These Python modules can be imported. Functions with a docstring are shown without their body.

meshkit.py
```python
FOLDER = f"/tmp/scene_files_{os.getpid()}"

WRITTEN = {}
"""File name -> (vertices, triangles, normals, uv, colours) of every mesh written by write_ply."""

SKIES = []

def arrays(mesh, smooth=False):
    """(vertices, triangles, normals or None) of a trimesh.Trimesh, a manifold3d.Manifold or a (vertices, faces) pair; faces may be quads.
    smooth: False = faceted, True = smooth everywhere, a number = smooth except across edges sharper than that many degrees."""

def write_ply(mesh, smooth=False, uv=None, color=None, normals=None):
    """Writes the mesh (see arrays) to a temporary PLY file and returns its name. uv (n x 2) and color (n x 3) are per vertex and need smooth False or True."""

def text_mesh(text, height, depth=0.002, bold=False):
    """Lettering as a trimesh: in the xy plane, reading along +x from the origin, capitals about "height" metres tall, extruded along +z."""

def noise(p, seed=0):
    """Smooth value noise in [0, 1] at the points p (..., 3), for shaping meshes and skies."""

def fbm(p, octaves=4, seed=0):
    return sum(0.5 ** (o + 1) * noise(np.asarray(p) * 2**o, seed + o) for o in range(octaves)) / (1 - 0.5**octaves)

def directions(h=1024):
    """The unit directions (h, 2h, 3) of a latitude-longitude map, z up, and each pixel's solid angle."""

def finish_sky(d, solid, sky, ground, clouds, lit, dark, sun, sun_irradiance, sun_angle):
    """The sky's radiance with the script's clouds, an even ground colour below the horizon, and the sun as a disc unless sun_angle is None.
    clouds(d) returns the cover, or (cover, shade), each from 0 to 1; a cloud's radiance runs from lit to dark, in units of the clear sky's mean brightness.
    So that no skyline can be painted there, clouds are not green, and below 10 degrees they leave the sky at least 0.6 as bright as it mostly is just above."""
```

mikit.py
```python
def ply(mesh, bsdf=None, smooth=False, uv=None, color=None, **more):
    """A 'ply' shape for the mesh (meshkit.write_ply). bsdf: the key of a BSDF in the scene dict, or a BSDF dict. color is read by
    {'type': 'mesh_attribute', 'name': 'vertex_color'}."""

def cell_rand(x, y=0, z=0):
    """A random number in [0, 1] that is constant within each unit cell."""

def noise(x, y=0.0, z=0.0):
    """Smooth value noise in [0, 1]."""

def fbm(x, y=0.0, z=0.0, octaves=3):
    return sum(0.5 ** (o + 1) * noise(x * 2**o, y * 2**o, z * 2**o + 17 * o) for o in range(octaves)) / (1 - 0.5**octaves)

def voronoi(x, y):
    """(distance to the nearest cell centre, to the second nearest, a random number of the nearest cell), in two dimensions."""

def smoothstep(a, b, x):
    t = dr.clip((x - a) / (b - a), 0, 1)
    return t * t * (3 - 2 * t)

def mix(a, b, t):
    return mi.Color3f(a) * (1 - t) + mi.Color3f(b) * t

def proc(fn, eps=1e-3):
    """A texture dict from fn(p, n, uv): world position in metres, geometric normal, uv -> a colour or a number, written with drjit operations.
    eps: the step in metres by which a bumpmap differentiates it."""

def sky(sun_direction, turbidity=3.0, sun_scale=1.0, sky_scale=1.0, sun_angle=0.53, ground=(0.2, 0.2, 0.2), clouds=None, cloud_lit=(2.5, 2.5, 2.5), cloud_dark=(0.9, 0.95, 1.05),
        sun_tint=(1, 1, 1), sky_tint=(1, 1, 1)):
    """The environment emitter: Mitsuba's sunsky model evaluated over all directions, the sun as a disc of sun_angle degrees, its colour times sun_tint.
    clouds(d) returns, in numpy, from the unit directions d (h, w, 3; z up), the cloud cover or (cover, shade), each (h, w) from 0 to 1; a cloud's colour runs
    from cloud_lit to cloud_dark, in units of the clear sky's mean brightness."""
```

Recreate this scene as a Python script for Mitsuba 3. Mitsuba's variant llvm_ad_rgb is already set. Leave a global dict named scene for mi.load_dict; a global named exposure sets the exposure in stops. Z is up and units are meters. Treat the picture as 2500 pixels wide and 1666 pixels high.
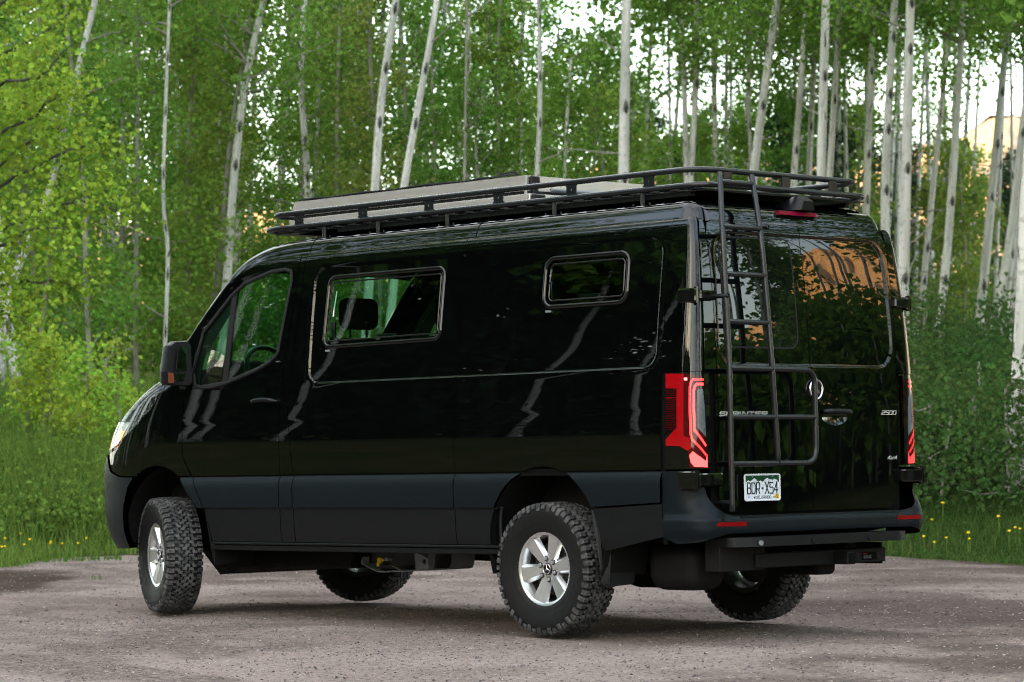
import math, random
import numpy as np, trimesh, shapely, manifold3d, drjit as dr, mitsuba as mi
import meshkit, mikit
from mikit import proc, fbm, noise, voronoi, smoothstep, mix
from scipy.spatial import Delaunay
T = mi.ScalarTransform4f
scene, labels = {}, {}

# ---- camera, sky, exposure -------------------------------------------------------------------------------------------
EYE = [-12.0742, 12.8639, 1.1231]
FORWARD = [0.718956, -0.694220, 0.034070]
UP = [-0.030768, 0.017181, 0.999379]
scene['camera'] = {'type': 'thinlens', 'fov': 19.8240, 'fov_axis': 'x', 'near_clip': 0.5, 'far_clip': 6000.0, 'aperture_radius': 0.009,
                   'focus_distance': 16.2, 'to_world': T().look_at(origin=EYE, target=[a + b for a, b in zip(EYE, FORWARD)], up=UP)}
SUN_AZIMUTH, SUN_HEIGHT = 88.0, 8.0
_a, _h = math.radians(SUN_AZIMUTH), math.radians(SUN_HEIGHT)
scene['sky'] = mikit.sky([math.cos(_a) * math.cos(_h), math.sin(_a) * math.cos(_h), math.sin(_h)], turbidity=3.0, sun_scale=1.0, sky_scale=1.0,
                         clouds=lambda d: 0.75 * np.clip((meshkit.fbm(d / (0.25 + d[..., 2:]) * 1.6, 4, 3) - 0.38) * 4.0, 0.25, 1), cloud_lit=(1.9, 1.8, 1.75), cloud_dark=(1.2, 1.2, 1.25),
                         sun_tint=(1.0, 0.91, 0.80), sky_tint=(0.98, 1.0, 1.02), ground=(0.12, 0.12, 0.1))
exposure = 5.7

# ---- helpers ---------------------------------------------------------------------------------------------------------
def numbered(name):
    key, i = name, 0
    while key in scene or key in labels:
        i += 1
        key = f'{name}_{i:03d}'
    return key

def put(name, mesh, bsdf, smooth=False, label=None, cat=None, group=None, kind=None, uv=None, color=None, normals=None, parent=None, **more):
    """ONE entry of the scene, keyed parent + '__' + name and numbered when the key is taken."""
    key = numbered(f'{parent}__{name}' if parent else name)
    if normals is not None:
        path = meshkit.write_ply(mesh, False, uv, color, normals=normals)
        scene[key] = {'type': 'ply', 'filename': path, 'face_normals': False, 'bsdf': {'type': 'ref', 'id': bsdf}, **more}
    else:
        scene[key] = mikit.ply(mesh, bsdf, smooth, uv=uv, color=color, **more)
    say = {k: v for k, v in (('label', label), ('category', cat), ('group', group), ('kind', kind)) if v}
    if say:
        labels[key] = say
    return key

def thing(name, label, cat, group=None):
    key = numbered(name)
    labels[key] = {'label': label, 'category': cat, **({'group': group} if group else {})}
    return key

def mat(name, d, two=True):
    scene[name] = {'type': 'twosided', 'bsdf': d} if two else d
    return name

def rgb(*c):
    return {'type': 'rgb', 'value': list(c)}

def cat_mesh(parts):
    """(vertices, triangles) of several (vertices, triangles)"""
    vs, fs, at = [], [], 0
    for p in parts:
        v, f = (np.asarray(p.vertices), np.asarray(p.faces)) if hasattr(p, 'vertices') else (np.asarray(p[0], float), np.asarray(p[1], int))
        if f.shape[1] == 4:
            f = np.vstack([f[:, [0, 1, 2]], f[:, [0, 2, 3]]])
        vs.append(v); fs.append(f + at); at += len(v)
    return np.vstack(vs), np.vstack(fs)

def tube(path, radius, sides=8, closed=False, caps=True):
    """a bent round tube along the path; radius a number or one per point"""
    p = np.asarray(path, float)
    n = len(p)
    t = (np.roll(p, -1, 0) - np.roll(p, 1, 0)) if closed else np.gradient(p, axis=0)
    t /= np.linalg.norm(t, axis=1, keepdims=True) + 1e-12
    a = np.cross(t[0], [0, 0, 1.0] if abs(t[0][2]) < 0.9 else [1.0, 0, 0])
    A = []
    for k in range(n):
        a = a - t[k] * (a @ t[k])
        a = a / (np.linalg.norm(a) + 1e-12)
        A.append(a)
    A = np.array(A)
    B = np.cross(t, A)
    ang = np.arange(sides) * 2 * np.pi / sides
    r = np.broadcast_to(np.asarray(radius, float), (n,))[:, None, None]
    v = p[:, None] + r * (np.cos(ang)[None, :, None] * A[:, None] + np.sin(ang)[None, :, None] * B[:, None])
    i, j = np.meshgrid(np.arange(n if closed else n - 1), np.arange(sides), indexing='ij')
    i2 = (i + 1) % n
    q = np.stack([i * sides + j, i * sides + (j + 1) % sides, i2 * sides + (j + 1) % sides, i2 * sides + j], -1).reshape(-1, 4)
    v, f = v.reshape(-1, 3), np.vstack([q[:, [0, 1, 2]], q[:, [0, 2, 3]]])
    if caps and not closed:
        v = np.vstack([v, p[0], p[-1]])
        k = np.arange(sides)
        f = np.vstack([f, np.stack([k * 0 + n * sides, (k + 1) % sides, k], 1), np.stack([k * 0 + n * sides + 1, (n - 1) * sides + k, (n - 1) * sides + (k + 1) % sides], 1)])
    return v, f

def curve(pts, r=0.08, n=5, closed=False):
    """the polyline with its corners rounded by about r"""
    p = [np.asarray(x, float) for x in pts]
    out, m = [], len(p)
    for i in range(m):
        if not closed and i in (0, m - 1):
            out.append(p[i]); continue
        a, b, c = p[i - 1], p[i], p[(i + 1) % m]
        d0, d1 = np.linalg.norm(a - b), np.linalg.norm(c - b)
        k = min(r, d0 * 0.48, d1 * 0.48)
        s, e = b + (a - b) / d0 * k, b + (c - b) / d1 * k
        for u in np.linspace(0, 1, n):
            out.append((1 - u) ** 2 * s + 2 * u * (1 - u) * b + u * u * e)
    return np.array(out)

def smooth_path(pts, n=6):
    """Catmull-Rom through the points"""
    p = np.asarray(pts, float)
    p = np.vstack([2 * p[0] - p[1], p, 2 * p[-1] - p[-2]])
    out = []
    for i in range(1, len(p) - 2):
        for u in np.linspace(0, 1, n, endpoint=False):
            out.append(0.5 * (2 * p[i] + (p[i + 1] - p[i - 1]) * u + (2 * p[i - 1] - 5 * p[i] + 4 * p[i + 1] - p[i + 2]) * u**2 + (3 * p[i] - p[i - 1] - 3 * p[i + 1] + p[i + 2]) * u**3))
    return np.array(out + [p[-2]])

def box(x0, x1, y0, y1, z0, z1, bevel=0.0):
    if bevel <= 0:
        m = trimesh.creation.box(bounds=[[x0, y0, z0], [x1, y1, z1]])
        return np.array(m.vertices), np.array(m.faces)
    b = bevel
    pts = [[x, y, z] for x in (x0, x1) for y in (y0, y1) for z in (z0, z1)]
    c = np.array([(x0 + x1) / 2, (y0 + y1) / 2, (z0 + z1) / 2])
    out = []
    for p in np.array(pts):
        s = np.sign(c - p)
        for k in range(3):
            q = p + s * b
            q[k] = p[k]
            out.append(q)
    h = trimesh.convex.convex_hull(np.array(out))
    return np.array(h.vertices), np.array(h.faces)

def hull(points):
    h = trimesh.convex.convex_hull(np.asarray(points, float))
    return np.array(h.vertices), np.array(h.faces)

def prism(outline, z0, z1, holes=()):
    """an outline (x, y) extruded from z0 to z1"""
    m = trimesh.creation.extrude_polygon(shapely.Polygon(outline, holes), z1 - z0, engine='earcut')
    v = np.array(m.vertices)
    v[:, 2] += z0
    return v, np.array(m.faces)

def xform(mesh, M):
    M = np.asarray(M, float)
    v, f = cat_mesh([mesh])
    f = f if np.linalg.det(M[:3, :3]) > 0 else f[:, ::-1]
    return v @ M[:3, :3].T + M[:3, 3], f

def frame(o, x, y, z):
    M = np.eye(4)
    M[:3, 0], M[:3, 1], M[:3, 2], M[:3, 3] = x, y, z, o
    return M
from shapely.geometry import Polygon, Point, LineString, box as sbox
import shapely
LOT = Polygon([(-30, 34), (-8, 33), (0, 24), (5, 12), (8.6, 3.4), (10.2, -0.5), (10.5, -1.9), (11.0, -3.0), (12.0, -3.95), (12.7, -5.0), (12.3, -7.4),
               (9.6, -9.4), (5.8, -9.35), (4.7, -8.85), (3.5, -8.55), (1.0, -8.9), (-4, -10.5), (-12, -9.5), (-19, -5), (-24, 0), (-30, 6), (-36, 20)])
def lot_dist(x, y):
    """distance outside the gravel lot's edge, 0 inside"""
    p = shapely.points(np.asarray(x, float), np.asarray(y, float))
    return shapely.distance(p, LOT)
def ground_height(x, y):
    x, y = np.asarray(x, float), np.asarray(y, float)
    d = lot_dist(x, y)
    rise = 0.15 * np.clip(d - 0.3, 0, 9) + 0.035 * np.clip(d - 9, 0, 60)
    p = np.stack([x, y, x * 0], -1)
    bumps = (meshkit.fbm(p * 0.45, 3, 5) - 0.5) * 0.5 * np.clip(d / 5, 0, 1)
    return rise + bumps
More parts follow.
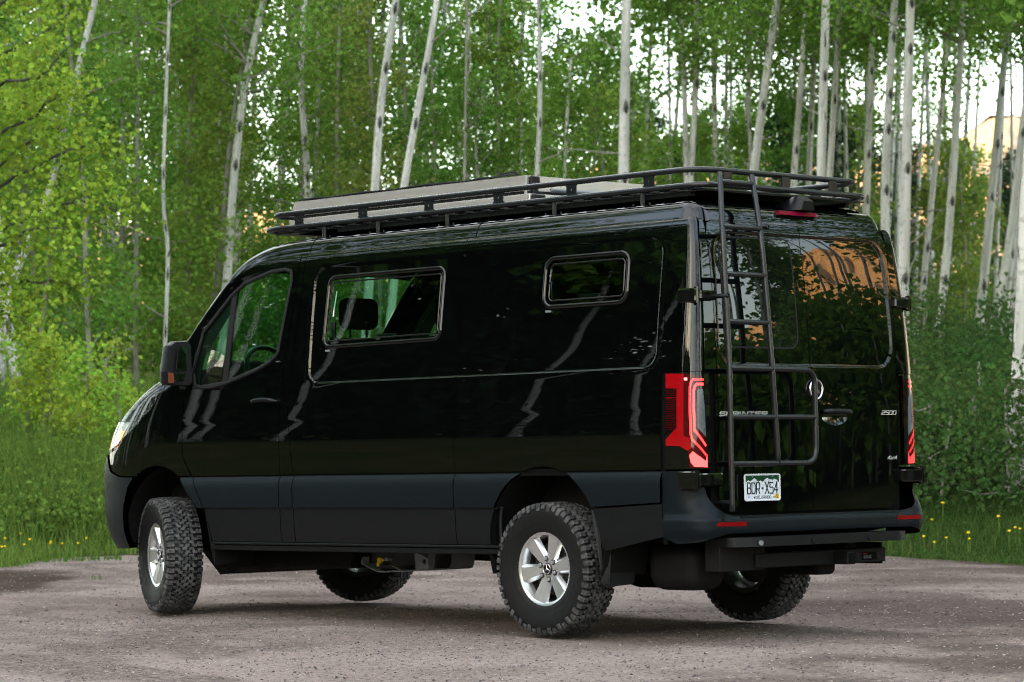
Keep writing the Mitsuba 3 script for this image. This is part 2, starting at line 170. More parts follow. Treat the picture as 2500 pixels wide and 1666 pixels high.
TRUNKS = [('lean',0.077,[[25.79,-16.97,1.61],[25.71,-17.01,2.62],[25.61,-17.08,4.12],[25.5,-17.14,5.62],[25.33,-17.25,7.07],[25.09,-17.43,8.38],[25.02,-17.48,8.98]]),('lean',0.032,[[24.84,-15.14,1.49],[24.81,-15.14,2.18],[24.71,-15.16,4.06],[24.73,-15.09,5.04],[24.62,-15.1,7.11],[24.56,-15.11,8.09],[24.54,-15.12,8.48],[24.45,-15.15,10.68]]),('lean',0.073,[[35.86,-20.94,1.97],[35.85,-20.94,2.07],[35.81,-20.95,3.57],[35.76,-20.95,5.07],[35.55,-20.97,9.25],[35.48,-20.99,10.25],[35.38,-21.02,12.45],[35.29,-21.05,14.65]]),('lean',0.095,[[38.8,-23.64,2.0],[38.77,-23.63,3.03],[38.74,-23.62,4.53],[38.71,-23.61,6.03],[38.64,-23.59,7.93],[38.57,-23.56,10.01],[38.51,-23.57,11.05],[38.44,-23.58,13.25],[38.37,-23.59,15.45]]),('lean',0.065,[[41.71,-26.35,2.15],[41.69,-26.36,2.76],[41.63,-26.37,4.26],[41.58,-26.38,5.76],[41.53,-26.4,7.26],[41.36,-26.43,10.07],[41.26,-26.48,11.13],[41.22,-26.5,11.68],[41.11,-26.54,13.88]]),('lean',0.122,[[43.66,-30.07,2.32],[43.64,-30.07,3.51],[43.6,-30.06,5.01],[43.57,-30.05,6.51],[43.54,-30.04,8.01],[43.41,-30.0,11.38],[43.37,-30.0,12.31],[43.3,-30.01,14.51]]),('left',0.069,[[22.2,-10.68,1.42],[22.21,-10.66,1.77],[22.27,-10.56,2.49],[22.32,-10.46,3.35],[22.36,-10.38,4.15],[22.43,-10.25,6.35],[22.49,-10.12,8.55],[22.55,-9.99,10.75],[22.62,-9.86,12.95],[22.68,-9.73,15.15]]),('left',0.062,[[24.91,-12.19,1.49],[24.91,-12.19,1.76],[24.86,-12.18,2.89],[24.72,-12.29,3.63],[24.55,-12.44,4.18],[24.32,-12.64,4.92],[23.91,-13.0,7.12],[23.5,-13.36,9.32],[23.09,-13.72,11.52],[22.68,-14.08,13.72]]),('lean',0.085,[[33.19,-19.43,1.79],[33.22,-19.35,3.06],[33.26,-19.28,3.83],[33.24,-19.25,4.86],[33.24,-19.18,6.25],[33.24,-19.11,8.45],[33.24,-19.05,10.65],[33.24,-18.98,12.85],[33.24,-18.92,15.05]]),('lean',0.047,[[33.32,-20.76,1.79],[33.21,-20.78,3.67],[33.12,-20.79,5.23],[33.05,-20.81,7.43],[32.97,-20.82,9.63],[32.89,-20.84,11.83],[32.81,-20.85,14.03]]),('lean',0.069,[[27.71,-20.72,1.75],[27.72,-20.67,3.07],[27.74,-20.61,4.57],[27.75,-20.56,6.07],[27.77,-20.46,7.56],[27.68,-20.48,8.98],[27.65,-20.49,9.34],[27.56,-20.53,11.54],[27.46,-20.56,13.74]]),('cen',0.076,[[23.39,-18.0,1.5],[23.3,-18.05,2.95],[23.21,-18.11,4.45],[23.11,-18.16,5.95],[23.02,-18.21,6.89],[22.84,-18.33,8.21],[22.76,-18.38,8.74],[22.57,-18.52,10.94],[22.38,-18.65,13.14],[22.19,-18.78,15.34]]),('cen',0.064,[[22.45,-17.56,1.4],[22.38,-17.61,2.13],[22.24,-17.71,3.63],[22.1,-17.81,5.13],[21.78,-18.04,7.17],[21.65,-18.13,8.05],[21.58,-18.18,8.57],[21.39,-18.31,10.77],[21.2,-18.45,12.97],[21.01,-18.58,15.17]]),('thin',0.027,[[23.72,-20.55,1.55],[23.7,-20.55,2.5],[23.66,-20.54,4.0],[23.62,-20.53,5.5],[23.52,-20.52,7.99],[23.49,-20.51,8.91],[23.44,-20.49,11.11]]),('cen',0.052,[[23.64,-22.06,1.67],[23.6,-22.08,2.85],[23.54,-22.09,4.35],[23.48,-22.11,5.85],[23.42,-22.12,6.72],[23.37,-22.08,8.64],[23.36,-22.07,9.06],[23.34,-22.03,11.26],[23.31,-21.99,13.46],[23.29,-21.96,15.66]]),('cen',0.099,[[20.5,-21.02,1.5],[20.47,-21.01,2.29],[20.44,-21.01,3.79],[20.4,-21.01,5.29],[20.27,-20.99,8.18],[20.25,-20.99,8.7],[20.18,-21.0,10.9],[20.12,-21.0,13.1],[20.05,-21.0,15.3]]),('right',0.071,[[28.52,-31.39,1.9],[28.51,-31.36,3.4],[28.5,-31.33,4.9],[28.48,-31.3,6.4],[28.45,-31.23,8.61],[28.44,-31.17,10.12],[28.43,-31.15,10.62],[28.42,-31.09,12.82],[28.41,-31.04,15.02]]),('right',0.08,[[28.61,-31.3,1.9],[28.55,-31.32,3.4],[28.49,-31.34,4.9],[28.42,-31.36,6.4],[28.26,-31.42,8.83],[28.23,-31.38,10.12],[28.23,-31.36,10.62],[28.22,-31.3,12.82],[28.21,-31.25,15.02]]),('dark',0.055,[[32.05,-36.36,2.21],[32.04,-36.35,2.82],[32.0,-36.35,4.32],[31.96,-36.34,5.82],[31.92,-36.34,7.32],[31.83,-36.33,9.63],[31.76,-36.33,11.01],[31.69,-36.33,13.21],[31.63,-36.33,15.41]]),('right',0.081,[[30.41,-35.18,2.19],[30.4,-35.18,2.54],[30.36,-35.18,4.04],[30.31,-35.18,5.54],[30.27,-35.18,7.04],[30.14,-35.19,9.61],[30.08,-35.2,10.7],[30.05,-35.2,11.24],[29.98,-35.21,13.44],[29.91,-35.22,15.64]]),('right',0.098,[[23.88,-27.57,1.69],[23.77,-27.64,3.11],[23.66,-27.71,4.61],[23.55,-27.78,6.11],[23.16,-28.03,9.2],[23.1,-28.08,9.73],[22.92,-28.19,11.93],[22.75,-28.3,14.13]]),('right',0.084,[[27.15,-32.8,2.08],[27.08,-32.83,3.58],[27.01,-32.86,5.08],[26.94,-32.89,6.58],[26.68,-33.0,9.76],[26.62,-33.03,10.6],[26.51,-33.07,12.8],[26.41,-33.12,15.0]]),('right',0.078,[[28.2,-34.6,2.1],[28.19,-34.6,2.25],[28.14,-34.61,3.75],[28.08,-34.62,5.25],[28.03,-34.64,6.75],[27.82,-34.69,10.06],[27.75,-34.72,10.91],[27.63,-34.78,13.11],[27.52,-34.83,15.31]]),('right',0.094,[[20.24,-25.59,1.67],[20.21,-25.59,2.66],[20.17,-25.59,4.16],[20.12,-25.59,5.66],[19.97,-25.6,8.6],[19.95,-25.61,9.02],[19.88,-25.62,11.22],[19.81,-25.63,13.42],[19.74,-25.63,15.62]]),('right',0.073,[[23.42,-29.49,1.75],[23.36,-29.51,3.08],[23.29,-29.53,4.58],[23.23,-29.56,6.08],[22.99,-29.64,9.34],[22.95,-29.66,9.8],[22.84,-29.72,12.0],[22.72,-29.77,14.2]]),('dark',0.065,[[30.26,-38.23,2.25],[30.24,-38.22,3.22],[30.21,-38.21,4.72],[30.18,-38.2,6.22],[30.07,-38.14,9.58],[30.0,-38.12,11.54],[29.96,-38.1,13.74]]),('right',0.084,[[26.07,-33.95,2.08],[26.05,-33.95,2.66],[26.0,-33.95,4.16],[25.95,-33.96,5.66],[25.73,-33.99,9.76],[25.69,-33.99,10.59],[25.62,-34.0,12.79],[25.55,-34.0,14.99]]),('right',0.091,[[20.51,-28.23,1.65],[20.53,-28.19,2.15],[20.59,-28.09,3.65],[20.65,-27.98,4.53],[20.6,-27.96,6.1],[20.41,-28.02,8.89],[20.37,-28.04,9.32],[20.25,-28.1,11.52],[20.13,-28.15,13.72]]),('right',0.102,[[17.32,-24.41,0.72],[17.35,-24.28,2.88],[17.3,-24.27,4.2],[17.11,-24.27,8.14],[17.08,-24.28,8.53],[17.0,-24.3,10.73],[16.91,-24.33,12.93],[16.82,-24.35,15.13]]),('right',0.071,[[25.36,-34.75,2.0],[25.33,-34.76,2.45],[25.1,-34.87,5.04],[24.65,-35.12,9.43],[24.57,-35.16,10.4],[24.46,-35.21,12.6],[24.35,-35.26,14.8]]),('right',0.083,[[21.44,-30.17,1.69],[21.4,-30.2,2.23],[21.12,-30.37,4.65],[20.79,-30.5,8.89],[20.74,-30.52,9.62],[20.64,-30.56,11.82],[20.55,-30.59,14.02]]),('right',0.09,[[22.07,-32.38,1.89],[21.98,-32.43,3.29],[21.83,-32.52,4.77],[21.38,-32.75,9.46],[21.33,-32.78,9.93],[21.2,-32.85,12.13],[21.06,-32.92,14.33]]),('right',0.076,[[19.53,-29.26,1.73],[19.43,-29.34,2.77],[19.14,-29.55,4.51],[18.9,-29.69,6.64],[18.81,-29.75,7.41],[18.66,-29.84,9.61],[18.5,-29.94,11.81],[18.35,-30.03,14.01]]),('right',0.075,[[24.15,-35.98,1.92],[24.09,-36.02,3.02],[23.89,-36.13,5.03],[23.68,-36.27,6.53],[23.49,-36.4,8.73],[23.31,-36.52,10.93],[23.13,-36.65,13.13],[22.94,-36.78,15.33]]),('right',0.076,[[22.2,-33.68,2.09],[22.16,-33.7,2.92],[21.99,-33.78,4.83],[21.76,-33.92,6.82],[21.61,-34.01,9.02],[21.46,-34.11,11.22],[21.31,-34.2,13.42],[21.16,-34.29,15.62]]),('near',0.136,[[6.76,-12.77,0.0],[6.7,-12.79,0.97],[6.61,-12.82,2.28],[6.55,-12.83,3.33],[6.47,-12.85,4.47],[6.39,-12.87,6.67],[6.31,-12.89,8.87],[6.23,-12.91,11.07],[6.14,-12.93,13.27],[6.06,-12.95,15.47]]),('tall',0.085,[[46.09,-24.81,2.38],[46.08,-24.81,2.59],[46.01,-24.83,4.09],[45.95,-24.86,5.59],[45.73,-24.94,8.63],[45.51,-25.02,11.48],[45.44,-25.06,12.14],[45.3,-25.15,14.34],[45.15,-25.23,16.54],[45.01,-25.31,18.74]]),('tall',0.069,[[39.45,-21.46,2.01],[39.45,-21.46,2.11],[39.42,-21.45,3.61],[39.39,-21.44,5.11],[39.29,-21.4,7.84],[39.2,-21.37,10.39],[39.18,-21.36,10.99],[39.13,-21.35,13.19],[39.08,-21.34,15.39],[39.03,-21.33,17.59]]),('tall',0.083,[[43.0,-24.43,2.24],[43.0,-24.43,2.41],[42.99,-24.4,3.91],[42.98,-24.36,5.41],[42.94,-24.26,8.34],[42.9,-24.16,11.09],[42.9,-24.13,11.73],[42.91,-24.06,13.93],[42.91,-24.0,16.13],[42.91,-23.93,18.33]]),('tall',0.082,[[40.02,-22.81,2.09],[40.02,-22.81,2.19],[40.0,-22.79,3.69],[39.97,-22.77,5.19],[39.9,-22.71,7.98],[39.83,-22.66,10.59],[39.81,-22.64,11.2],[39.78,-22.61,13.4],[39.75,-22.58,15.6],[39.72,-22.55,17.8]]),('tall',0.051,[[34.18,-19.8,1.84],[34.17,-19.76,3.28],[34.16,-19.73,4.78],[34.14,-19.63,7.28],[34.12,-19.54,9.63],[34.12,-19.51,10.17],[34.13,-19.43,12.37],[34.14,-19.36,14.57],[34.15,-19.29,16.77],[34.16,-19.21,18.97]]),('tall',0.06,[[41.4,-25.16,2.18],[41.4,-25.15,2.36],[41.39,-25.12,3.86],[41.39,-25.08,5.36],[41.36,-24.97,8.26],[41.34,-24.85,10.98],[41.35,-24.82,11.62],[41.36,-24.74,13.82],[41.37,-24.66,16.02],[41.38,-24.58,18.22]]),('tall',0.078,[[37.55,-23.4,1.97],[37.55,-23.39,2.09],[37.55,-23.35,3.59],[37.55,-23.31,5.09],[37.54,-23.19,7.81],[37.53,-23.07,10.37],[37.54,-23.02,10.96],[37.57,-22.93,13.16],[37.6,-22.84,15.36],[37.62,-22.75,17.56]]),('tall',0.053,[[34.85,-21.67,2.02],[34.85,-21.63,3.38],[34.85,-21.58,4.88],[34.86,-21.46,7.47],[34.86,-21.33,9.89],[34.88,-21.29,10.45],[34.91,-21.18,12.65],[34.95,-21.08,14.85],[34.98,-20.98,17.05],[35.02,-20.88,19.25]]),('tall',0.08,[[46.4,-30.02,2.33],[46.38,-30.03,2.8],[46.31,-30.06,4.3],[46.24,-30.09,5.8],[45.99,-30.18,9.01],[45.75,-30.29,12.02],[45.67,-30.34,12.73],[45.52,-30.43,14.93],[45.37,-30.52,17.13],[45.21,-30.62,19.33]]),('tall',0.067,[[41.63,-28.0,2.21],[41.63,-27.99,2.48],[41.63,-27.94,3.98],[41.63,-27.9,5.48],[41.63,-27.75,8.47],[41.64,-27.6,11.29],[41.66,-27.55,11.94],[41.69,-27.45,14.14],[41.73,-27.35,16.34],[41.76,-27.25,18.54]]),('tall',0.072,[[35.09,-23.54,2.01],[35.09,-23.5,3.47],[35.09,-23.46,4.97],[35.08,-23.34,7.62],[35.08,-23.21,10.1],[35.09,-23.17,10.68],[35.12,-23.08,12.88],[35.15,-22.98,15.08],[35.18,-22.89,17.28],[35.21,-22.79,19.48]]),('tall',0.058,[[38.7,-27.31,2.15],[38.7,-27.3,2.3],[38.7,-27.26,3.8],[38.71,-27.21,5.3],[38.71,-27.06,8.18],[38.72,-26.92,10.88],[38.74,-26.87,11.51],[38.78,-26.77,13.71],[38.82,-26.66,15.91],[38.85,-26.56,18.11]]),('tall',0.076,[[36.21,-25.33,2.09],[36.17,-25.33,3.59],[36.13,-25.33,5.09],[36.01,-25.32,7.83],[35.89,-25.31,10.4],[35.86,-25.32,11.0],[35.79,-25.33,13.2],[35.71,-25.34,15.4],[35.64,-25.35,17.6]]),('tall',0.072,[[31.8,-22.12,1.89],[31.76,-22.13,3.24],[31.7,-22.14,4.74],[31.55,-22.17,7.24],[31.4,-22.21,9.58],[31.36,-22.23,10.12],[31.25,-22.28,12.32],[31.13,-22.33,14.52],[31.02,-22.38,16.72],[30.91,-22.44,18.92]]),('tall',0.069,[[40.55,-29.44,2.24],[40.54,-29.44,2.47],[40.49,-29.45,3.97],[40.44,-29.46,5.47],[40.27,-29.48,8.48],[40.11,-29.52,11.3],[40.05,-29.54,11.96],[39.95,-29.58,14.16],[39.85,-29.62,16.36],[39.74,-29.66,18.56]]),('tall',0.088,[[41.28,-30.78,2.21],[41.26,-30.79,2.56],[41.19,-30.82,4.06],[41.12,-30.85,5.56],[40.87,-30.96,8.63],[40.63,-31.07,11.51],[40.55,-31.12,12.18],[40.38,-31.22,14.38],[40.22,-31.32,16.58],[40.06,-31.42,18.78]]),('tall',0.058,[[38.35,-29.28,2.2],[38.35,-29.28,2.35],[38.32,-29.26,3.85],[38.29,-29.25,5.35],[38.2,-29.2,8.28],[38.11,-29.15,11.03],[38.09,-29.14,11.67],[38.05,-29.12,13.87],[38.01,-29.1,16.07],[37.97,-29.08,18.27]]),('tall',0.078,[[37.69,-30.52,2.24],[37.69,-30.52,2.37],[37.7,-30.47,3.87],[37.71,-30.41,5.37],[37.73,-30.24,8.32],[37.76,-30.08,11.08],[37.78,-30.02,11.73],[37.84,-29.9,13.93],[37.89,-29.78,16.13],[37.94,-29.66,18.33]]),('tall',0.064,[[31.28,-24.65,1.94],[31.24,-24.65,3.31],[31.2,-24.65,4.81],[31.08,-24.64,7.37],[30.97,-24.64,9.77],[30.94,-24.65,10.33],[30.86,-24.66,12.53],[30.79,-24.68,14.73],[30.71,-24.69,16.93],[30.63,-24.71,19.13]]),('tall',0.064,[[30.89,-24.9,1.94],[30.87,-24.88,3.3],[30.85,-24.85,4.8],[30.8,-24.78,7.35],[30.75,-24.72,9.75],[30.74,-24.7,10.31],[30.72,-24.65,12.51],[30.7,-24.6,14.71],[30.69,-24.56,16.91],[30.67,-24.51,19.11]]),('tall',0.083,[[39.93,-33.61,2.31],[39.93,-33.61,2.6],[39.89,-33.59,4.1],[39.86,-33.58,5.6],[39.75,-33.54,8.72],[39.65,-33.5,11.64],[39.63,-33.5,12.32],[39.58,-33.48,14.52],[39.53,-33.47,16.72],[39.48,-33.46,18.92]]),('tall',0.078,[[37.89,-32.97,2.37],[37.89,-32.96,2.47],[37.9,-32.91,3.97],[37.91,-32.86,5.47],[37.94,-32.68,8.5],[37.97,-32.51,11.35],[38.0,-32.44,12.01],[38.05,-32.32,14.21],[38.11,-32.2,16.41],[38.17,-32.07,18.61]]),('tall',0.083,[[37.62,-32.26,2.33],[37.62,-32.26,2.43],[37.55,-32.29,3.93],[37.48,-32.32,5.43],[37.24,-32.41,8.43],[37.01,-32.51,11.24],[36.94,-32.56,11.89],[36.78,-32.66,14.09],[36.62,-32.75,16.29],[36.47,-32.85,18.49]]),('tall',0.058,[[32.55,-28.92,2.04],[32.52,-28.91,3.54],[32.48,-28.89,5.04],[32.39,-28.86,7.77],[32.3,-28.82,10.33],[32.28,-28.82,10.93],[32.23,-28.8,13.13],[32.18,-28.79,15.33],[32.13,-28.78,17.53]]),('tall',0.085,[[37.61,-34.06,2.35],[37.61,-34.06,2.49],[37.57,-34.06,3.99],[37.53,-34.05,5.49],[37.39,-34.04,8.55],[37.27,-34.04,11.42],[37.23,-34.04,12.09],[37.16,-34.05,14.29],[37.09,-34.06,16.49],[37.01,-34.07,18.69]]),('tall',0.085,[[36.68,-34.02,2.34],[36.67,-34.02,2.44],[36.61,-34.04,3.94],[36.55,-34.06,5.44],[36.35,-34.12,8.47],[36.15,-34.19,11.3],[36.09,-34.22,11.96],[35.96,-34.29,14.16],[35.83,-34.35,16.36],[35.71,-34.42,18.56]]),('tall',0.062,[[42.52,-44.4,2.67],[42.5,-44.41,3.14],[42.43,-44.43,4.64],[42.36,-44.46,6.14],[42.1,-44.56,9.68],[41.84,-44.66,12.99],[41.76,-44.71,13.76],[41.61,-44.8,15.96],[41.47,-44.89,18.16]]),('tall',0.075,[[40.45,-43.33,2.61],[40.44,-43.34,2.99],[40.37,-43.36,4.49],[40.3,-43.39,5.99],[40.03,-43.5,9.43],[39.77,-43.62,12.65],[39.68,-43.67,13.4],[39.52,-43.77,15.6],[39.37,-43.86,17.8]]),('tall',0.066,[[36.81,-41.11,2.43],[36.8,-41.11,2.72],[36.76,-41.12,4.22],[36.71,-41.12,5.72],[36.55,-41.13,8.97],[36.39,-41.14,12.02],[36.34,-41.16,12.73],[36.25,-41.18,14.93],[36.17,-41.21,17.13],[36.08,-41.23,19.33]]),('tall',0.055,[[36.11,-41.2,2.51],[36.11,-41.2,2.69],[36.08,-41.18,4.19],[36.06,-41.17,5.69],[35.96,-41.1,8.92],[35.88,-41.04,11.95],[35.86,-41.03,12.65],[35.82,-41.0,14.85],[35.79,-40.97,17.05],[35.75,-40.95,19.25]]),('tall',0.063,[[42.62,-50.08,2.85],[42.61,-50.07,3.36],[42.6,-50.03,4.86],[42.59,-50.0,6.36],[42.56,-49.85,10.08],[42.53,-49.71,13.57],[42.53,-49.67,14.38],[42.54,-49.59,16.58],[42.55,-49.52,18.78]]),('tall',0.051,[[31.19,-37.58,2.19],[31.19,-37.58,2.29],[31.14,-37.58,3.79],[31.1,-37.58,5.29],[30.95,-37.59,8.25],[30.8,-37.6,11.02],[30.76,-37.62,11.67],[30.67,-37.64,13.87],[30.59,-37.67,16.07],[30.5,-37.7,18.27]]),('tall',0.071,[[37.02,-44.57,2.58],[37.01,-44.57,2.86],[36.95,-44.59,4.36],[36.9,-44.6,5.86],[36.69,-44.66,9.22],[36.48,-44.71,12.38],[36.42,-44.75,13.11],[36.3,-44.8,15.31],[36.18,-44.86,17.51]]),('tall',0.069,[[38.27,-48.02,2.58],[38.27,-48.01,3.06],[38.25,-47.98,4.56],[38.23,-47.96,6.06],[38.16,-47.85,9.57],[38.1,-47.76,12.86],[38.09,-47.73,13.63],[38.08,-47.68,15.83],[38.07,-47.63,18.03]]),('tall',0.064,[[38.31,-49.5,2.61],[38.3,-49.49,3.12],[38.28,-49.47,4.62],[38.26,-49.45,6.12],[38.18,-49.36,9.68],[38.11,-49.27,13.01],[38.1,-49.24,13.79],[38.07,-49.2,15.99],[38.05,-49.16,18.19]]),('tall',0.072,[[33.3,-44.13,2.54],[33.3,-44.13,2.65],[33.26,-44.12,4.15],[33.23,-44.11,5.65],[33.1,-44.09,8.88],[32.97,-44.07,11.91],[32.94,-44.07,12.62],[32.88,-44.07,14.82],[32.81,-44.07,17.02],[32.75,-44.07,19.22]]),('tall',0.051,[[31.03,-41.9,2.46],[30.97,-41.91,3.95],[30.92,-41.93,5.45],[30.74,-41.97,8.54],[30.56,-42.01,11.43],[30.5,-42.03,12.11],[30.39,-42.08,14.31],[30.28,-42.13,16.51],[30.17,-42.18,18.71]]),('tall',0.076,[[38.11,-52.39,2.83],[38.1,-52.39,3.22],[38.08,-52.37,4.72],[38.06,-52.34,6.22],[37.97,-52.26,9.86],[37.89,-52.18,13.27],[37.87,-52.15,14.07],[37.84,-52.12,16.27],[37.82,-52.08,18.47]]),('tall',0.06,[[37.06,-51.96,2.74],[37.05,-51.96,3.14],[36.99,-51.97,4.64],[36.94,-51.99,6.14],[36.71,-52.04,9.74],[36.49,-52.11,13.11],[36.42,-52.14,13.89],[36.31,-52.2,16.09],[36.19,-52.25,18.29]]),('tall',0.052,[[27.08,-39.72,2.16],[27.03,-39.73,3.66],[26.97,-39.74,5.16],[26.79,-39.78,8.05],[26.62,-39.83,10.76],[26.57,-39.86,11.4],[26.45,-39.91,13.6],[26.34,-39.96,15.8],[26.22,-40.02,18.0]]),('tall',0.061,[[28.4,-42.76,2.34],[28.38,-42.74,3.84],[28.35,-42.71,5.34],[28.28,-42.64,8.37],[28.21,-42.57,11.22],[28.2,-42.55,11.88],[28.18,-42.51,14.08],[28.15,-42.47,16.28],[28.13,-42.43,18.48]]),('pack',0.056,[[37.02,-38.77,2.27],[37.0,-38.78,2.64],[36.95,-38.79,4.14],[36.89,-38.8,5.64],[36.7,-38.85,8.82],[36.51,-38.9,11.81],[36.45,-38.92,12.5],[36.34,-38.98,14.7]]),('pack',0.045,[[33.77,-36.57,2.22],[33.77,-36.57,2.39],[33.75,-36.54,3.89],[33.74,-36.52,5.39],[33.68,-36.43,8.4],[33.63,-36.34,11.23],[33.63,-36.32,11.88],[33.61,-36.26,14.08]]),('pack',0.071,[[39.9,-44.07,2.68],[39.9,-44.07,2.99],[39.88,-44.04,4.49],[39.86,-44.02,5.99],[39.78,-43.93,9.44],[39.71,-43.84,12.66],[39.7,-43.82,13.42],[39.68,-43.77,15.62]]),('pack',0.074,[[32.54,-36.8,2.2],[32.54,-36.8,2.33],[32.53,-36.77,3.83],[32.52,-36.74,5.33],[32.47,-36.63,8.31],[32.44,-36.53,11.11],[32.44,-36.5,11.76],[32.44,-36.43,13.96]]),('pack',0.044,[[28.84,-33.77,2.16],[28.83,-33.74,3.53],[28.82,-33.71,5.03],[28.78,-33.61,7.79],[28.75,-33.51,10.39],[28.75,-33.48,10.99],[28.75,-33.41,13.19],[28.76,-33.35,15.39]]),('pack',0.046,[[31.91,-37.23,2.2],[31.91,-37.23,2.32],[31.86,-37.23,3.82],[31.82,-37.23,5.32],[31.67,-37.24,8.29],[31.53,-37.25,11.07],[31.48,-37.26,11.72],[31.4,-37.29,13.92]]),('pack',0.063,[[38.11,-44.67,2.7],[38.1,-44.67,2.92],[38.03,-44.7,4.42],[37.97,-44.72,5.92],[37.72,-44.81,9.32],[37.47,-44.91,12.51],[37.39,-44.96,13.25],[37.24,-45.04,15.45]]),('pack',0.045,[[33.14,-39.7,2.37],[33.13,-39.7,2.47],[33.07,-39.72,3.97],[33.0,-39.75,5.47],[32.77,-39.83,8.56],[32.55,-39.92,11.45],[32.48,-39.96,12.13],[32.34,-40.04,14.33]]),('pack',0.048,[[28.15,-36.05,2.08],[28.14,-36.02,3.58],[28.12,-36.0,5.08],[28.07,-35.91,7.89],[28.02,-35.83,10.53],[28.02,-35.8,11.15],[28.01,-35.75,13.35],[28.0,-35.69,15.55]]),('pack',0.076,[[31.46,-40.75,2.43],[31.44,-40.73,3.93],[31.41,-40.71,5.43],[31.33,-40.65,8.49],[31.24,-40.6,11.37],[31.23,-40.58,12.04],[31.19,-40.56,14.24]]),('pack',0.063,[[34.5,-44.14,2.5],[34.49,-44.14,2.71],[34.42,-44.17,4.21],[34.36,-44.19,5.71],[34.12,-44.28,8.98],[33.88,-44.37,12.05],[33.81,-44.42,12.76],[33.66,-44.5,14.96]]),('pack',0.065,[[36.14,-47.12,2.52],[36.12,-47.12,2.91],[36.06,-47.15,4.41],[35.99,-47.17,5.91],[35.75,-47.25,9.32],[35.51,-47.34,12.52],[35.43,-47.39,13.27],[35.29,-47.47,15.47]]),('pack',0.07,[[30.83,-42.43,2.49],[30.82,-42.4,3.96],[30.81,-42.37,5.46],[30.77,-42.26,8.56],[30.74,-42.15,11.46],[30.74,-42.11,12.14],[30.75,-42.04,14.34]]),('pack',0.061,[[37.2,-51.36,2.68],[37.18,-51.36,3.13],[37.15,-51.35,4.63],[37.11,-51.35,6.13],[36.96,-51.33,9.71],[36.81,-51.31,13.07],[36.77,-51.32,13.85]]),('pack',0.073,[[35.57,-49.47,2.69],[35.56,-49.47,2.97],[35.5,-49.49,4.47],[35.44,-49.51,5.97],[35.2,-49.59,9.44],[34.97,-49.66,12.69],[34.9,-49.7,13.45],[34.76,-49.78,15.65]]),('pack',0.044,[[26.45,-39.64,2.12],[26.43,-39.62,3.62],[26.41,-39.59,5.12],[26.35,-39.52,7.99],[26.29,-39.45,10.69],[26.28,-39.43,11.32],[26.26,-39.38,13.52]])]
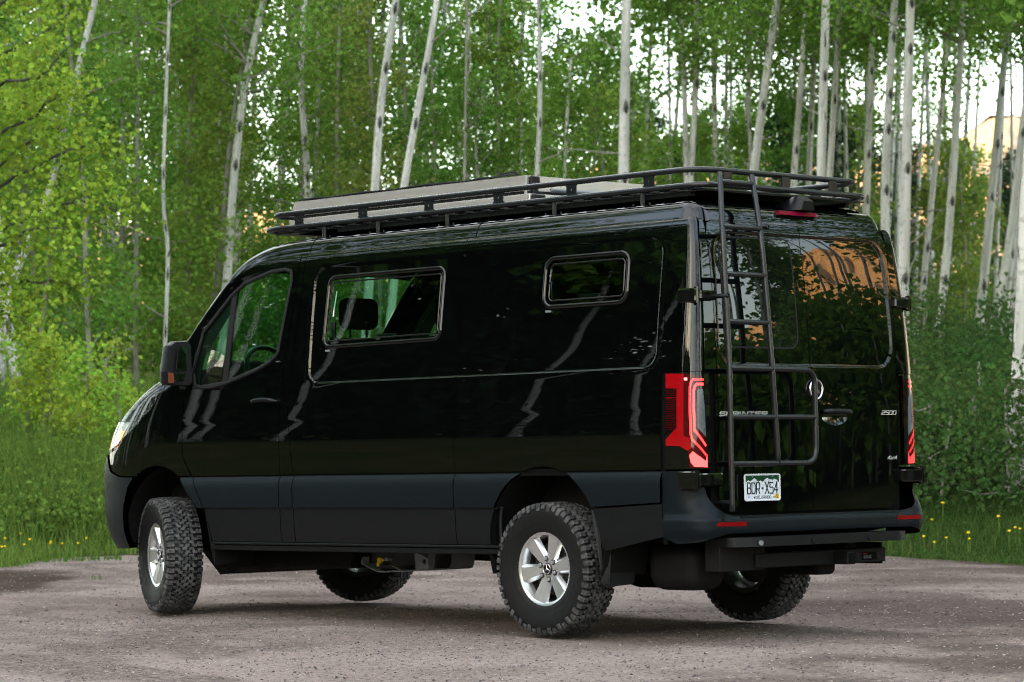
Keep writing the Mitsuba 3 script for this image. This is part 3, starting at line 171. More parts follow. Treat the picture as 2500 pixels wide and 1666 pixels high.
SAPLINGS = [('a',33.73,-18.15,np.float64(9.44),1.04),('a',33.21,-18.52,np.float64(9.63),1.39),('a',30.77,-18.13,np.float64(8.79),1.07),('a',30.37,-18.38,np.float64(9.19),1.23),('a',30.89,-20.34,np.float64(7.29),1.49),('a',28.17,-18.6,np.float64(7.35),0.93),('a',29.11,-20.18,np.float64(6.08),1.45),('a',28.31,-21.01,np.float64(6.94),1.05),('a',26.8,-20.25,np.float64(7.46),1.02),('a',25.42,-20.33,np.float64(6.97),0.99),('a',28.19,-23.78,np.float64(7.93),1.41),('a',26.95,-24.06,np.float64(6.12),1.22),('a',26.92,-25.02,np.float64(5.48),1.26),('a',24.84,-23.7,np.float64(6.38),0.99),('a',23.95,-24.56,np.float64(5.49),1.25),('a',27.31,-13.78,np.float64(7.82),0.99),('a',24.91,-12.82,np.float64(7.89),0.96),('a',24.16,-13.39,np.float64(7.09),1.08),('a',25.91,-15.43,np.float64(8.19),1.41),('a',26.57,-16.84,np.float64(7.84),0.99),('a',26.49,-17.12,np.float64(7.91),1.01),('a',37.89,-21.06,np.float64(10.1),1.13),('a',35.21,-19.77,np.float64(9.61),1.43),('a',36.48,-21.57,np.float64(9.79),1.35),('a',35.14,-21.19,np.float64(9.91),0.97),('a',35.86,-23.31,np.float64(9.72),1.21),('a',33.63,-22.46,np.float64(9.37),1.31),('a',34.31,-23.53,np.float64(9.67),1.45),('a',36.15,-25.79,np.float64(10.0),1.35),('a',31.04,-23.06,np.float64(8.59),1.39),('a',33.5,-25.47,np.float64(9.22),1.21),('a',30.56,-24.46,np.float64(8.64),1.12),('a',30.91,-25.3,np.float64(8.31),1.24),('a',29.96,-25.54,np.float64(7.64),1.17),('a',30.45,-27.49,np.float64(8.35),1.44),('a',30.36,-28.24,np.float64(8.08),1.43),('a',31.69,-30.31,np.float64(7.27),1.16),('a',31.24,-31.06,np.float64(7.52),1.38),('a',29.5,-30.5,np.float64(6.79),1.1),('a',42.96,-24.07,np.float64(11.07),1.03),('a',48.1,-28.84,np.float64(12.27),1.19),('a',46.04,-28.1,np.float64(11.93),1.48),('a',45.28,-28.39,np.float64(12.07),1.01),('a',42.98,-27.35,np.float64(11.62),1.39),('a',39.56,-26.17,np.float64(10.81),1.38),('a',42.6,-29.51,np.float64(11.2),0.93),('a',38.05,-26.26,np.float64(10.48),1.05),('a',42.22,-30.6,np.float64(10.94),1.25),('a',42.65,-31.91,np.float64(11.12),1.09),('a',40.62,-31.81,np.float64(10.52),1.29),('a',37.33,-29.71,np.float64(9.79),0.92),('a',43.11,-35.91,np.float64(10.44),0.93),('a',37.49,-31.56,np.float64(9.19),1.28),('a',36.77,-32.24,np.float64(8.63),1.38),('a',40.18,-35.88,np.float64(9.98),1.02),('a',38.43,-35.67,np.float64(9.41),0.96),('a',37.8,-36.21,np.float64(8.83),1.38),('a',38.12,-37.31,np.float64(8.54),1.44),('a',32.29,-32.33,np.float64(7.47),1.03),('a',38.63,-40.31,np.float64(7.86),1.05),('a',35.96,-38.52,np.float64(6.21),1.13),('a',61.11,-36.04,np.float64(14.65),1.56),('a',58.59,-35.82,np.float64(14.11),1.47),('a',56.8,-35.78,np.float64(13.95),1.83),('a',53.89,-35.16,np.float64(13.64),1.83),('a',51.28,-34.02,np.float64(13.17),1.36),('a',51.94,-36.48,np.float64(13.12),1.88),('a',50.37,-36.21,np.float64(12.69),1.92),('a',56.39,-42.04,np.float64(13.53),1.81),('a',56.83,-44.24,np.float64(13.67),1.56),('a',52.72,-41.41,np.float64(13.0),1.43),('a',52.1,-42.46,np.float64(12.69),1.93),('a',47.23,-39.4,np.float64(11.76),1.75),('a',55.83,-49.21,np.float64(12.56),1.89),('a',47.99,-43.47,np.float64(11.35),1.43),('a',51.48,-48.21,np.float64(11.95),1.61),('a',47.09,-44.97,np.float64(10.74),1.89),('a',45.93,-45.43,np.float64(9.9),1.81),('a',50.26,-51.15,np.float64(9.86),1.57),('a',48.87,-50.97,np.float64(8.9),1.4),('a',48.48,-52.88,np.float64(7.93),1.39),('d',41.5,-43.69,np.float64(7.66),1.24),('d',38.36,-41.48,np.float64(6.32),1.45),('d',38.22,-42.05,np.float64(6.9),1.18),('d',32.97,-37.0,np.float64(5.98),1.33),('d',29.73,-34.42,np.float64(5.69),1.43),('d',31.25,-37.23,np.float64(6.71),1.04),('d',28.87,-34.77,np.float64(6.53),0.97),('d',37.1,-45.31,np.float64(6.99),1.01),('d',30.41,-38.54,np.float64(6.6),1.07),('d',33.78,-43.41,np.float64(7.1),1.14),('d',35.75,-47.01,np.float64(7.23),0.98),('d',36.62,-48.55,np.float64(6.35),1.04),('d',28.27,-39.43,np.float64(5.43),1.2),('d',26.28,-37.63,np.float64(4.86),1.26),('d',28.08,-40.28,np.float64(4.72),1.43),('d',33.21,-48.62,np.float64(5.65),1.32),('d',31.35,-47.14,np.float64(4.91),1.08),('d',52.04,-54.84,np.float64(9.09),1.94),('d',45.62,-49.19,np.float64(7.2),1.41),('d',42.02,-46.07,np.float64(6.56),1.7),('d',44.11,-49.38,np.float64(7.77),1.79),('d',52.69,-59.75,np.float64(8.83),1.59),('d',50.68,-58.51,np.float64(8.5),1.77),('d',46.67,-54.51,np.float64(8.59),1.35),('d',39.06,-46.94,np.float64(7.22),1.63),('d',47.95,-58.05,np.float64(8.77),1.81),('d',45.58,-55.95,np.float64(8.61),1.95),('d',43.76,-54.67,np.float64(8.56),1.69),('d',45.12,-57.3,np.float64(8.19),1.44),('d',39.45,-51.79,np.float64(7.25),1.83),('d',43.56,-57.78,np.float64(7.32),1.63),('d',46.46,-62.43,np.float64(7.47),1.75),('d',42.87,-58.63,np.float64(7.1),1.82),('d',41.33,-57.58,np.float64(6.91),1.65),('d',45.31,-63.85,np.float64(7.2),1.89),('d',40.14,-58.27,np.float64(5.68),1.32),('d',44.79,-65.35,np.float64(6.04),1.69),('u',17.13,-24.25,np.float64(1.66),0.87),('u',14.65,-21.27,np.float64(1.5),0.87),('u',14.83,-21.95,np.float64(1.21),0.85),('u',18.42,-26.8,np.float64(1.89),0.85),('u',17.94,-26.39,np.float64(0.82),0.97),('u',17.71,-26.36,np.float64(1.21),0.9),('u',14.85,-22.9,np.float64(1.41),1.03),('u',16.81,-25.88,np.float64(1.13),0.85),('u',13.26,-21.4,np.float64(1.26),0.98),('u',12.26,-20.35,np.float64(1.29),1.03),('u',12.21,-20.48,np.float64(1.35),0.8),('u',11.62,-17.15,np.float64(1.11),0.68),('u',11.96,-17.86,np.float64(1.05),0.66),('u',10.85,-17.55,np.float64(1.03),0.75),('y',18.61,-8.38,np.float64(1.66),0.49),('y',17.85,-8.01,np.float64(1.59),0.74),('y',17.8,-8.11,np.float64(1.74),0.59),('y',18.39,-8.68,np.float64(1.49),0.53),('y',17.57,-8.35,np.float64(0.88),0.57),('y',19.07,-9.53,np.float64(1.43),0.73),('y',18.57,-9.4,np.float64(1.47),0.65),('y',18.76,-9.66,np.float64(1.02),0.74),('y',17.04,-8.59,np.float64(1.37),0.46),('a',30.24,-15.42,np.float64(1.98),1.29),('a',29.44,-15.46,np.float64(1.84),1.3),('a',27.53,-14.46,np.float64(1.93),1.07),('a',29.13,-16.0,np.float64(1.81),1.11),('a',29.9,-17.22,np.float64(1.28),1.16),('a',30.35,-17.68,np.float64(1.25),1.06),('a',29.41,-17.77,np.float64(0.98),1.11),('a',27.1,-16.56,np.float64(1.68),1.05),('a',26.14,-16.25,np.float64(1.93),1.01),('a',29.43,-19.14,np.float64(1.56),1.11),('a',27.98,-18.58,np.float64(1.85),1.25),('a',28.98,-19.74,np.float64(2.04),1.3),('a',28.1,-19.6,np.float64(2.09),1.29),('u',8.01,-12.48,np.float64(1.3),0.89),('u',7.47,-11.99,np.float64(1.1),0.68),('u',7.59,-12.45,np.float64(1.22),0.67),('u',7.19,-12.11,np.float64(1.06),0.74),('u',8.5,-14.0,np.float64(0.85),0.68),('u',7.83,-13.37,np.float64(1.17),0.64),('u',7.64,-13.37,np.float64(1.07),0.62),('u',6.44,-12.3,np.float64(1.3),0.84),('u',6.24,-12.33,np.float64(1.29),0.65)]
BACK = [(27.16,20.05,17.4,0.086,0.08,'s'),(20.32,22.97,15.2,0.096,0.09,'s'),(21.22,20.65,16.3,0.12,0.07,'s'),(36.43,37.81,17.0,0.103,0.05,'s'),(31.05,24.77,17.7,0.127,0.06,'s'),(22.88,31.07,17.1,0.086,0.04,'s'),(41.21,28.59,17.0,0.131,0.09,'s'),(30.48,25.71,16.8,0.132,0.07,'s'),(25.73,33.93,17.5,0.11,0.09,'s'),(23.01,16.32,15.1,0.122,0.07,'s'),(29.36,38.96,16.2,0.138,0.08,'s'),(23.91,27.99,15.6,0.09,0.05,'s'),(20.1,20.3,15.1,0.13,0.04,'s'),(29.36,25.8,16.9,0.11,0.11,'s'),(27.16,31.37,16.9,0.11,0.12,'s'),(36.41,25.91,16.7,0.083,0.06,'s'),(28.0,38.2,15.0,0.098,0.03,'s'),(17.92,22.15,15.2,0.139,0.07,'s'),(21.1,16.48,16.2,0.102,0.08,'s'),(25.57,14.72,15.6,0.106,0.06,'s'),(23.4,23.84,17.7,0.138,0.04,'s'),(33.71,23.61,17.3,0.084,0.05,'s'),(33.08,29.22,17.7,0.132,0.1,'s'),(45.28,27.0,16.8,0.085,0.05,'s'),(25.28,25.93,16.3,0.128,0.1,'s'),(34.36,32.95,16.2,0.138,0.08,'s'),(15.43,21.7,17.6,0.114,0.09,'s'),(44.16,25.01,17.0,0.092,0.05,'s'),(36.1,32.13,15.4,0.138,0.11,'s'),(35.1,25.42,16.1,0.122,0.04,'s'),(31.23,27.92,16.9,0.122,0.11,'s'),(24.03,17.43,16.2,0.114,0.12,'s'),(30.79,34.3,17.9,0.096,0.05,'s'),(25.57,21.92,17.0,0.137,0.04,'s'),(32.44,30.3,16.5,0.135,0.1,'s'),(22.35,15.56,17.5,0.138,0.03,'s'),(29.34,35.15,17.7,0.096,0.09,'s'),(17.48,20.04,17.1,0.097,0.07,'s'),(19.51,25.63,16.4,0.101,0.05,'s'),(22.69,20.38,17.4,0.117,0.06,'s'),(20.18,28.67,17.0,0.124,0.05,'s'),(17.57,24.51,15.5,0.106,0.08,'s'),(29.73,43.11,18.0,0.095,0.08,'s'),(24.08,20.9,15.2,0.09,0.06,'s'),(25.09,15.69,15.1,0.117,0.07,'s'),(32.51,23.54,16.3,0.12,0.11,'s'),(33.9,27.21,15.7,0.136,0.09,'s'),(27.08,18.12,15.5,0.091,0.06,'s'),(24.05,29.69,15.8,0.105,0.05,'s'),(38.07,25.91,15.5,0.098,0.04,'s'),(23.25,26.96,17.0,0.093,0.03,'s'),(37.25,29.02,17.5,0.101,0.11,'s'),(34.32,20.52,15.8,0.106,0.05,'s'),(20.48,26.97,17.8,0.087,0.07,'s'),(34.12,29.76,16.0,0.11,0.04,'s'),(36.19,27.91,15.3,0.108,0.05,'s'),(28.22,34.58,16.1,0.103,0.1,'s'),(35.92,36.29,17.8,0.109,0.09,'s'),(24.63,23.59,16.4,0.123,0.08,'s'),(27.11,28.11,17.9,0.127,0.04,'s'),(42.29,21.33,13.3,0.101,0.15,'s'),(25.14,8.68,11.9,0.131,0.24,'s'),(41.52,18.98,12.6,0.093,0.25,'s'),(43.76,16.15,11.3,0.086,0.24,'s'),(44.23,13.08,11.6,0.127,0.07,'s'),(19.17,37.63,10.5,0.117,0.09,'s'),(17.89,30.55,12.5,0.088,0.1,'s'),(17.35,39.41,11.8,0.097,0.23,'s'),(16.14,30.15,13.5,0.092,0.25,'s'),(18.57,39.65,13.5,0.135,0.12,'s'),(8.78,-21.95,16.0,0.111,0.26,'x'),(1.63,-11.92,17.6,0.119,0.3,'x'),(0.49,-14.8,15.1,0.11,0.12,'x'),(-5.18,-12.66,15.9,0.129,0.16,'x'),(6.46,-17.17,19.3,0.112,0.28,'x'),(0.67,-19.01,16.6,0.15,0.18,'x'),(-6.55,-15.39,17.7,0.15,0.22,'x'),(-7.03,-21.54,16.6,0.137,0.12,'x'),(4.99,-23.39,19.4,0.122,0.23,'x'),(-3.13,-20.78,17.4,0.111,0.2,'x'),(4.61,-16.87,15.8,0.138,0.27,'x'),(-7.23,-18.47,18.2,0.101,0.14,'x'),(6.86,-21.82,20.0,0.102,0.2,'x'),(-4.62,-19.36,17.6,0.131,0.27,'x'),(-2.85,-16.81,18.5,0.102,0.24,'x'),(9.9,-23.81,19.5,0.109,0.29,'x'),(-0.58,-12.95,19.7,0.131,0.29,'x'),(-0.63,-17.56,17.9,0.1,0.26,'x'),(5.51,-15.35,15.5,0.122,0.24,'x'),(-5.31,-22.07,17.3,0.146,0.14,'x'),(-7.63,-13.18,17.3,0.118,0.27,'x'),(2.49,-14.01,18.2,0.139,0.21,'x'),(2.58,-20.98,18.3,0.11,0.29,'x'),(-3.84,-23.29,16.3,0.138,0.19,'x'),(3.32,-22.63,15.9,0.11,0.29,'x'),(5.68,-20.47,18.3,0.117,0.21,'x'),(22.53,1.55,17.9,0.107,0.48,'n'),(21.68,7.32,17.6,0.129,0.44,'n'),(23.31,12.88,21.7,0.112,0.47,'n'),(16.45,-0.12,20.9,0.12,0.49,'n'),(21.41,2.27,20.9,0.117,0.48,'n'),(25.12,3.96,21.3,0.134,0.41,'n'),(17.46,9.21,20.0,0.139,0.45,'n'),(19.37,5.75,19.6,0.109,0.45,'n'),(26.86,0.66,20.1,0.09,0.4,'n'),(17.88,6.07,21.5,0.112,0.45,'n'),(11.22,24.58,18.6,0.099,0.45,'n'),(9.28,25.98,18.3,0.086,0.43,'n'),(3.11,24.83,18.6,0.118,0.43,'n'),(14.68,27.28,17.6,0.095,0.48,'n'),(6.88,28.95,17.3,0.095,0.47,'n'),(26.82,4.48,13.7,0.116,0.23,'w'),(44.79,-1.44,15.9,0.093,0.15,'w'),(26.75,-2.71,12.6,0.114,0.35,'w'),(28.34,-4.88,14.5,0.098,0.08,'w'),(40.16,-12.89,12.4,0.118,0.19,'w'),(35.03,4.26,12.9,0.093,0.14,'w'),(29.11,-6.19,13.2,0.116,0.22,'w'),(31.37,-10.33,15.7,0.136,0.17,'w'),(29.51,-7.85,12.5,0.096,0.33,'w'),(33.6,6.43,14.2,0.122,0.27,'w'),(39.68,2.8,14.4,0.088,0.27,'w'),(28.23,1.83,12.8,0.118,0.18,'w'),(30.32,4.6,14.7,0.117,0.11,'w'),(31.31,-5.83,13.2,0.085,0.14,'w'),(29.48,-0.55,14.5,0.105,0.2,'w'),(39.31,-9.51,12.3,0.137,0.24,'w'),(13.22,-31.78,14.8,0.102,0.38,'w'),(5.76,-30.53,13.8,0.089,0.22,'w'),(5.65,-38.81,13.6,0.107,0.14,'w'),(1.66,-32.86,17.4,0.088,0.15,'w'),(9.22,-32.55,13.4,0.121,0.39,'w'),(12.13,-41.5,16.7,0.1,0.34,'w'),(5.44,-24.44,14.8,0.137,0.3,'w'),(3.9,-37.06,16.4,0.089,0.24,'w'),(8.51,-24.23,15.7,0.087,0.18,'w'),(9.3,-29.03,17.1,0.124,0.29,'w'),(-0.03,-32.03,17.4,0.118,0.12,'w'),(5.67,-32.01,15.4,0.105,0.34,'w'),(-2.95,48.57,15.8,0.134,0.34,'s'),(14.21,32.36,11.9,0.111,0.22,'s'),(15.16,47.73,13.1,0.092,0.28,'s'),(-21.1,40.85,15.6,0.087,0.34,'s'),(5.0,40.56,13.3,0.108,0.35,'s'),(6.78,41.98,13.2,0.117,0.29,'s'),(18.42,45.37,14.2,0.089,0.27,'s'),(-19.05,44.75,13.0,0.094,0.39,'s'),(-22.48,-25.65,10.6,0.112,0.08,'q'),(-23.95,-26.86,11.1,0.082,0.15,'q'),(-20.57,-22.59,10.1,0.107,0.07,'q'),(-21.03,-22.65,12.9,0.067,0.13,'q'),(-25.89,-27.81,9.5,0.115,0.15,'q'),(-21.1,-21.97,10.1,0.089,0.17,'q'),(-16.57,-34.26,12.6,0.073,0.08,'q'),(-13.27,-25.99,10.1,0.116,0.19,'q'),(-14.83,-28.31,11.2,0.108,0.15,'q'),(-12.62,-22.82,12.4,0.115,0.05,'q'),(-18.68,-32.45,12.4,0.108,0.1,'q'),(-15.02,-24.72,12.4,0.107,0.2,'q'),(-19.66,-31.35,10.8,0.088,0.28,'q'),(-19.3,-30.05,9.9,0.075,0.15,'q'),(-21.49,-17.19,9.9,0.07,0.15,'q'),(-20.5,-15.52,10.6,0.117,0.15,'q'),(-28.16,-20.64,10.8,0.077,0.19,'q'),(-20.61,-13.51,11.9,0.089,0.18,'q'),(-23.24,-14.78,9.7,0.074,0.06,'q'),(-26.05,-15.74,12.8,0.079,0.19,'q'),(-19.56,-10.6,11.2,0.096,0.16,'q'),(-21.07,-11.0,9.3,0.096,0.1,'q'),(-31.39,-16.94,12.6,0.082,0.17,'q'),(-13.52,-18.94,3.3,0.03,0.05,'r'),(-11.55,-15.48,3.0,0.03,0.03,'r'),(-13.69,-18.36,4.0,0.03,0.04,'r'),(-12.25,-15.83,3.1,0.03,0.04,'r'),(-12.39,-15.7,3.7,0.03,0.05,'r'),(-14.38,-17.79,3.8,0.03,0.03,'r'),(-12.66,-15.23,3.8,0.03,0.04,'r'),(-13.6,-15.9,3.9,0.03,0.04,'r'),(-14.33,-16.51,3.7,0.03,0.02,'r'),(-13.68,-13.25,2.2,0.03,0.03,'r'),(-14.13,-13.37,2.3,0.03,0.04,'r'),(-15.22,-14.27,2.1,0.03,0.04,'r'),(-15.25,-13.74,1.8,0.03,0.05,'r'),(-14.44,-12.63,2.3,0.03,0.03,'r'),(-14.99,-12.93,2.2,0.03,0.03,'r'),(-14.31,-11.92,2.1,0.03,0.04,'r'),(-16.53,-22.86,14.4,0.098,0.88,'t'),(-20.65,-27.57,13.5,0.106,0.88,'t'),(-17.45,-22.89,14.2,0.074,0.81,'t'),(-14.94,-18.57,12.5,0.063,0.86,'t'),(-21.35,-26.51,13.7,0.084,0.81,'t'),(-21.01,-20.9,12.6,0.091,0.6,'t'),(-27.73,-26.44,13.0,0.076,0.65,'t'),(-20.65,-18.54,11.3,0.079,0.69,'t'),(-15.1,-35.91,10.1,0.135,0.34,'r'),(-8.47,-25.24,13.8,0.091,0.44,'r'),(1.72,-25.79,12.3,0.111,0.48,'r'),(-8.8,-26.43,12.7,0.089,0.28,'r'),(-3.76,-37.28,11.0,0.135,0.3,'r'),(3.22,-34.26,12.9,0.117,0.43,'r'),(-8.42,-33.92,10.5,0.119,0.49,'r'),(2.62,-24.6,13.6,0.116,0.33,'r'),(-6.12,-28.6,11.8,0.137,0.43,'r'),(-11.53,-34.09,12.4,0.14,0.29,'r'),(-27.29,-15.53,10.9,0.087,0.37,'r'),(-25.84,-4.55,11.9,0.097,0.27,'r'),(-35.56,-9.19,12.3,0.119,0.39,'r'),(-29.57,-7.46,10.6,0.098,0.25,'r'),(-21.43,-12.28,13.2,0.124,0.24,'r'),(-24.7,-16.13,13.9,0.138,0.23,'r'),(-29.57,-21.2,12.1,0.117,0.34,'r'),(-31.69,-22.87,13.8,0.104,0.1,'r'),(-28.02,-6.61,10.4,0.113,0.14,'r'),(-25.95,-8.29,13.6,0.108,0.13,'r'),(-34.35,-20.05,12.9,0.08,0.35,'r'),(-36.2,-10.02,13.3,0.121,0.12,'r'),(-30.77,4.44,15.2,0.125,0.45,'b'),(-34.72,1.38,15.5,0.08,0.29,'b'),(-41.66,-1.07,16.6,0.114,0.24,'b'),(-33.84,30.03,13.6,0.12,0.31,'b'),(-31.72,6.23,13.5,0.113,0.28,'b'),(-45.56,6.19,13.7,0.095,0.25,'b'),(-34.18,11.38,15.6,0.132,0.46,'b'),(-35.12,13.35,13.2,0.124,0.44,'b'),(-40.12,22.05,14.3,0.091,0.3,'b'),(-41.1,1.86,13.0,0.088,0.49,'b'),(-25.69,35.21,17.7,0.112,0.44,'b'),(-38.91,12.63,16.0,0.085,0.48,'b'),(-32.07,1.83,15.3,0.117,0.5,'b'),(-36.0,8.02,16.5,0.111,0.23,'b'),(-35.84,9.25,14.3,0.083,0.42,'b'),(-43.15,-1.13,16.0,0.083,0.41,'b'),(-34.8,-2.37,17.2,0.112,0.43,'b'),(-34.16,6.82,15.4,0.086,0.24,'b'),(-37.41,22.82,16.3,0.135,0.44,'b'),(-43.14,-2.97,14.8,0.082,0.28,'b')]

# ---- the setting: gravel lot, forest ground, hills -------------------------------------------------------------------
def gravel_colour(p, n, uv):
    x, y = p.x, p.y
    patch = fbm(x * 0.35, y * 0.35, 0.0, 4)
    streak = fbm(x * 1.1 + y * 0.4, y * 1.3 - x * 0.3, 3.0, 4)
    fine = fbm(x * 42, y * 42, 1.0, 3)
    grain = noise(x * 190, y * 190, 2.0)
    d1, d2, w = voronoi(x * 26, y * 26)
    base = mix((0.090, 0.072, 0.063), (0.200, 0.164, 0.146), smoothstep(0.32, 0.68, patch))
    base = mix(base, mi.Color3f(0.220, 0.181, 0.162), 0.7 * smoothstep(0.5, 0.78, streak))
    base = base * (0.58 + 0.60 * fine + 0.25 * grain)
    dark = smoothstep(0.80, 0.95, w) * smoothstep(0.42, 0.2, d1)
    light = smoothstep(0.12, 0.03, w) * smoothstep(0.36, 0.2, d1)
    base = mix(base, mi.Color3f(0.045, 0.042, 0.045), 0.75 * dark)
    base = mix(base, mi.Color3f(0.30, 0.28, 0.27), 0.6 * light)
    damp = smoothstep(0.58, 0.72, fbm(x * 0.9 + 7, y * 1.3, 5.0, 4)) * smoothstep(0.3, 0.6, fine)
    base = mix(base, mi.Color3f(0.062, 0.051, 0.045), 0.7 * damp)
    e1, e2 = (x - 8.9) * 0.72 - (y + 1.1) * 0.69, (x - 8.9) * 0.69 + (y + 1.1) * 0.72
    soil = smoothstep(1.15, 0.75, dr.sqrt(dr.square(e1 / 2.2) + dr.square(e2 / 0.75)) + 0.7 * (fbm(x * 2.2, y * 2.2, 4.0, 4) - 0.5))
    return mix(base, mi.Color3f(0.040, 0.031, 0.024) * (0.6 + 0.8 * fine), 0.85 * soil)

mat('gravel', {'type': 'bumpmap', 'arbitrary': proc(lambda p, n, uv: fbm(p.x * 60, p.y * 60, 0.0, 3), eps=2e-3), 'scale': 0.006,
               'bsdf': {'type': 'diffuse', 'reflectance': proc(gravel_colour)}})
mat('forest_soil', {'type': 'diffuse', 'reflectance': proc(lambda p, n, uv: mix((0.03, 0.045, 0.012), (0.085, 0.075, 0.04), fbm(p.x * 2.2, p.y * 2.2, 0.0, 5)))})
mat('hillside', {'type': 'diffuse', 'reflectance': proc(lambda p, n, uv: mix(mix((0.33, 0.258, 0.175), (0.45, 0.36, 0.265), fbm(p.x * 0.03, p.y * 0.03, p.z * 0.05, 4)), (0.07, 0.085, 0.035), smoothstep(0.64, 0.70, fbm(p.x * 0.12, p.y * 0.12, p.z * 0.2, 4))))})

mat('wooded_slope', {'type': 'diffuse', 'reflectance': proc(lambda p, n, uv: mix((0.012, 0.022, 0.008), (0.04, 0.06, 0.02), fbm(p.x * 0.3, p.y * 0.3, p.z * 0.3, 4)))})

def lot_relief(x, y):
    p = np.stack([x, y, x * 0], -1)
    bend = 0.9 * np.sin(x * 0.16 + 0.6) - 0.55
    rut = sum(np.exp(-(((y - bend - s) / 0.16) ** 2) ** 1.5) for s in (-0.95, 0.78)) * (0.4 + 0.9 * meshkit.noise(p * [0.35, 0.35, 0], 8))
    return -0.016 * rut + 0.05 * (meshkit.fbm(p * 0.5, 3, 1) - 0.5) + 0.026 * (meshkit.fbm(p * 2.1, 3, 2) - 0.5) + 0.016 * (meshkit.fbm(p * 9.0, 3, 3) - 0.5)

def sheet(xs, ys, height):
    X, Y = np.meshgrid(xs, ys, indexing='ij')
    v = np.stack([X, Y, height(X, Y)], -1).reshape(-1, 3)
    i, j = np.meshgrid(np.arange(len(xs) - 1), np.arange(len(ys) - 1), indexing='ij')
    k = i * len(ys) + j
    q = np.stack([k, k + len(ys), k + len(ys) + 1, k + 1], -1).reshape(-1, 4)
    return v, np.vstack([q[:, [0, 1, 2]], q[:, [0, 2, 3]]])

# the gravel lot, laid out along and across the way the tracks run, finer in its middle
_e1, _e2 = np.array([0.719, -0.694]), np.array([0.694, 0.719])
def lot_sheet():
    u = np.concatenate([np.arange(-16, 8, 1.0), np.arange(8, 33.0, 0.1)])
    w = np.concatenate([np.arange(-22, -7, 0.8), np.arange(-7, 7, 0.07), np.arange(7, 24, 0.8)])
    U, W = np.meshgrid(u, w, indexing='ij')
    X, Y = EYE[0] + U * _e1[0] - W * _e2[0], EYE[1] + U * _e1[1] - W * _e2[1]
    keep = shapely.contains_xy(LOT.buffer(0.9), X, Y)
    wheel = 0.028
    Z = lot_relief(X, Y) - 0.030 * np.clip(lot_dist(X, Y) / 0.9, 0, 1) - wheel
    near = np.exp(-(((X - 1.8) / 2.8) ** 2 + (Y / 1.4) ** 2) ** 2)
    Z = Z * (1 - 0.8 * near)
    v = np.stack([X, Y, Z], -1).reshape(-1, 3)
    i, j = np.meshgrid(np.arange(len(u) - 1), np.arange(len(w) - 1), indexing='ij')
    k = i * len(w) + j
    q = np.stack([k, k + len(w), k + len(w) + 1, k + 1], -1).reshape(-1, 4)
    q = q[keep.ravel()[q].all(1)]
    return v, np.vstack([q[:, [0, 1, 2]], q[:, [0, 2, 3]]])[:, ::-1]
put('gravel_lot', lot_sheet(), 'gravel', smooth=True, kind='structure', label='pale pinkish gravel lot scattered with small dark stones under the van', cat='ground')

def soil_height(x, y):
    d = lot_dist(x, y)
    return ground_height(x, y) - 0.25 * np.clip(1 - d / 0.5, 0, 1)
_far = np.array([-5200, -2600, -1400, -700, -380, -220, -140, -100, -80])
put('forest_ground', sheet(np.concatenate([_far, np.arange(-70, 70, 0.8), -_far[::-1]]), np.concatenate([_far, np.arange(-70, 70, 0.8), -_far[::-1]]),
                           lambda x, y: np.where(np.hypot(x, y) < 110, soil_height(x, y), 3.0)), 'forest_soil', smooth=True, kind='structure',
    label='shaded forest ground rising beyond the gravel lot', cat='ground')

def hill(az, ridge, near, far, seed, z0=-2.0):
    """a hillside between two distances; ridge gives its height (degrees above the level) at each azimuth"""
    a, s = np.radians(np.linspace(az[0], az[1], 220)), np.linspace(0, 1, 46)
    A, S = np.meshgrid(a, s, indexing='ij')
    R = near + (far - near) * S
    top = np.interp(np.degrees(A), ridge[0], ridge[1])
    p = np.stack([A * 60, S * 9, A * 0], -1)
    H = far * np.tan(np.radians(top)) * np.clip(S * 1.12, 0, 1) ** 1.15 * (1 - 0.25 * np.clip((S - 0.9) * 10, 0, 1))
    H = H * (0.86 + 0.28 * meshkit.fbm(p, 5, seed)) + z0
    v = np.stack([R * np.cos(A), R * np.sin(A), H], -1).reshape(-1, 3)
    i, j = np.meshgrid(np.arange(len(a) - 1), np.arange(len(s) - 1), indexing='ij')
    k = i * len(s) + j
    q = np.stack([k, k + len(s), k + len(s) + 1, k + 1], -1).reshape(-1, 4)
    return v, np.vstack([q[:, [0, 1, 2]], q[:, [0, 2, 3]]])[:, ::-1]
put('hills', hill((-84, -12), ([-84, -60, -54, -48, -44, -40, -34, -25, -12], [5, 5.4, 5.6, 5.2, 4.6, 4.3, 4.2, 4.0, 3]), 500, 1250, 4), 'hillside', smooth=True, kind='structure',
    label='sunlit hillside far beyond the aspens on the right', cat='hill')
put('hills', hill((-90, -6), ([-90, -70, -54, -48, -42, -34, -20, -6], [2.4, 2.8, 3.0, 3.6, 3.9, 3.8, 3.2, 2.0]), 108, 190, 21), 'wooded_slope', smooth=True, kind='structure',
    label='dark wooded rise added close behind the aspens to darken the gaps', cat='hill')  # added slope that makes the gaps between the trees dark
put('hills', hill((-172, -108), ([-172, -150, -141, -136, -132, -129, -124, -116, -108], [3, 4, 4.5, 5.5, 8.5, 13, 17, 16, 12]), 190, 520, 8), 'hillside', smooth=True, kind='structure',
    label='sunlit slope behind the camera mirrored in the rear doors', cat='hill')
put('hills', hill((2, 126), ([2, 14, 30, 60, 72, 104, 115, 126], [3, 5, 7, 8, 11.5, 11.5, 9, 4]), 90, 350, 12), 'wooded_slope', smooth=True, kind='structure',
    label='unseen wooded ridge added to hide the low sun from the lot', cat='hill')  # out of view, added to keep direct sun off the lot

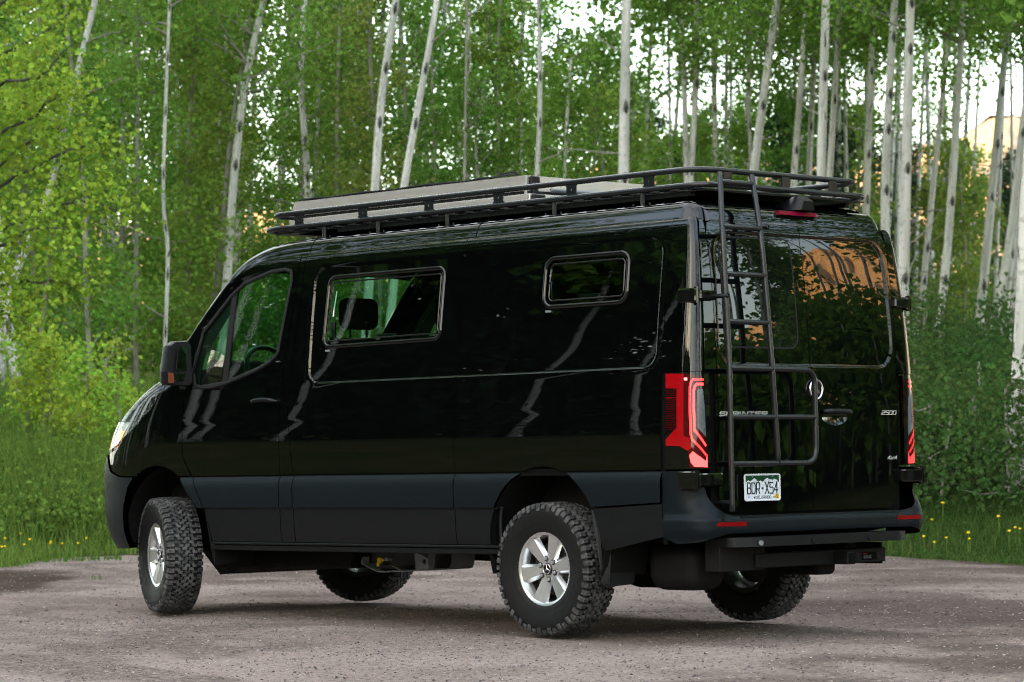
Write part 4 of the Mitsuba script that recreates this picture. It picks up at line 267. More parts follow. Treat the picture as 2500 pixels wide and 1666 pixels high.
# ---- the aspen wood --------------------------------------------------------------------------------------------------
def bark_colour(p, n, uv):
    # uv.x = height above the ground in metres, uv.y = angle round the trunk (0..1)
    h, a = uv.x, uv.y
    cs, sn = dr.cos(a * 6.2832), dr.sin(a * 6.2832)
    rid = p.x * 0 + dr.floor(p.x * 0.6) * 3.1 + dr.floor(p.y * 0.6) * 1.7
    tone = fbm(cs * 1.2 + rid, sn * 1.2, h * 0.9, 3)
    base = mix((0.44, 0.45, 0.41), (0.68, 0.67, 0.63), smoothstep(0.25, 0.75, tone))
    ring = smoothstep(0.60, 0.78, noise(cs * 1.5 + rid, sn * 1.5, h * 16.0)) * smoothstep(0.35, 0.6, noise(cs * 2.0, sn * 2.0 + rid, h * 3.0))
    base = mix(base, mi.Color3f(0.22, 0.22, 0.20), 0.42 * ring)
    # eye shaped scars where branches have dropped, one in some of the cells along the trunk
    ch, ca = dr.floor(h * 1.15), dr.floor(a * 3)
    r1, r2, r3 = mikit.cell_rand(ch, ca, rid), mikit.cell_rand(ch, ca + 9, rid), mikit.cell_rand(ch + 40, ca, rid)
    dh, da = (h * 1.15 - ch - 0.3 - 0.4 * r2), (a * 3 - ca - 0.5) 
    arch = dr.abs(dh - 0.10 + 1.1 * da * da) 
    eye = smoothstep(0.24, 0.17, dr.sqrt(dh * dh * 5 + da * da * 0.9) + 0.06 * noise(h * 40, a * 40, 0.0))
    brow = smoothstep(0.075, 0.04, arch) * smoothstep(0.42, 0.25, dr.abs(da))
    scar = dr.maximum(eye, 0.8 * brow) * dr.select(r1 > 0.42, 1.0, 0.0)
    base = mix(base, mi.Color3f(0.022, 0.022, 0.022), 0.96 * scar)
    rough = smoothstep(1.5, 0.25, h + 0.9 * fbm(cs * 2 + rid, sn * 2, h * 3.0, 3)) * smoothstep(0.35, 0.5, fbm(cs * 3.1 + rid, sn * 3.1, h * 5.0, 4))
    return mix(base, mi.Color3f(0.06, 0.058, 0.055), 0.9 * rough)
mat('aspen_bark', {'type': 'diffuse', 'reflectance': proc(bark_colour)})
mat('twig_bark', {'type': 'diffuse', 'reflectance': proc(lambda p, n, uv: mix((0.14, 0.135, 0.11), (0.40, 0.39, 0.33), fbm(p.x * 3, p.y * 3, p.z * 3, 3)))})
mat('dark_bark', {'type': 'diffuse', 'reflectance': proc(lambda p, n, uv: mix((0.03, 0.03, 0.028), (0.10, 0.10, 0.09), fbm(p.x * 6, p.y * 6, p.z * 3, 3)))})
mat('leaf', {'type': 'principledthin', 'base_color': {'type': 'mesh_attribute', 'name': 'vertex_color'}, 'roughness': 0.42, 'diff_trans': 0.75, 'spec_trans': 0.0, 'eta': 1.45}, two=False)

LEAF_MID, LEAF_YELLOW, LEAF_NEAR, NEEDLE = (0.165, 0.300, 0.056), (0.270, 0.385, 0.055), (0.240, 0.360, 0.045), (0.045, 0.078, 0.038)

def leaves(centres, size, colour, rng, spread=0.28, hang=0.35):
    """folded leaf quads at the centres, with their vertex colours"""
    n = len(centres)
    a = rng.normal(size=(n, 3)); a[:, 2] = a[:, 2] * 0.6 - hang
    a /= np.linalg.norm(a, axis=1, keepdims=True)
    b = np.cross(a, rng.normal(size=(n, 3)))
    b /= np.linalg.norm(b, axis=1, keepdims=True) + 1e-9
    c = np.cross(a, b)
    s = size * rng.uniform(0.7, 1.25, (n, 1))
    v = np.stack([centres - a * s, centres + b * s * 0.85 + c * s * 0.25, centres + a * s, centres - b * s * 0.85 + c * s * 0.25], 1).reshape(-1, 3)
    k = np.arange(n)[:, None] * 4
    f = np.vstack([k + [0, 1, 2], k + [0, 2, 3]])
    tone = rng.uniform(1 - spread, 1 + spread, (n, 1)) * np.array([[1.0, 1.0, 1.0]]) + rng.normal(0, 0.10, (n, 1)) * np.array([[1.0, 0.2, 0.2]])
    col = np.clip(np.asarray(colour) * tone, 0.01, 0.6)
    return v, f, np.repeat(col, 4, 0)

def trunk_mesh(path, radius, sides=10, flare=True):
    """a tapered trunk with uv = (height, angle)"""
    p = smooth_path(path, 4)
    h = np.linalg.norm(np.diff(p, axis=0), axis=1).cumsum()
    h = np.concatenate([[0], h])
    r = radius * np.clip(1.12 - 0.055 * h, 0.25, 2) + (radius * 0.7 * np.exp(-h / 0.22) if flare else 0)
    r = r * (1 + 0.10 * (meshkit.noise(np.stack([h * 1.3, h * 0 + p[0, 0], h * 0], -1), 3) - 0.5))
    v, f = tube(p, r, sides, caps=False)
    n = len(p)
    # a seam row, so that the angle does not run backwards
    v = np.concatenate([v.reshape(n, sides, 3), v.reshape(n, sides, 3)[:, :1]], 1)
    uv = np.stack(np.broadcast_arrays(h[:, None], np.linspace(0, 1, sides + 1)[None]), -1).reshape(-1, 2)
    i, j = np.meshgrid(np.arange(n - 1), np.arange(sides), indexing='ij')
    k = i * (sides + 1) + j
    q = np.stack([k, k + 1, k + sides + 2, k + sides + 1], -1).reshape(-1, 4)
    return (v.reshape(-1, 3), np.vstack([q[:, [0, 1, 2]], q[:, [0, 2, 3]]])), uv

def limb(start, direction, length, rng, radius=0.03, droop=0.1):
    d = np.asarray(direction, float) / np.linalg.norm(direction)
    pts = [np.asarray(start, float)]
    for k in range(5):
        d = d + rng.normal(0, 0.16, 3) + [0, 0, 0.06 - droop * 0.3]
        d /= np.linalg.norm(d)
        pts.append(pts[-1] + d * length / 5)
    return smooth_path(pts, 2), radius

def crown(points, size, per, sigma, colour, rng, spread=0.28):
    """leaf clumps round the points"""
    c = np.repeat(points, per, 0) + rng.normal(size=(len(points) * per, 3)) * sigma * np.array([1, 1, 0.75])
    return leaves(c, size, colour, rng, spread)

TRUNK_LABELS = [
    'leaning white aspen trunk in the upper left, crossing in front of bright sky', 'slim pale double stemmed aspen sapling left of the van windscreen',
    'white aspen trunk half hidden by the yellow leaves of the leftmost tree', 'tan aspen trunk second from the left edge behind yellow leaves',
    'thin white aspen high up between the leftmost trees and the pale sapling', 'broad tan trunk in deep leaves just right of the pale sapling',
    'stout white aspen with a dark flared base at the far left edge', 'white aspen leaning left at the left edge, crossing the stout one',
    'grey white aspen above the yellow shrubs left of the van', 'slender white aspen just left of the driver side mirror',
    'patchy ivy speckled aspen trunk above the front of the roof rack', 'white aspen with black scars and a long dark crooked branch',
    'clean white aspen leaning right above the roof box', 'thin grey dead stem above the roof box', 'pale aspen right of the roof box with short bare twigs',
    'thick pale straight aspen above the middle of the roof rack', 'left stem of the close pair of aspens above the ladder', 'right stem of the close pair of aspens above the ladder',
    'thin dark trunk just right of the close pair of aspens', 'grey shaded aspen behind the leaning white one above the ladder', 'bright white aspen leaning right directly above the ladder',
    'crooked grey aspen left of the thick bright trunk above the rear of the rack', 'shaded grey aspen behind the crooked one above the rear of the rack',
    'thick bright aspen rising above the rear end of the roof rack', 'white aspen touching the thick bright trunk on its right', 'thin dark aspen stem in shade above the third brake light',
    'grey green aspen just right of the rear end of the roof rack', 'wavy white aspen beside the right rear corner of the van', 'thick white aspen with chevron scars just right of the van',
    'thin leaning aspen first right of the chevron scarred one', 'leaning pale aspen in the middle of the right hand gap', 'leaning aspen whose trunk crosses the sunlit hill on the right',
    'leaning aspen near the right edge behind the undergrowth', 'shaded thin aspen second from the right edge', 'pale leaning aspen just left of the big near trunk',
    'big near aspen at the right edge with a rough black base']

rng_f = np.random.default_rng(11)
for i_, (kind, radius, path) in enumerate(TRUNKS):
    if kind == 'tall':
        t = thing('aspen_tree', 'tall aspen, its unseen crown added above the picture to shade the wood', 'tree', 'tall aspens added to close the canopy over the wood')  # added so that their canopy darkens the rows behind
    elif kind == 'pack':
        t = thing('aspen_tree', 'slim pale trunk packed deep in the wood behind the white trunks on the right', 'tree', 'slim pale trunks deep in the wood on the right')
    else:
        t = thing('aspen_tree', TRUNK_LABELS[i_], 'tree')
    path = np.array(path)
    if kind == 'near':
        radius *= 1.0
    m, uv = trunk_mesh(path, radius, 16 if kind == 'near' else 10)
    put('trunk', m, 'twig_bark' if kind == 'thin' else 'aspen_bark', smooth=True, uv=uv, parent=t)
    r = rng_f
    p = smooth_path(path, 6)
    lo, n_l = {'right': (7.5, 22), 'dark': (6.2, 16), 'near': (4.9, 14), 'pack': (8.3, 9), 'tall': (12.0, 3), 'cen': (8.2, 9), 'thin': (7.5, 5), 'lean': (6.0, 11), 'left': (5.5, 9)}[kind]
    lo += path[0, 2] * 0.3
    spots, arms = [], []
    for k in range(n_l):
        zz = r.uniform(lo, p[-1, 2] - 0.3)
        s = p[np.argmin(abs(p[:, 2] - zz))]
        az = r.uniform(0, 2 * np.pi)
        L, _ = limb(s, [math.cos(az), math.sin(az), r.uniform(0.15, 0.8)], r.uniform(0.7, 1.9), r)
        arms.append(tube(L, np.linspace(0.022, 0.007, len(L)), 5, caps=False))
        spots += [L[len(L) // 2], L[-1], L[-1] + r.normal(0, 0.25, 3), (L[len(L) // 2] + L[-1]) / 2]
    high = []  # extra leaf clumps, mostly above the view, added to shade the wood
    for k in range({'right': 22, 'near': 46, 'dark': 14, 'pack': 8, 'tall': 34}.get(kind, 0)):
        s = p[np.argmin(abs(p[:, 2] - r.uniform({'near': 6.5, 'tall': 12.0}.get(kind, 10.0), p[-1, 2])))]
        az = r.uniform(0, 2 * np.pi)
        L, _ = limb(s, [math.cos(az), math.sin(az), r.uniform(0.1, 0.6)], r.uniform(1.0, 2.8) * (1.6 if kind == 'near' else 1.35 if kind == 'tall' else 1), r)
        high += [L[len(L) // 2], L[-1]]
    # short dead twigs lower down
    for k in range({'cen': 4, 'thin': 6, 'right': 4, 'dark': 5}.get(kind, 2)):
        zz = r.uniform(3.0, lo + 1.5)
        s = p[np.argmin(abs(p[:, 2] - zz))]
        az = r.uniform(0, 2 * np.pi)
        L, _ = limb(s, [math.cos(az), math.sin(az), r.uniform(0.0, 0.6)], r.uniform(0.4, 1.3), r)
        arms.append(tube(L, np.linspace(0.017, 0.005, len(L)), 5, caps=False))
    put('branch', cat_mesh(arms), 'twig_bark', smooth=True, parent=t, kind='stuff')
    col = LEAF_MID
    v, f, c = crown(np.array(spots), 0.046, 60 if kind in ('right', 'dark', 'near') else 44, 0.30, col, r)
    if high:
        v2, f2, c2 = crown(np.array(high), 0.095, 24, 0.46, col, r)
        v, f, c = np.vstack([v, v2]), np.vstack([f, f2 + len(v)]), np.vstack([c, c2])
    put('crown', (v, f), 'leaf', color=c, parent=t)

# the black scarred aspen's long crooked branch
_p = np.array(TRUNKS[11][2])
_s = smooth_path(_p, 6); _s = _s[np.argmin(abs(_s[:, 2] - 8.6))]
_right = np.array([-0.694, -0.719, 0])
_b = smooth_path(_s + np.outer([0, 0.35, 0.72, 0.95, 1.25, 1.36, 1.42], _right) + np.outer([-0.05, 0.13, 0.30, 0.46, 0.55, 0.78, 1.1], [0, 0, 1.0]), 4)
put('long_branch', cat_mesh([tube(_b, np.linspace(0.045, 0.016, len(_b)), 7)]), 'dark_bark', smooth=True, parent='aspen_tree_011')

KINDS = {'a': ('leafy green aspen sapling in the dense wood behind the van', 'aspen saplings of the green wood behind the van', LEAF_MID, 470),
         'd': ('dark green tree in the shaded wood behind the white trunks on the right', 'dark trees behind the white trunks on the right', LEAF_MID, 600),
         'u': ('leafy undergrowth sapling below the white trunks right of the van', 'undergrowth saplings right of the van', (0.056, 0.110, 0.032), 480),  # leaf colour darkened to carry the deep shade on the right
         'y': ('yellow green sapling on the grassy bank left of the van', 'yellow green saplings on the grassy bank', LEAF_YELLOW, 700)}
rng_s = np.random.default_rng(23)
_out = (0.719, -0.694)
ORDER = ['first', 'second', 'third', 'fourth', 'fifth', 'sixth', 'seventh', 'eighth', 'ninth', 'tenth', 'eleventh', 'twelfth', 'thirteenth', 'fourteenth', 'fifteenth', 'sixteenth', 'seventeenth', 'eighteenth', 'nineteenth', 'twentieth', 'twenty first', 'twenty second', 'twenty third', 'twenty fourth', 'twenty fifth', 'twenty sixth', 'twenty seventh', 'twenty eighth', 'twenty ninth']
def rank(kind, x, y):
    seen = sorted(-((sx - EYE[0]) * 0.694 + (sy - EYE[1]) * 0.719) / ((sx - EYE[0]) * 0.719 - (sy - EYE[1]) * 0.694) for k_, sx, sy, _, _ in SAPLINGS if k_ == kind)
    return ORDER[seen.index(-((x - EYE[0]) * 0.694 + (y - EYE[1]) * 0.719) / ((x - EYE[0]) * 0.719 - (y - EYE[1]) * 0.694))]
for kind, x, y, h, w in SAPLINGS:
    text, group, col, dens = KINDS[kind]
    if kind == 'y':
        text = rank(kind, x, y) + ' yellow green sapling from the left on the bank left of the van'
    if kind == 'u':
        text = rank(kind, x, y) + ' leafy undergrowth sapling right of the van, counted from the van'
    spruce = kind == 'd' and (len(text) + int(x * 100)) % 5 < 3
    if spruce:
        text, group, col = 'dark narrow spruce standing in the wood behind the white trunks', 'spruces behind the white trunks', NEEDLE
    t = thing('spruce_tree' if spruce else 'aspen_sapling' if kind != 'd' else 'forest_tree', text, 'tree', group)
    r = rng_s
    z0 = float(ground_height(x, y)) - 0.05
    lean = r.normal(0, 0.05, 2)
    zs = np.linspace(0, h * 0.97, 7)
    path = np.stack([x + lean[0] * zs + 0.04 * np.sin(zs * 1.3 + x), y + lean[1] * zs + 0.04 * np.cos(zs * 1.1 + y), z0 + zs], -1)
    m, uv = trunk_mesh(path, 0.012 + 0.0042 * h, 6, flare=False)
    put('trunk', m, 'aspen_bark' if (kind == 'a' and r.uniform() < 0.3) or (kind == 'u' and r.uniform() < 0.4) else 'twig_bark', smooth=True, uv=uv, parent=t)
    p = smooth_path(path, 6)
    spots, arms = [], []
    lo = {'a': 0.10, 'd': 0.06, 'u': 0.12, 'y': 0.22}[kind]
    n_l = int(4 + 2.5 * h)
    for k in range(n_l):
        u = lo + (1 - lo) * (k + r.uniform()) / n_l
        s = p[min(int(u * len(p)), len(p) - 1)]
        az = r.uniform(0, 2 * np.pi)
        reach = w * (1.15 - (1.05 if spruce else 0.75) * u) * r.uniform(0.55, 1.1)
        L, _ = limb(s, [math.cos(az), math.sin(az), r.uniform(0.1, 0.9)], reach, r)
        if k % 2 == 0:
            arms.append(tube(L[::2], np.linspace(0.017, 0.005, len(L[::2])), 4, caps=False))
        spots += [L[len(L) // 2], L[-1]]
    put('branch', cat_mesh(arms), 'twig_bark', smooth=True, parent=t, kind='stuff')
    spots = np.array(spots)
    far = x * _out[0] + y * _out[1] > 47
    per = max(6, int(dens * h * w / len(spots) * (0.55 if far else 1)))
    tint = np.array(col) * np.array([r.uniform(0.8, 1.25), r.uniform(0.85, 1.12), 1.0])
    v, f, c = crown(spots, {'a': 0.043, 'd': 0.046, 'u': 0.036, 'y': 0.034}[kind] * (1.3 if far else 1), per, 0.21 if kind != 'y' else 0.13, tint, r)
    put('crown', (v, f), 'leaf', color=c, parent=t)

# the wood on the near side of the lot, behind and beside the camera, which the van's paint mirrors or which is added for shade
rng_b = np.random.default_rng(31)
def back_tree(x, y, h, radius, bare, text, group, dark=True, per=40, reach=1.0, spruce=False):
    r = rng_b
    t = thing('spruce_tree' if spruce else 'aspen_tree', text, 'tree', group)
    z0 = float(ground_height(x, y)) - 0.05
    lean = r.normal(0, 0.035, 2)
    zs = np.linspace(0, h, 7)
    path = np.stack([x + lean[0] * zs + 0.10 * np.sin(zs * 0.6 + x), y + lean[1] * zs + 0.10 * np.cos(zs * 0.5 + y), z0 + zs], -1)
    m, uv = trunk_mesh(path, radius, 8)
    put('trunk', m, 'dark_bark' if spruce else 'aspen_bark', smooth=True, uv=uv, parent=t)
    p = smooth_path(path, 6)
    spots = []
    for k in range(int(max(h * 2.0, 9))):
        u = bare + (1 - bare) * r.uniform()
        s = p[min(int(u * len(p)), len(p) - 1)]
        az = r.uniform(0, 2 * np.pi)
        L, _ = limb(s, [math.cos(az), math.sin(az), 0.5], reach * r.uniform(0.5, 1.9) * (1.2 - (1.1 if spruce else 0.6) * u), r)
        spots += [L[len(L) // 2], L[-1]]
    v, f, c = crown(np.array(spots), 0.138, int(per * 0.56), 0.5, NEEDLE if spruce else LEAF_MID, r)
    put('crown', (v, f), 'leaf', color=c, parent=t)
for x, y, h, rad, bare, zone in BACK:
    if zone == 's' and math.hypot(x - 1, y - 1) > 27.5:
        back_tree(x, y, h, rad, 0.04, 'unseen spruce added far left of the lot to darken the van side reflection', 'spruces added to darken the van side reflection', per=70, spruce=True)  # spruces put in so the wood mirrored in the paint goes dark
    elif zone == 's':
        back_tree(x, y, h, rad * 0.6, 0.42, 'aspen on the far left side of the lot, mirrored in the van side', 'aspens mirrored in the van side', per=56)
    elif zone == 'n':
        back_tree(x, y, h, rad * 0.6, bare, 'tall broad aspen left of the lot, its crown mirrored along the roof edge', 'tall aspens close to the left side of the lot', per=46, reach=1.9)
    elif zone == 'x':
        back_tree(x, y, h, rad, bare, 'tall full crowned aspen added unseen right of the picture to shade the right bank', 'tall aspens added right of the picture for shade', per=46, reach=1.8)  # trees added out of view to darken the right bank
    elif zone == 'w':
        back_tree(x, y, h, rad, bare, 'aspen in the wood just outside the picture', 'aspens just outside the picture', per=40)
    elif zone == 't':
        back_tree(x, y, h, rad, bare, 'tall thin high crowned aspen before the sunlit slope, mirrored in the tail doors', 'thin aspens before the sunlit slope', per=14)
    elif zone == 'r' and h < 6:
        back_tree(x, y, h, rad, bare, 'bushy sapling at the foot of the sunlit slope, mirrored in the tail doors', 'bushes at the foot of the sunlit slope', per=46)
    elif zone in 'rq':
        back_tree(x, y, h, rad, bare, 'leafy aspen on the slope side of the lot, mirrored in the tail doors', 'aspens mirrored in the tail doors', per=40, reach=0.4 if zone == 'q' else 1.0)
    else:
        back_tree(x, y, h, rad, bare, 'aspen behind the camera on the near side of the lot', 'aspens behind the camera', per=30)

# the near tree whose bright boughs hang into the upper left corner
rng_n = np.random.default_rng(17)
t = thing('aspen_tree', 'near aspen at the left edge with bright yellow green leaves on dark boughs', 'tree')
NEAR = [[[15.75,-5.14,0.98],[15.67,-5.15,2.44],[15.58,-5.15,4.25],[15.51,-5.14,6.07],[15.44,-5.12,7.88]],[[15.16,-4.88,4.12],[14.75,-5.29,4.51],[14.15,-5.46,4.79],[13.76,-5.57,5.02]],[[15.14,-4.87,4.83],[15.04,-5.38,5.36],[14.6,-5.68,5.61],[14.15,-5.85,5.85]],[[15.12,-4.85,5.46],[14.45,-5.09,5.9],[13.99,-5.41,6.14]],[[15.18,-4.89,3.67],[14.93,-5.41,3.97],[14.44,-5.62,4.2],[14.08,-5.98,4.41],[13.94,-6.13,4.41]],[[15.15,-4.87,4.65],[14.23,-4.94,4.98],[13.7,-5.05,5.02],[13.37,-5.24,5.35]],[[15.19,-4.89,3.22],[14.61,-5.19,3.47],[14.15,-5.51,3.7],[13.81,-5.86,3.76],[13.65,-6.18,3.59]],[[15.19,-4.89,3.13],[14.4,-4.99,3.23],[14.03,-5.22,3.44],[13.7,-5.41,3.43]],[[15.21,-4.9,2.6],[14.86,-5.25,2.86],[14.44,-5.39,2.89],[14.11,-5.59,2.88],[13.91,-5.8,2.83]],[[15.22,-4.91,2.33],[14.68,-5.02,2.58],[14.41,-5.16,2.53],[14.18,-5.26,2.43]],[[15.17,-4.88,3.85],[15.17,-5.58,4.25],[14.96,-5.92,4.57],[14.74,-6.15,4.66]],[[15.15,-4.87,4.43],[15.36,-5.65,4.86],[15.21,-5.93,4.96],[15.04,-6.26,4.88]]]
_np = np.array(NEAR[0])
_m, _uv = trunk_mesh(_np, 0.085, 12)
put('trunk', _m, 'aspen_bark', smooth=True, uv=_uv, parent=t)
spots = []
for b in NEAR[1:]:
    L = smooth_path(np.array(b), 5) + rng_n.normal(0, 0.015, (len(smooth_path(np.array(b), 5)), 3))
    put('bough', tube(L, np.linspace(0.026, 0.006, len(L)), 6), 'dark_bark', smooth=True, parent=t)
    for s in np.repeat(L[len(L) // 5:], 3, 0):
        d = rng_n.normal(size=3) * [1, 1, 0.75]
        spots.append(s + d / np.linalg.norm(d) * rng_n.uniform(0.05, 0.42))
spots = np.array(spots)
c0 = np.repeat(spots, 14, 0) + rng_n.normal(size=(len(spots) * 14, 3)) * 0.12
v, f, c = leaves(c0, 0.034, LEAF_NEAR, rng_n, 0.45, hang=0.5)
put('crown', (v, f), 'leaf', color=c, parent=t)

# ---- the van: surfaces -----------------------------------------------------------------------------------------------
# van frame: x forward from the rear axle, y to the left, z up; the body sits slightly nose down
from scipy.interpolate import PchipInterpolator as Pchip
_k = 0.01
RAKE = np.array([[1, 0, _k], [0, 1, 0], [-_k, 0, 1]]) / math.sqrt(1 + _k * _k)
PIVOT = np.array([0, 0, 0.9])
def raked(v):
    return (np.asarray(v, float) - PIVOT) @ RAKE.T + PIVOT

def vput(name, mesh, bsdf, smooth=False, normals=None, mirror=False, **kw):
    """an entry of the van, given in the van frame"""
    v, f = cat_mesh([mesh])
    if mirror:
        v = v * [1, -1, 1]; f = f[:, ::-1]
        normals = None if normals is None else normals * [1, -1, 1]
    if normals is not None:
        normals = normals @ RAKE.T
    return put(name, (raked(v), f), bsdf, smooth, normals=normals, parent=kw.pop('parent', VAN), **kw)

VAN = thing('van', 'black high clearance camper van with roof rack and rear ladder parked on the gravel', 'van')

mat('black_paint', {'type': 'plastic', 'diffuse_reflectance': rgb(0.0009, 0.0013, 0.0014), 'int_ior': 1.52})
mat('seam_dark', {'type': 'diffuse', 'reflectance': rgb(0.006, 0.006, 0.006)})
mat('cladding_plastic', {'type': 'bumpmap', 'arbitrary': proc(lambda p, n, uv: fbm(p.x * 300, p.y * 300, p.z * 300, 2), eps=8e-4), 'scale': 0.0012,
                         'bsdf': {'type': 'principled', 'base_color': rgb(0.0030, 0.0058, 0.0080), 'roughness': 0.36, 'specular': 0.14}})
mat('satin_black', {'type': 'principled', 'base_color': rgb(0.0035, 0.0046, 0.0054), 'roughness': 0.36, 'specular': 0.24})
mat('rack_black', {'type': 'principled', 'base_color': rgb(0.006, 0.0075, 0.009), 'roughness': 0.26, 'specular': 0.45})
mat('rubber_trim', {'type': 'principled', 'base_color': rgb(0.006, 0.006, 0.0065), 'roughness': 0.55, 'specular': 0.25})
mat('gloss_trim', {'type': 'plastic', 'diffuse_reflectance': rgb(0.004, 0.004, 0.004), 'int_ior': 1.5})
mat('underbody', {'type': 'principled', 'base_color': rgb(0.0045, 0.0045, 0.0045), 'roughness': 0.7, 'specular': 0.2})
mat('cabin_dark', {'type': 'diffuse', 'reflectance': rgb(0.012, 0.012, 0.013)})
mat('chrome', {'type': 'roughconductor', 'material': 'Cr', 'alpha': 0.06})
mat('aluminium', {'type': 'principled', 'base_color': proc(lambda p, n, uv: mi.Color3f(0.56, 0.54, 0.51) * (0.88 + 0.24 * fbm(p.x * 4, p.y * 4, p.z * 60, 3))), 'metallic': 0.7, 'roughness': 0.36})
mat('bare_steel', {'type': 'principled', 'base_color': rgb(0.20, 0.22, 0.23), 'metallic': 0.4, 'roughness': 0.5})
mat('yellow_plastic', {'type': 'plastic', 'diffuse_reflectance': rgb(0.75, 0.48, 0.01)})
mat('cab_glass', {'type': 'thindielectric', 'specular_transmittance': rgb(0.50, 0.80, 0.62), 'specular_reflectance': rgb(1, 1, 1)}, two=False)
mat('dark_glass', {'type': 'thindielectric', 'specular_transmittance': rgb(0.46, 0.62, 0.52)}, two=False)

_w = Pchip([0.30, 0.40, 0.50, 0.73, 0.94, 1.2, 1.5, 1.75, 2.0, 2.2, 2.27, 2.31, 2.335, 2.352, 2.40], [0.94, 0.965, 0.985, 0.998, 1.0, 0.998, 0.982, 0.957, 0.926, 0.899, 0.889, 0.880, 0.868, 0.853, 0.80])
_nose = Pchip([0.30, 0.45, 0.55, 0.75, 0.95, 1.08, 1.2, 1.32, 1.45, 1.7], [4.40, 4.52, 4.61, 4.67, 4.67, 4.64, 4.58, 4.48, 4.32, 3.9])
_fend = Pchip([3.2, 3.4, 3.6, 3.773, 4.103, 4.285, 4.42, 4.6], [1.72, 1.68, 1.635, 1.59, 1.455, 1.335, 1.23, 1.05])
NOSE_X, NOSE_N = 3.3, 3.7
def half_width(x, z):
    """y of the left side at (x, z)"""
    x, z = np.asarray(x, float), np.asarray(z, float)
    u = np.clip((x - NOSE_X) / (_nose(np.clip(z, 0.3, 1.6)) - NOSE_X), 0, 0.9999)
    s = np.clip((1.285 - z) / 0.30, 0, 1)
    y = _w(z) * (1 - u**NOSE_N) ** (1 / NOSE_N) + 0.0032 * np.sin(np.pi * s) * (1 - 0.3 * s) * np.clip((3.9 - x) / 0.5, 0, 1)
    t = np.clip((z - (_fend(np.clip(x, 3.2, 4.6)) - 0.13)) / 0.13, 0, 0.995) * np.clip((x - 3.42) / 0.12, 0, 1)
    return y - 0.13 * (1 - np.sqrt(1 - t * t))

_roof = Pchip([2.0, 2.3, 2.55, 2.65, 2.81, 2.912, 3.039, 3.235, 3.428, 3.62, 3.72], [2.445, 2.443, 2.429, 2.415, 2.371, 2.324, 2.228, 2.038, 1.838, 1.64, 1.535])
def roof_drop(x):
    return np.where(np.asarray(x) < 2.0, 0.0, 2.445 - _roof(np.clip(x, 2.0, 3.72)))
_back = Pchip([0.3, 0.94, 1.3, 1.5, 1.7, 1.9, 2.1, 2.27, 2.33, 2.37, 2.42], [-1.225, -1.225, -1.225, -1.22, -1.213, -1.20, -1.18, -1.155, -1.137, -1.11, -1.04])
def back_x(y, z):
    return _back(z) + 0.020 * (np.asarray(y) / 0.9) ** 2

def normals_of(fn, a, b, out):
    e = 1e-3
    da = np.stack(fn(a + e, b), -1) - np.stack(fn(a - e, b), -1)
    db = np.stack(fn(a, b + e), -1) - np.stack(fn(a, b - e), -1)
    n = np.cross(da, db)
    n /= np.linalg.norm(n, axis=1, keepdims=True) + 1e-15
    s = np.sign((n * out).sum(1, keepdims=True))
    return n * np.where(s == 0, 1, s)

def panel(poly, fn, out, h=0.06, flange=0.0, grade=1.0):
    """a sheet metal panel: the polygon in the surface's own coordinates laid on the surface fn(a, b) -> (x, y, z); out points outward.
    Returns (vertices, triangles, normals)."""
    polys = [g for g in getattr(poly, 'geoms', [poly]) if g.geom_type == 'Polygon' and g.area > 1e-7]
    V, F, N, at = [], [], [], 0
    for g in polys:
        g = shapely.segmentize(g, h)
        rings = [np.array(r.coords)[:-1] for r in (g.exterior, *g.interiors)]
        edge = np.vstack(rings)
        x0, y0, x1, y1 = g.bounds
        gx, gy = np.meshgrid(np.arange(x0 + h * 0.31, x1, h), np.arange(y0 + h * 0.37, y1, h * 0.9))
        gx = gx + (np.arange(gx.shape[0])[:, None] % 2) * h * 0.5
        inner = np.stack([gx.ravel(), gy.ravel()], 1)
        inner = inner[shapely.contains_xy(g.buffer(-h * 0.35), inner[:, 0], inner[:, 1])] if len(inner) else inner
        pts = np.vstack([edge, inner])
        tri = Delaunay(pts).simplices
        c = pts[tri].mean(1)
        A = pts[tri]
        area = np.abs(np.cross(A[:, 1] - A[:, 0], A[:, 2] - A[:, 0]))
        tri = tri[shapely.contains_xy(g, c[:, 0], c[:, 1]) & (area > 1e-10)]
        P = np.stack(fn(pts[:, 0], pts[:, 1]), -1)
        n = normals_of(fn, pts[:, 0], pts[:, 1], np.asarray(out, float))
        fn_ = np.cross(P[tri[:, 1]] - P[tri[:, 0]], P[tri[:, 2]] - P[tri[:, 0]])
        flip = (fn_ * n[tri].mean(1)).sum(1) < 0
        tri[flip] = tri[flip][:, ::-1]
        V.append(P); F.append(tri + at); N.append(n); at += len(P)
        if flange > 0:
            s = 0
            for r in rings:
                m = len(r)
                top, nn = P[s:s + m], n[s:s + m]
                low = top - nn * flange
                t = np.roll(top, -1, 0) - np.roll(top, 1, 0)
                side = np.cross(t, nn)
                side /= np.linalg.norm(side, axis=1, keepdims=True) + 1e-12
                k = np.arange(m); k2 = (k + 1) % m
                q = np.stack([k, k2, k2 + m, k + m], 1)
                V.append(np.vstack([top, low])); N.append(np.vstack([side, side])); F.append(np.vstack([q[:, [0, 1, 2]], q[:, [0, 2, 3]]]) + at)
                at += 2 * m; s += m
    return np.vstack(V), np.vstack(F), np.vstack(N)

def vpanel(name, poly, fn, out, bsdf, both=True, **kw):
    opts = {k: kw.pop(k) for k in ('h', 'flange') if k in kw}
    v, f, n = panel(poly, fn, out, **opts)
    key = vput(name, (v, f), bsdf, normals=n, **kw)
    if both:
        parent = kw.pop('mirror_parent', None)
        if parent:
            kw['parent'] = parent
        vput(name, (v, f), bsdf, normals=n, mirror=True, **kw)
    return key

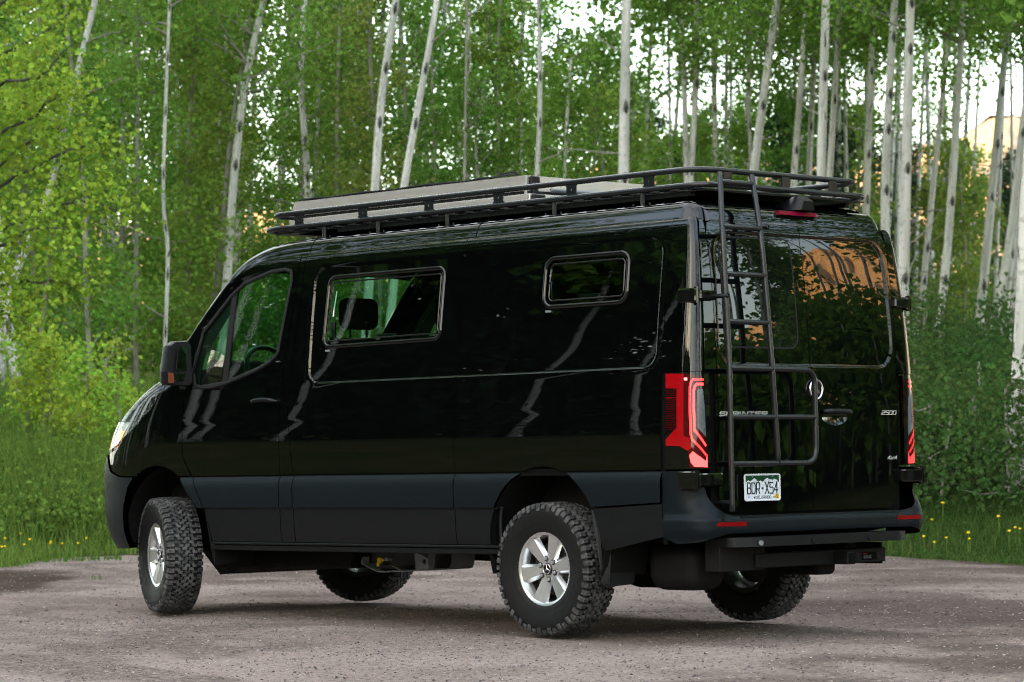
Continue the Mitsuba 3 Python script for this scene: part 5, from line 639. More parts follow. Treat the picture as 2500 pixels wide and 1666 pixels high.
def join(panels):
    vs, fs, ns, at = [], [], [], 0
    for v, f, n in panels:
        vs.append(v); fs.append(f + at); ns.append(n); at += len(v)
    return np.vstack(vs), np.vstack(fs), np.vstack(ns)

def poly(pts, r=0.0):
    g = shapely.Polygon(pts)
    return g.buffer(-r).buffer(2 * r).buffer(-r) if r else g

# the pressed window band of the side, 10 mm deep, its lower ledge at 1.51 m
BAND = poly([(-0.925, 1.510), (2.085, 1.510), (2.10, 2.252), (-0.925, 2.252)]).buffer(-0.10).buffer(0.10)
def side_fn(dy=0.0, band=True):
    def fn(x, z):
        y = half_width(x, z) + dy
        if band:
            pt = shapely.points(x, z)
            d = np.where(shapely.contains_xy(BAND, x, z), shapely.distance(pt, BAND.exterior), 0.0)
            t = np.clip(d / 0.016, 0, 1)
            y = y - 0.011 * t * t * (3 - 2 * t)
        return x, y, z
    return fn

def gutter_z(x):
    return 2.352 - roof_drop(x)

_gx = np.linspace(-0.97, 3.60, 90)
ROOFLINE = [(x, float(gutter_z(x)) - 0.004) for x in _gx]

ARCH_R = shapely.Point(-0.03, 0.52).buffer(0.455, 48)
ARCH_F = shapely.Polygon(smooth_path([(4.02, 0.30), (4.045, 0.60), (4.03, 0.75), (3.975, 0.87), (3.879, 0.952), (3.756, 0.999), (3.618, 1.014), (3.498, 0.994), (3.397, 0.941), (3.282, 0.827), (3.183, 0.725), (3.119, 0.622), (3.055, 0.505), (3.0, 0.35)], 4))

SEAM_A = [(2.345, 0.50), (2.345, 0.94), (2.355, 1.36), (2.335, 1.60), (2.285, 1.93), (2.262, 2.15), (2.255, 2.37)]
SEAM_B = [(2.215, 0.50), (2.215, 0.94), (2.270, 1.36), (2.258, 1.60), (2.225, 1.93), (2.205, 2.15), (2.200, 2.37)]
DOOR_FRONT = [(3.055, 0.515), (3.117, 0.73), (3.246, 0.94), (3.342, 1.065), (3.352, 1.137), (3.345, 1.46), (3.57, 1.464)]
def top_between(x0, x1):
    return [(x, float(gutter_z(x)) - 0.004) for x in np.linspace(x0, x1, 28)]
GAP = 0.0022
DOOR_WINDOW = poly([(3.245, 1.545), (3.178, 1.531), (2.924, 1.551), (2.6, 1.630), (2.455, 1.682), (2.405, 1.73), (2.330, 2.18), (2.340, 2.235), (2.40, 2.252), (2.545, 2.243),
                    (2.80, 2.185), (2.925, 2.11), (3.185, 1.885), (3.262, 1.62)], 0.012)
WIN_A = poly([(1.965, 1.742), (0.885, 1.750), (0.888, 2.182), (1.955, 2.182)]).buffer(-0.055).buffer(0.055)
WIN_B = poly([(0.015, 1.896), (-0.655, 1.896), (-0.650, 2.180), (0.015, 2.180)]).buffer(-0.065).buffer(0.065)

LOWER = 0.945
def cut(g, *away):
    for a in away:
        g = g.difference(a)
    return g

# --- side panels
door = poly(DOOR_FRONT + top_between(3.57, 2.256) + SEAM_A[::-1][1:])
cab_door = vpanel('cab_door', cut(door.buffer(-GAP), DOOR_WINDOW, sbox(0, 0.3, 5, LOWER)), side_fn(), (0, 1, 0), 'black_paint', h=0.032, flange=0.02)
pillar = poly(SEAM_A + [(2.203, 2.344)] + SEAM_B[::-1][1:]).intersection(poly([(-1, LOWER), (4, LOWER), (4, 2.345), (-1, 2.345)]))
vpanel('door_pillar', pillar.buffer(-GAP), side_fn(), (0, 1, 0), 'black_paint', h=0.05, flange=0.02)
mid = poly(SEAM_B + top_between(2.20, 0.715) + [(0.715, LOWER)]).intersection(sbox(-2, LOWER, 4, 2.4))
rear = poly([(0.715, LOWER)] + top_between(0.715, -0.97) + [(-0.97, LOWER)])
side_panel = {}
for name, g, win in (('side_panel', mid, WIN_A), ('side_panel', rear, WIN_B)):
    g = g.buffer(-GAP)
    g = g.difference(ARCH_R.intersection(sbox(-1, 0, 1, 2)))
    fn = side_fn()
    ring = BAND.difference(BAND.buffer(-0.018))
    for mirrored in (False, True):
        inner = g.intersection(BAND.buffer(-0.018))
        if not mirrored:
            inner = inner.difference(win.buffer(-0.02))
        parts = [panel(g.difference(BAND), fn, (0, 1, 0), h=0.032, flange=0.0), panel(g.intersection(ring), fn, (0, 1, 0), h=0.012), panel(inner, fn, (0, 1, 0), h=0.05, flange=0.0)]
        v, f, n = join(parts)
        key = vput(name, (v, f), 'black_paint', normals=n, mirror=mirrored)
        if not mirrored:
            side_panel[win is WIN_A] = key
# the dark metal behind the seams and the lining of the cargo space
def seam_strip(xz, name='seam'):
    xz = np.array(xz)
    g = shapely.LineString(xz).buffer(0.02)
    return panel(g, side_fn(-0.012), (0, 1, 0), h=0.05)
strips = [seam_strip(s) for s in (SEAM_A, SEAM_B, [(0.715, 0.5), (0.715, 2.34)], [(-0.97, 0.55), (-0.97, 2.34)], DOOR_FRONT, [(-0.9, 0.94), (3.3, 0.94)], [(x, z) for x, z in top_between(3.5, -0.96)])]
v, f, n = join(strips)
vput('seam', (v, f), 'seam_dark', normals=n, label='dark joints between the body panels'); vput('seam', (v, f), 'seam_dark', normals=n, mirror=True)

# --- lower cladding: grey grained strip, rocker and sill
def clad_fn(x, z):
    t = np.clip((z - 0.850) / 0.089, 0, 0.97)
    return x, half_width(x, z) + 0.014 - 0.030 * (1 - np.sqrt(1 - t * t)), z
def rock_fn(x, z):
    t = np.clip((0.60 - z) / 0.12, 0, 1)
    return x, half_width(x, z) + 0.004 - 0.012 * t * t, z
ARCHES = ARCH_R.union(ARCH_F)
clad_cuts = [(3.40, 3.052), (3.246, 2.347), (2.343, 2.213), (2.209, 0.717), (0.713, 0.0), (0.0, -0.968)]
front_slope = poly([(3.117, 0.73), (3.246, 0.94), (2, 0.94), (2, 0.73)])
fender_slope = poly([(3.120, 0.73), (3.249, 0.94), (3.6, 0.94), (3.6, 0.73)])
for i, (a, b) in enumerate(clad_cuts):
    g = sbox(b, 0.735, a, 0.938)
    if i == 0:
        g = fender_slope.intersection(sbox(3.0, 0.735, 3.42, 0.938))
    if i == 1:
        g = front_slope.intersection(sbox(2.347, 0.735, 3.3, 0.938))
    if i == 5:
        g = poly([(-0.968, 0.765), (-0.38, 0.737), (0, 0.737), (0, 0.938), (-0.968, 0.938)])
    g = cut(g, ARCHES).buffer(-0.0015)
    vpanel('cladding', g, clad_fn, (0, 1, 0), 'cladding_plastic', h=0.02, flange=0.016)
for i, (a, b) in enumerate([(3.118, 2.347), (2.343, 2.213), (2.209, 0.715), (0.711, 0.30)]):
    g = sbox(b, 0.517, a, 0.728)
    if i == 0:
        g = poly([(3.055, 0.517), (3.117, 0.728), (b, 0.728), (b, 0.517)])
    vpanel('rocker_panel', cut(g, ARCHES).buffer(-0.0015), rock_fn, (0, 1, 0), 'satin_black', h=0.03, flange=0.02)
vpanel('rocker_panel', cut(poly([(-0.50, 0.49), (-0.968, 0.575), (-0.968, 0.757), (-0.40, 0.728)]), ARCH_R), rock_fn, (0, 1, 0), 'satin_black', h=0.03, flange=0.02)
# the ledge under the cladding and the sill, which catch the sky
vput('sill', cat_mesh([box(0.33, 3.05, 0.93, 0.999, 0.500, 0.5145, 0.004), box(0.33, 3.08, 0.86, 0.985, 0.462, 0.499, 0.006)]), 'satin_black', smooth=30)
vput('sill', cat_mesh([box(0.33, 3.05, -0.999, -0.93, 0.500, 0.5145, 0.004), box(0.33, 3.08, -0.985, -0.86, 0.462, 0.499, 0.006)]), 'satin_black', smooth=30)
for s in (1, -1):
    vput('trim_line', box(0.34, 3.11, min(s * 0.97, s * 1.0085), max(s * 0.97, s * 1.0085), 0.7285, 0.7345, 0.0015), 'gloss_trim', smooth=30)

# --- rear corner, tail doors
def corner_plan(z):
    zz = float(z)
    return curve([(-0.97, float(_w(zz))), (float(back_x(0.9, zz)), float(_w(zz))), (float(back_x(0.79, zz)), 0.79)], r=0.125, n=13)
_cz = np.concatenate([np.linspace(0.90, 2.26, 40), np.linspace(2.275, 2.352, 12)])
_ct = np.linspace(0, 1, 41)
_cp = []
for z in _cz:
    c = corner_plan(z)
    L = np.concatenate([[0], np.linalg.norm(np.diff(c, axis=0), axis=1).cumsum()]); L /= L[-1]
    _cp.append(np.stack([np.interp(_ct, L, c[:, 0]), np.interp(_ct, L, c[:, 1])], -1))
from scipy.interpolate import RectBivariateSpline as RBS
_cx, _cy = RBS(_cz, _ct, np.array(_cp)[..., 0], kx=1, ky=3), RBS(_cz, _ct, np.array(_cp)[..., 1], kx=1, ky=3)
def corner_fn(dn=0.0):
    def fn(t, z):
        x, y = _cx.ev(z, t), _cy.ev(z, t)
        if dn:
            e = 0.01
            dx, dy = _cx.ev(z, t + e) - _cx.ev(z, t - e), _cy.ev(z, t + e) - _cy.ev(z, t - e)
            l = np.hypot(dx, dy) + 1e-12
            x, y = x + dn * dy / l, y - dn * dx / l
        return x, y, np.asarray(z, float)
    return fn
OUTC = (-0.7, 0.7, 0)
vpanel('rear_corner', sbox(0.004, 1.487, 0.993, 2.345), corner_fn(), OUTC, 'black_paint', h=0.022, flange=0.0)
vpanel('rear_corner', sbox(0.955, 0.95, 0.993, 1.483), corner_fn(), OUTC, 'black_paint', h=0.02)

DOORBAND = poly([(-0.775, 1.517), (0.775, 1.517), (0.745, 2.278), (-0.745, 2.278)]).buffer(-0.14).buffer(0.14)
def back_fn(dx=0.0):
    def fn(y, z):
        d = np.where(shapely.contains_xy(DOORBAND, y, z), shapely.distance(shapely.points(y, z), DOORBAND.exterior), 0.0)
        t = np.clip(d / 0.018, 0, 1)
        u = np.clip((0.950 - z) / 0.016, 0, 1)
        return back_x(y, z) + 0.012 * t * t * (3 - 2 * t) + 0.007 * u * u * (3 - 2 * u) - dx, y, z
    return fn
leaf_ = poly([(0.003, 0.70), (0.003, 2.342), (0.70, 2.338), (0.765, 2.318), (0.787, 2.26), (0.787, 0.80), (0.76, 0.73), (0.70, 0.70)])
ringd = DOORBAND.difference(DOORBAND.buffer(-0.02))
v, f, n = join([panel(leaf_.difference(DOORBAND), back_fn(), (-1, 0, 0), h=0.045), panel(leaf_.intersection(ringd), back_fn(), (-1, 0, 0), h=0.013),
                panel(leaf_.intersection(DOORBAND.buffer(-0.02)), back_fn(), (-1, 0, 0), h=0.045)])
cargo_door = vput('cargo_door', (v, f), 'black_paint', normals=n)
cargo_door_r = vput('cargo_door', (v, f), 'black_paint', normals=n, mirror=True)
v, f, n = panel(sbox(-0.83, 0.62, 0.83, 2.35), lambda y, z: (back_x(y, z) + 0.03, y, z), (-1, 0, 0), h=0.08)
vput('door_opening', (v, f), 'seam_dark', normals=n)
# glass of the left tail door
GLASS = poly([(0.10, 1.63), (0.70, 1.63), (0.685, 2.235), (0.10, 2.245)]).buffer(-0.06).buffer(0.06)
v, f, n = panel(GLASS, back_fn(0.003), (-1, 0, 0), h=0.05, flange=0.004)
mat('tail_glass', {'type': 'plastic', 'diffuse_reflectance': rgb(0.002, 0.003, 0.003), 'int_ior': 1.62})
vput('window', (v, f), 'tail_glass', normals=n, parent=cargo_door, label='dark glass of the left tail door')
v, f, n = panel(GLASS.buffer(0.012).difference(GLASS.buffer(-0.0)), back_fn(0.0015), (-1, 0, 0), h=0.02)
vput('window_seal', (v, f), 'rubber_trim', normals=n, parent=cargo_door)

# --- roof: gutter, curved edge, crowned skin, cab roof and windscreen surround
_hd = Pchip([0, 0.006, 0.012, 0.022, 0.045, 0.075, 0.15, 0.30, 0.60, 0.90], [-0.006, 0.004, 0.018, 0.044, 0.077, 0.096, 0.110, 0.120, 0.127, 0.130])
def roof_edge_rows():
    """plan outline of the roof at the gutter, from the front along the left side and round the rear corner to the middle"""
    rows = [(x, 0.846, 0, 1) for x in np.concatenate([np.linspace(3.70, 2.5, 34), np.linspace(2.45, -0.86, 40), [-0.93, -0.99]])]
    for a in np.linspace(0, np.pi / 2, 14)[1:]:
        rows.append((-0.995 - 0.125 * math.sin(a), 0.846 - 0.125 + 0.125 * math.cos(a), math.sin(a), math.cos(a)))
    for y in np.linspace(0.70, 0, 16)[1:]:
        rows.append((-1.138 + 0.0225 * (y / 0.846) ** 2, y, 1, 0))
    return np.array(rows)
_rows = roof_edge_rows()
_ds = np.array([0, 0.004, 0.008, 0.012, 0.018, 0.026, 0.036, 0.05, 0.066, 0.085, 0.11, 0.14])
def roof_point(row, d):
    x, y, nx, ny = row
    drop = float(roof_drop(x))
    zg = 2.352 - drop
    k = float(_w(np.clip(zg - 0.012, 0.5, 2.352))) / 0.853 if x > 2.0 else 1.0
    yy = (y - d * ny) * k
    z = zg + float(_hd(d)) * (1 if nx < 0.01 else 1 - 0.05 * nx) - 0.012 * nx * (1 - d / 0.14) - 0.004 * (1 - min(d / 0.03, 1))
    return [x + d * nx, yy, z]
grid = np.array([[roof_point(r, d) for d in _ds] for r in _rows])
# the skin inside the edge
def skin_rows():
    out = []
    for i, r in enumerate(_rows):
        if r[2] > 0.01:
            break
        e = grid[i, -1]
        ys = np.linspace(e[1], 0, 12)
        d = 0.846 - ys / (e[1] / (0.846 - 0.14))
        bow = 0.10 * np.clip((r[0] - 2.6) / 0.8, 0, 1) * (1 - (ys / 0.85) ** 2)
        out.append(np.stack([r[0] + bow, ys, 2.352 - roof_drop(r[0]) + _hd(np.clip(d, 0, 0.9))], -1))
    return np.array(out)
skin = skin_rows()
def grid_mesh(g):
    a, b = g.shape[:2]
    i, j = np.meshgrid(np.arange(a - 1), np.arange(b - 1), indexing='ij')
    k = i * b + j
    q = np.stack([k, k + b, k + b + 1, k + 1], -1).reshape(-1, 4)
    return g.reshape(-1, 3), np.vstack([q[:, [0, 1, 2]], q[:, [0, 2, 3]]])
SCREEN = int(np.argmin(abs(_rows[:, 0] - 3.02)))       # the rows ahead of this are pillars and windscreen
rear_rows = grid[len(skin) - 1:]
patch = np.concatenate([rear_rows[:, -1:], np.stack([np.stack([np.linspace(r[-1, 0], -0.86, 5)[1:], np.linspace(r[-1, 1], r[-1, 1] * 0.98, 5)[1:], np.full(4, 0)], -1) for r in rear_rows])], 1)
patch[:, :, 2] = 2.352 + np.where(np.arange(5)[None] == 0, rear_rows[:, -1, 2][:, None] - 2.352, _hd(np.clip(np.minimum(0.846 - patch[..., 1], patch[..., 0] + 1.14), 0.14, 0.9)))
half = cat_mesh([grid_mesh(grid), grid_mesh(skin[SCREEN:]), grid_mesh(patch)])
both = cat_mesh([half, (half[0] * [1, -1, 1], half[1][:, ::-1])])
vput('roof', both, 'black_paint', smooth=32)
scr = skin[:SCREEN + 1]
full = np.concatenate([scr, (scr * [1, -1, 1])[:, ::-1][:, 1:]], 1)
vput('windscreen', grid_mesh(full), 'cab_glass', smooth=True)
vput('headliner', grid_mesh(np.concatenate([skin[SCREEN + 6:], (skin[SCREEN + 6:] * [1, -1, 1])[:, ::-1][:, 1:]], 1) - [0, 0, 0.05]), 'cabin_dark', smooth=True)
# roof cross joints
for xs in (2.23, 0.70):
    i = np.argmin(abs(_rows[:, 0] - xs))
    L = grid[i][2:] + [0, 0, 0.0005]
    vput('roof_joint', tube(np.vstack([L, [[xs, 0.3, L[-1, 2] + 0.012]]]), 0.0035, 5), 'seam_dark', smooth=True)

# --- wings, bonnet, front bumper, grille
fender = poly([(3.347, 1.462), (3.354, 1.137), (3.344, 1.063), (3.262, 0.945), (3.40, 0.945), (3.62, 0.945), (3.90, 0.945), (4.09, 0.948), (4.235, 0.985), (4.335, 1.10), (4.20, 1.125), (4.127, 1.162), (4.06, 1.218), (3.972, 1.315), (4.27, 1.322)] +
              [(x, float(_fend(x)) - 0.012) for x in np.linspace(4.26, 3.58, 18)] + [(3.572, 1.467)])
vpanel('wing', cut(fender.buffer(-GAP), ARCH_F), side_fn(band=False), (0, 1, 0), 'black_paint', h=0.03, flange=0.015)
def nose_fn(d=0.0):
    def fn(a, z):
        xf, w = _nose(z) + d, _w(z) + d * 0.6
        return NOSE_X + (xf - NOSE_X) * np.sin(a) ** (2 / NOSE_N), w * np.clip(np.cos(a), 1e-6, 1) ** (2 / NOSE_N), z
    return fn
def nose_a(x, z):
    return np.arcsin(np.clip((x - NOSE_X) / (float(_nose(z)) - NOSE_X), 0, 1) ** (NOSE_N / 2))
H2 = np.pi / 2 - 1e-3
bump = [(nose_a(3.99, 0.46), 0.46), (nose_a(4.043, 0.60), 0.60), (nose_a(4.03, 0.75), 0.75), (nose_a(3.975, 0.87), 0.87), (nose_a(3.90, 0.938), 0.938), (nose_a(4.09, 0.942), 0.942), (nose_a(4.235, 0.98), 0.98), (nose_a(4.335, 1.095), 1.095), (H2, 1.02), (H2, 0.44)]
vpanel('bumper', poly(bump), nose_fn(0.012), (1, 0.4, 0), 'cladding_plastic', h=0.05, flange=0.04)
vpanel('grille', poly([(nose_a(4.45, 1.1), 1.06), (H2, 1.05), (H2, 1.30), (nose_a(4.36, 1.25), 1.28)]), nose_fn(-0.02), (1, 0.2, 0), 'satin_black', h=0.05, flange=0.02)
bx = np.linspace(3.60, 4.50, 30)
bon = []
for x in bx:
    zt = float(_fend(x)); ye = float(half_width(x, zt - 0.010))
    ys = np.linspace(0, 1, 16)
    bon.append(np.stack([np.full(16, x) + 0.07 * (1 - (1 - ys) ** 2) * np.clip((x - 3.6) / 0.9, 0, 1), ye * (1 - ys), zt - 0.012 + 0.060 * (1 - (1 - ys) ** 2.4)], -1))
bon = np.array(bon)
bfull = np.concatenate([bon, (bon * [1, -1, 1])[:, ::-1][:, 1:]], 1)
vput('bonnet', grid_mesh(bfull), 'black_paint', smooth=True)
# headlights: clear cover over a pale bowl, with a lit amber marker
mat('lamp_bowl', {'type': 'principled', 'base_color': rgb(0.09, 0.095, 0.09), 'roughness': 0.25, 'metallic': 0.5})
mat('lamp_cover', {'type': 'thindielectric', 'specular_transmittance': rgb(0.95, 0.97, 0.95)}, two=False)
mat('amber', {'type': 'plastic', 'diffuse_reflectance': rgb(0.55, 0.10, 0.01)})
lamp_o = poly([(0.355, 1.312), (0.41, 1.221), (0.455, 1.168), (0.60, 1.132), (0.93, 1.108), (1.25, 1.115), (1.2, 1.25), (0.93, 1.318), (0.6, 1.318)])
for m in (False, True):
    t = vput('headlight', (lambda q: (q[0], q[1]))(panel(lamp_o, nose_fn(-0.03), (1, 1, 0), h=0.03, flange=0.0)), 'lamp_bowl', smooth=True, mirror=m)
    v, f, n = panel(lamp_o, nose_fn(0.002), (1, 1, 0), h=0.03, flange=0.02)
    vput('cover', (v, f), 'lamp_cover', normals=n, mirror=m, parent=t)
    mk = poly([(0.425, 1.255), (0.445, 1.205), (0.52, 1.160), (0.66, 1.155), (0.60, 1.215), (0.53, 1.255)])
    v, f, n = panel(mk, nose_fn(-0.012), (1, 1, 0), h=0.02, flange=0.01)
    vput('marker', (v, f), 'amber', normals=n, mirror=m, parent=t, emitter={'type': 'area', 'radiance': rgb(0.16, 0.022, 0.002)}, label='lit amber side marker')
# wheel housings and dark floor
for cx, r, nm in ((-0.03, 0.47, 'wheel_arch'), (3.58, 0.50, 'wheel_arch')):
    a = np.linspace(-0.35 if cx < 1 else -0.02, np.pi + 0.35, 30)
    for s in (1, -1):
        rows_ = np.array([[(cx + r * math.cos(t), s * y, 0.51 + r * math.sin(t)) for y in (0.985 if cx < 1 else 0.93, 0.62)] for t in a])
        inner = np.array([[(cx + r * math.cos(t) * k, s * 0.62, 0.51 + r * math.sin(t) * k) for k in (1, 0.05)] for t in a])
        vput(nm, cat_mesh([grid_mesh(rows_), grid_mesh(inner)]), 'underbody', smooth=30)
vput('floor', cat_mesh([box(0.48, 3.05, -0.94, 0.94, 0.50, 0.56), box(-1.15, -0.52, -0.94, 0.94, 0.60, 0.66), box(-0.52, 0.48, -0.60, 0.60, 0.60, 0.66), box(3.05, 4.3, -0.58, 0.58, 0.56, 0.62)]), 'underbody')

# ---- the van: windows, lamps, doors' fittings ------------------------------------------------------------------------
def lift_ring(outer, inner, fn, height, out, h=0.012):
    """a rounded frame between two outlines that stands proud of the surface"""
    ring = outer.difference(inner)
    wide = shapely.distance(shapely.points(*inner.exterior.coords[0]), outer.exterior)
    def f2(a, b):
        x, y, z = fn(a, b)
        pt = shapely.points(a, b)
        d = np.minimum(shapely.distance(pt, outer.exterior), shapely.distance(pt, inner.exterior))
        d = np.where(shapely.contains_xy(ring.buffer(1e-6), a, b), d, 0)
        t = np.clip(d / (0.42 * wide), 0, 1)
        up = height * np.sqrt(np.clip(1 - (1 - t) ** 2, 0, 1))
        return x + up * out[0], y + up * out[1], z + up * out[2]
    return panel(ring, f2, out, h=h, flange=0.0)

OUT_L = (0, 1, 0)
def sided(dy):
    return side_fn(dy)
# cab door: rubber frame, divider bar, two panes, belt strip, handle
for m, par in ((False, cab_door), (True, numbered('van__cab_door')[:-4] + '_001' if False else 'van__cab_door_001')):
    fr = lift_ring(DOOR_WINDOW.buffer(0.022), DOOR_WINDOW.buffer(-0.006), side_fn(-0.002), 0.005, OUT_L)
    vput('window_frame', fr[:2], 'rubber_trim', normals=fr[2], mirror=m, parent=par)
    bar = poly([(2.955, 1.53), (2.905, 1.53), (2.878, 2.16), (2.925, 2.13)])
    v, f, n = panel(bar, side_fn(-0.006), OUT_L, h=0.04, flange=0.02)
    vput('divider_bar', (v, f), 'rubber_trim', normals=n, mirror=m, parent=par)
    for g in (DOOR_WINDOW.buffer(0.01).intersection(sbox(2.93, 0, 4, 3)), DOOR_WINDOW.buffer(0.01).intersection(sbox(0, 0, 2.93, 3))):
        v, f, n = panel(g, side_fn(-0.012), OUT_L, h=0.08)
        vput('window', (v, f), 'cab_glass', normals=n, mirror=m, parent=par)
    # black inner rim of the forward quarter light
    g = DOOR_WINDOW.intersection(poly([(3.30, 1.5), (3.30, 1.95), (2.90, 2.14), (2.935, 2.0), (3.165, 1.73), (3.195, 1.62), (3.20, 1.5)]))
    v, f, n = panel(g, side_fn(-0.016), OUT_L, h=0.05)
    vput('quarter_rim', (v, f), 'rubber_trim', normals=n, mirror=m, parent=par)
    s = 1
    belt = smooth_path([(3.25, 1.528), (3.1, 1.520), (2.924, 1.538), (2.76, 1.576), (2.6, 1.617), (2.47, 1.664), (2.42, 1.70)], 5)
    P3 = np.stack([belt[:, 0], half_width(belt[:, 0], belt[:, 1]) + 0.002, belt[:, 1] - 0.002], -1)
    vput('belt_strip', tube(P3, 0.009, 7), 'satin_black', smooth=True, mirror=m, parent=par)
    h0 = smooth_path([(2.615, 1.409), (2.55, 1.421), (2.45, 1.424), (2.365, 1.412)], 6)
    Y = half_width(h0[:, 0], h0[:, 1])
    bow = 0.035 * np.clip(np.sin(np.linspace(0.08, np.pi - 0.08, len(h0))) * 1.6, 0, 1)
    hm = [tube(np.stack([h0[:, 0], Y + bow + 0.004, h0[:, 1]], -1), 0.014 * np.clip(np.sin(np.linspace(0.12, np.pi - 0.12, len(h0))) * 2.2, 0.3, 1), 9)]
    vput('handle', cat_mesh(hm), 'satin_black', smooth=40, mirror=m, parent=par)
    dish = shapely.affinity.scale(shapely.Point(2.50, 1.395).buffer(0.10, 24), 1.05, 0.42)
    def dish_fn(a, b):
        x, y, z = side_fn(0.0008)(a, b)
        r = np.sqrt(((a - 2.50) / 0.105) ** 2 + ((b - 1.395) / 0.042) ** 2)
        return x, y - 0.0 * r + 0.0005, z
    v, f, n = panel(dish, dish_fn, OUT_L, h=0.02)
    n = n + np.stack([(v[:, 0] - 2.50) * -4.0, 0 * v[:, 0], (v[:, 2] - 1.395) * -9.0], -1); n /= np.linalg.norm(n, axis=1, keepdims=True)
    vput('handle_dish', (v, f), 'black_paint', smooth=True, mirror=m, parent=par)

# the two conversion windows: rounded black frames, dark glass, a light blind rail inside
for g, par, tag_, rail in ((WIN_A, side_panel[True], 'long sliding window behind the driver', (1.90, 1.80, 1.905, 2.09)), (WIN_B, side_panel[False], 'small bunk window towards the rear', (-0.02, 1.945, -0.012, 2.12))):
    fr = lift_ring(g.buffer(0.013), g.buffer(-0.013), side_fn(-0.002), 0.010, OUT_L, h=0.007)
    vput('window_frame', fr[:2], 'gloss_trim', normals=fr[2], parent=par, label='rounded black frame of the ' + tag_)
    fr = lift_ring(g.buffer(-0.030), g.buffer(-0.040), side_fn(-0.006), 0.004, OUT_L, h=0.006)
    vput('inner_frame', fr[:2], 'gloss_trim', normals=fr[2], parent=par)
    v, f, n = panel(g.buffer(-0.018), side_fn(-0.008), OUT_L, h=0.09)
    vput('window', (v, f), 'cab_glass' if par == side_panel[True] else 'dark_glass', normals=n, parent=par)
    x, z0, x1, z1 = rail
    yy = float(half_width(x, z0))
    vput('blind_rail', cat_mesh([tube([(x, yy - 0.035, z0 + 0.13), (x1, float(half_width(x1, z1)) - 0.035, z1)], 0.006, 6)]), 'aluminium', smooth=True, parent=par)
    vput('window_latch', cat_mesh([box(x - 0.018, x + 0.012, yy - 0.045, yy - 0.025, z0 - 0.03, z0 + 0.10, 0.004), box(0.5 * x + 0.5 * g.bounds[0] - 0.09, 0.5 * x + 0.5 * g.bounds[0] + 0.09, yy - 0.05, yy - 0.02, g.bounds[1] + 0.035, g.bounds[1] + 0.062, 0.006)]), 'satin_black', smooth=30, parent=par)
    vput('drain', box(g.bounds[2] - 0.075, g.bounds[2] - 0.035, half_width(x, g.bounds[1]) - 0.004, half_width(x, g.bounds[1]) + 0.006, g.bounds[1] - 0.032, g.bounds[1] - 0.020), 'bare_steel', parent=par)

# tail lamps
mat('lamp_red', {'type': 'plastic', 'diffuse_reflectance': rgb(0.17, 0.002, 0.004), 'int_ior': 1.5})
mat('lamp_deep_red', {'type': 'plastic', 'diffuse_reflectance': rgb(0.05, 0.002, 0.003), 'int_ior': 1.5})
mat('lamp_clear', {'type': 'principled', 'base_color': rgb(0.11, 0.125, 0.14), 'roughness': 0.22, 'metallic': 0.3, 'specular': 0.7})
mat('led_lens', {'type': 'plastic', 'diffuse_reflectance': rgb(0.35, 0.004, 0.005)})
def ribbon(pts, w):
    """a line in (t, z) with the width w in metres across; t is about 0.47 m long"""
    k = np.array([0.47, 1.0])
    g = shapely.LineString(np.array(pts) * k).buffer(w / 2, cap_style='flat', join_style='round')
    return shapely.affinity.scale(g, 1 / 0.47, 1.0, origin=(0, 0))
LED_O = [(0.72, 1.44), (0.555, 1.44), (0.525, 1.425), (0.510, 1.40), (0.506, 1.287), (0.508, 1.145), (0.531, 1.11), (0.745, 1.022)]
LED_I = [(0.72, 1.414), (0.605, 1.414), (0.575, 1.400), (0.563, 1.38), (0.559, 1.287), (0.565, 1.16), (0.745, 1.073)]
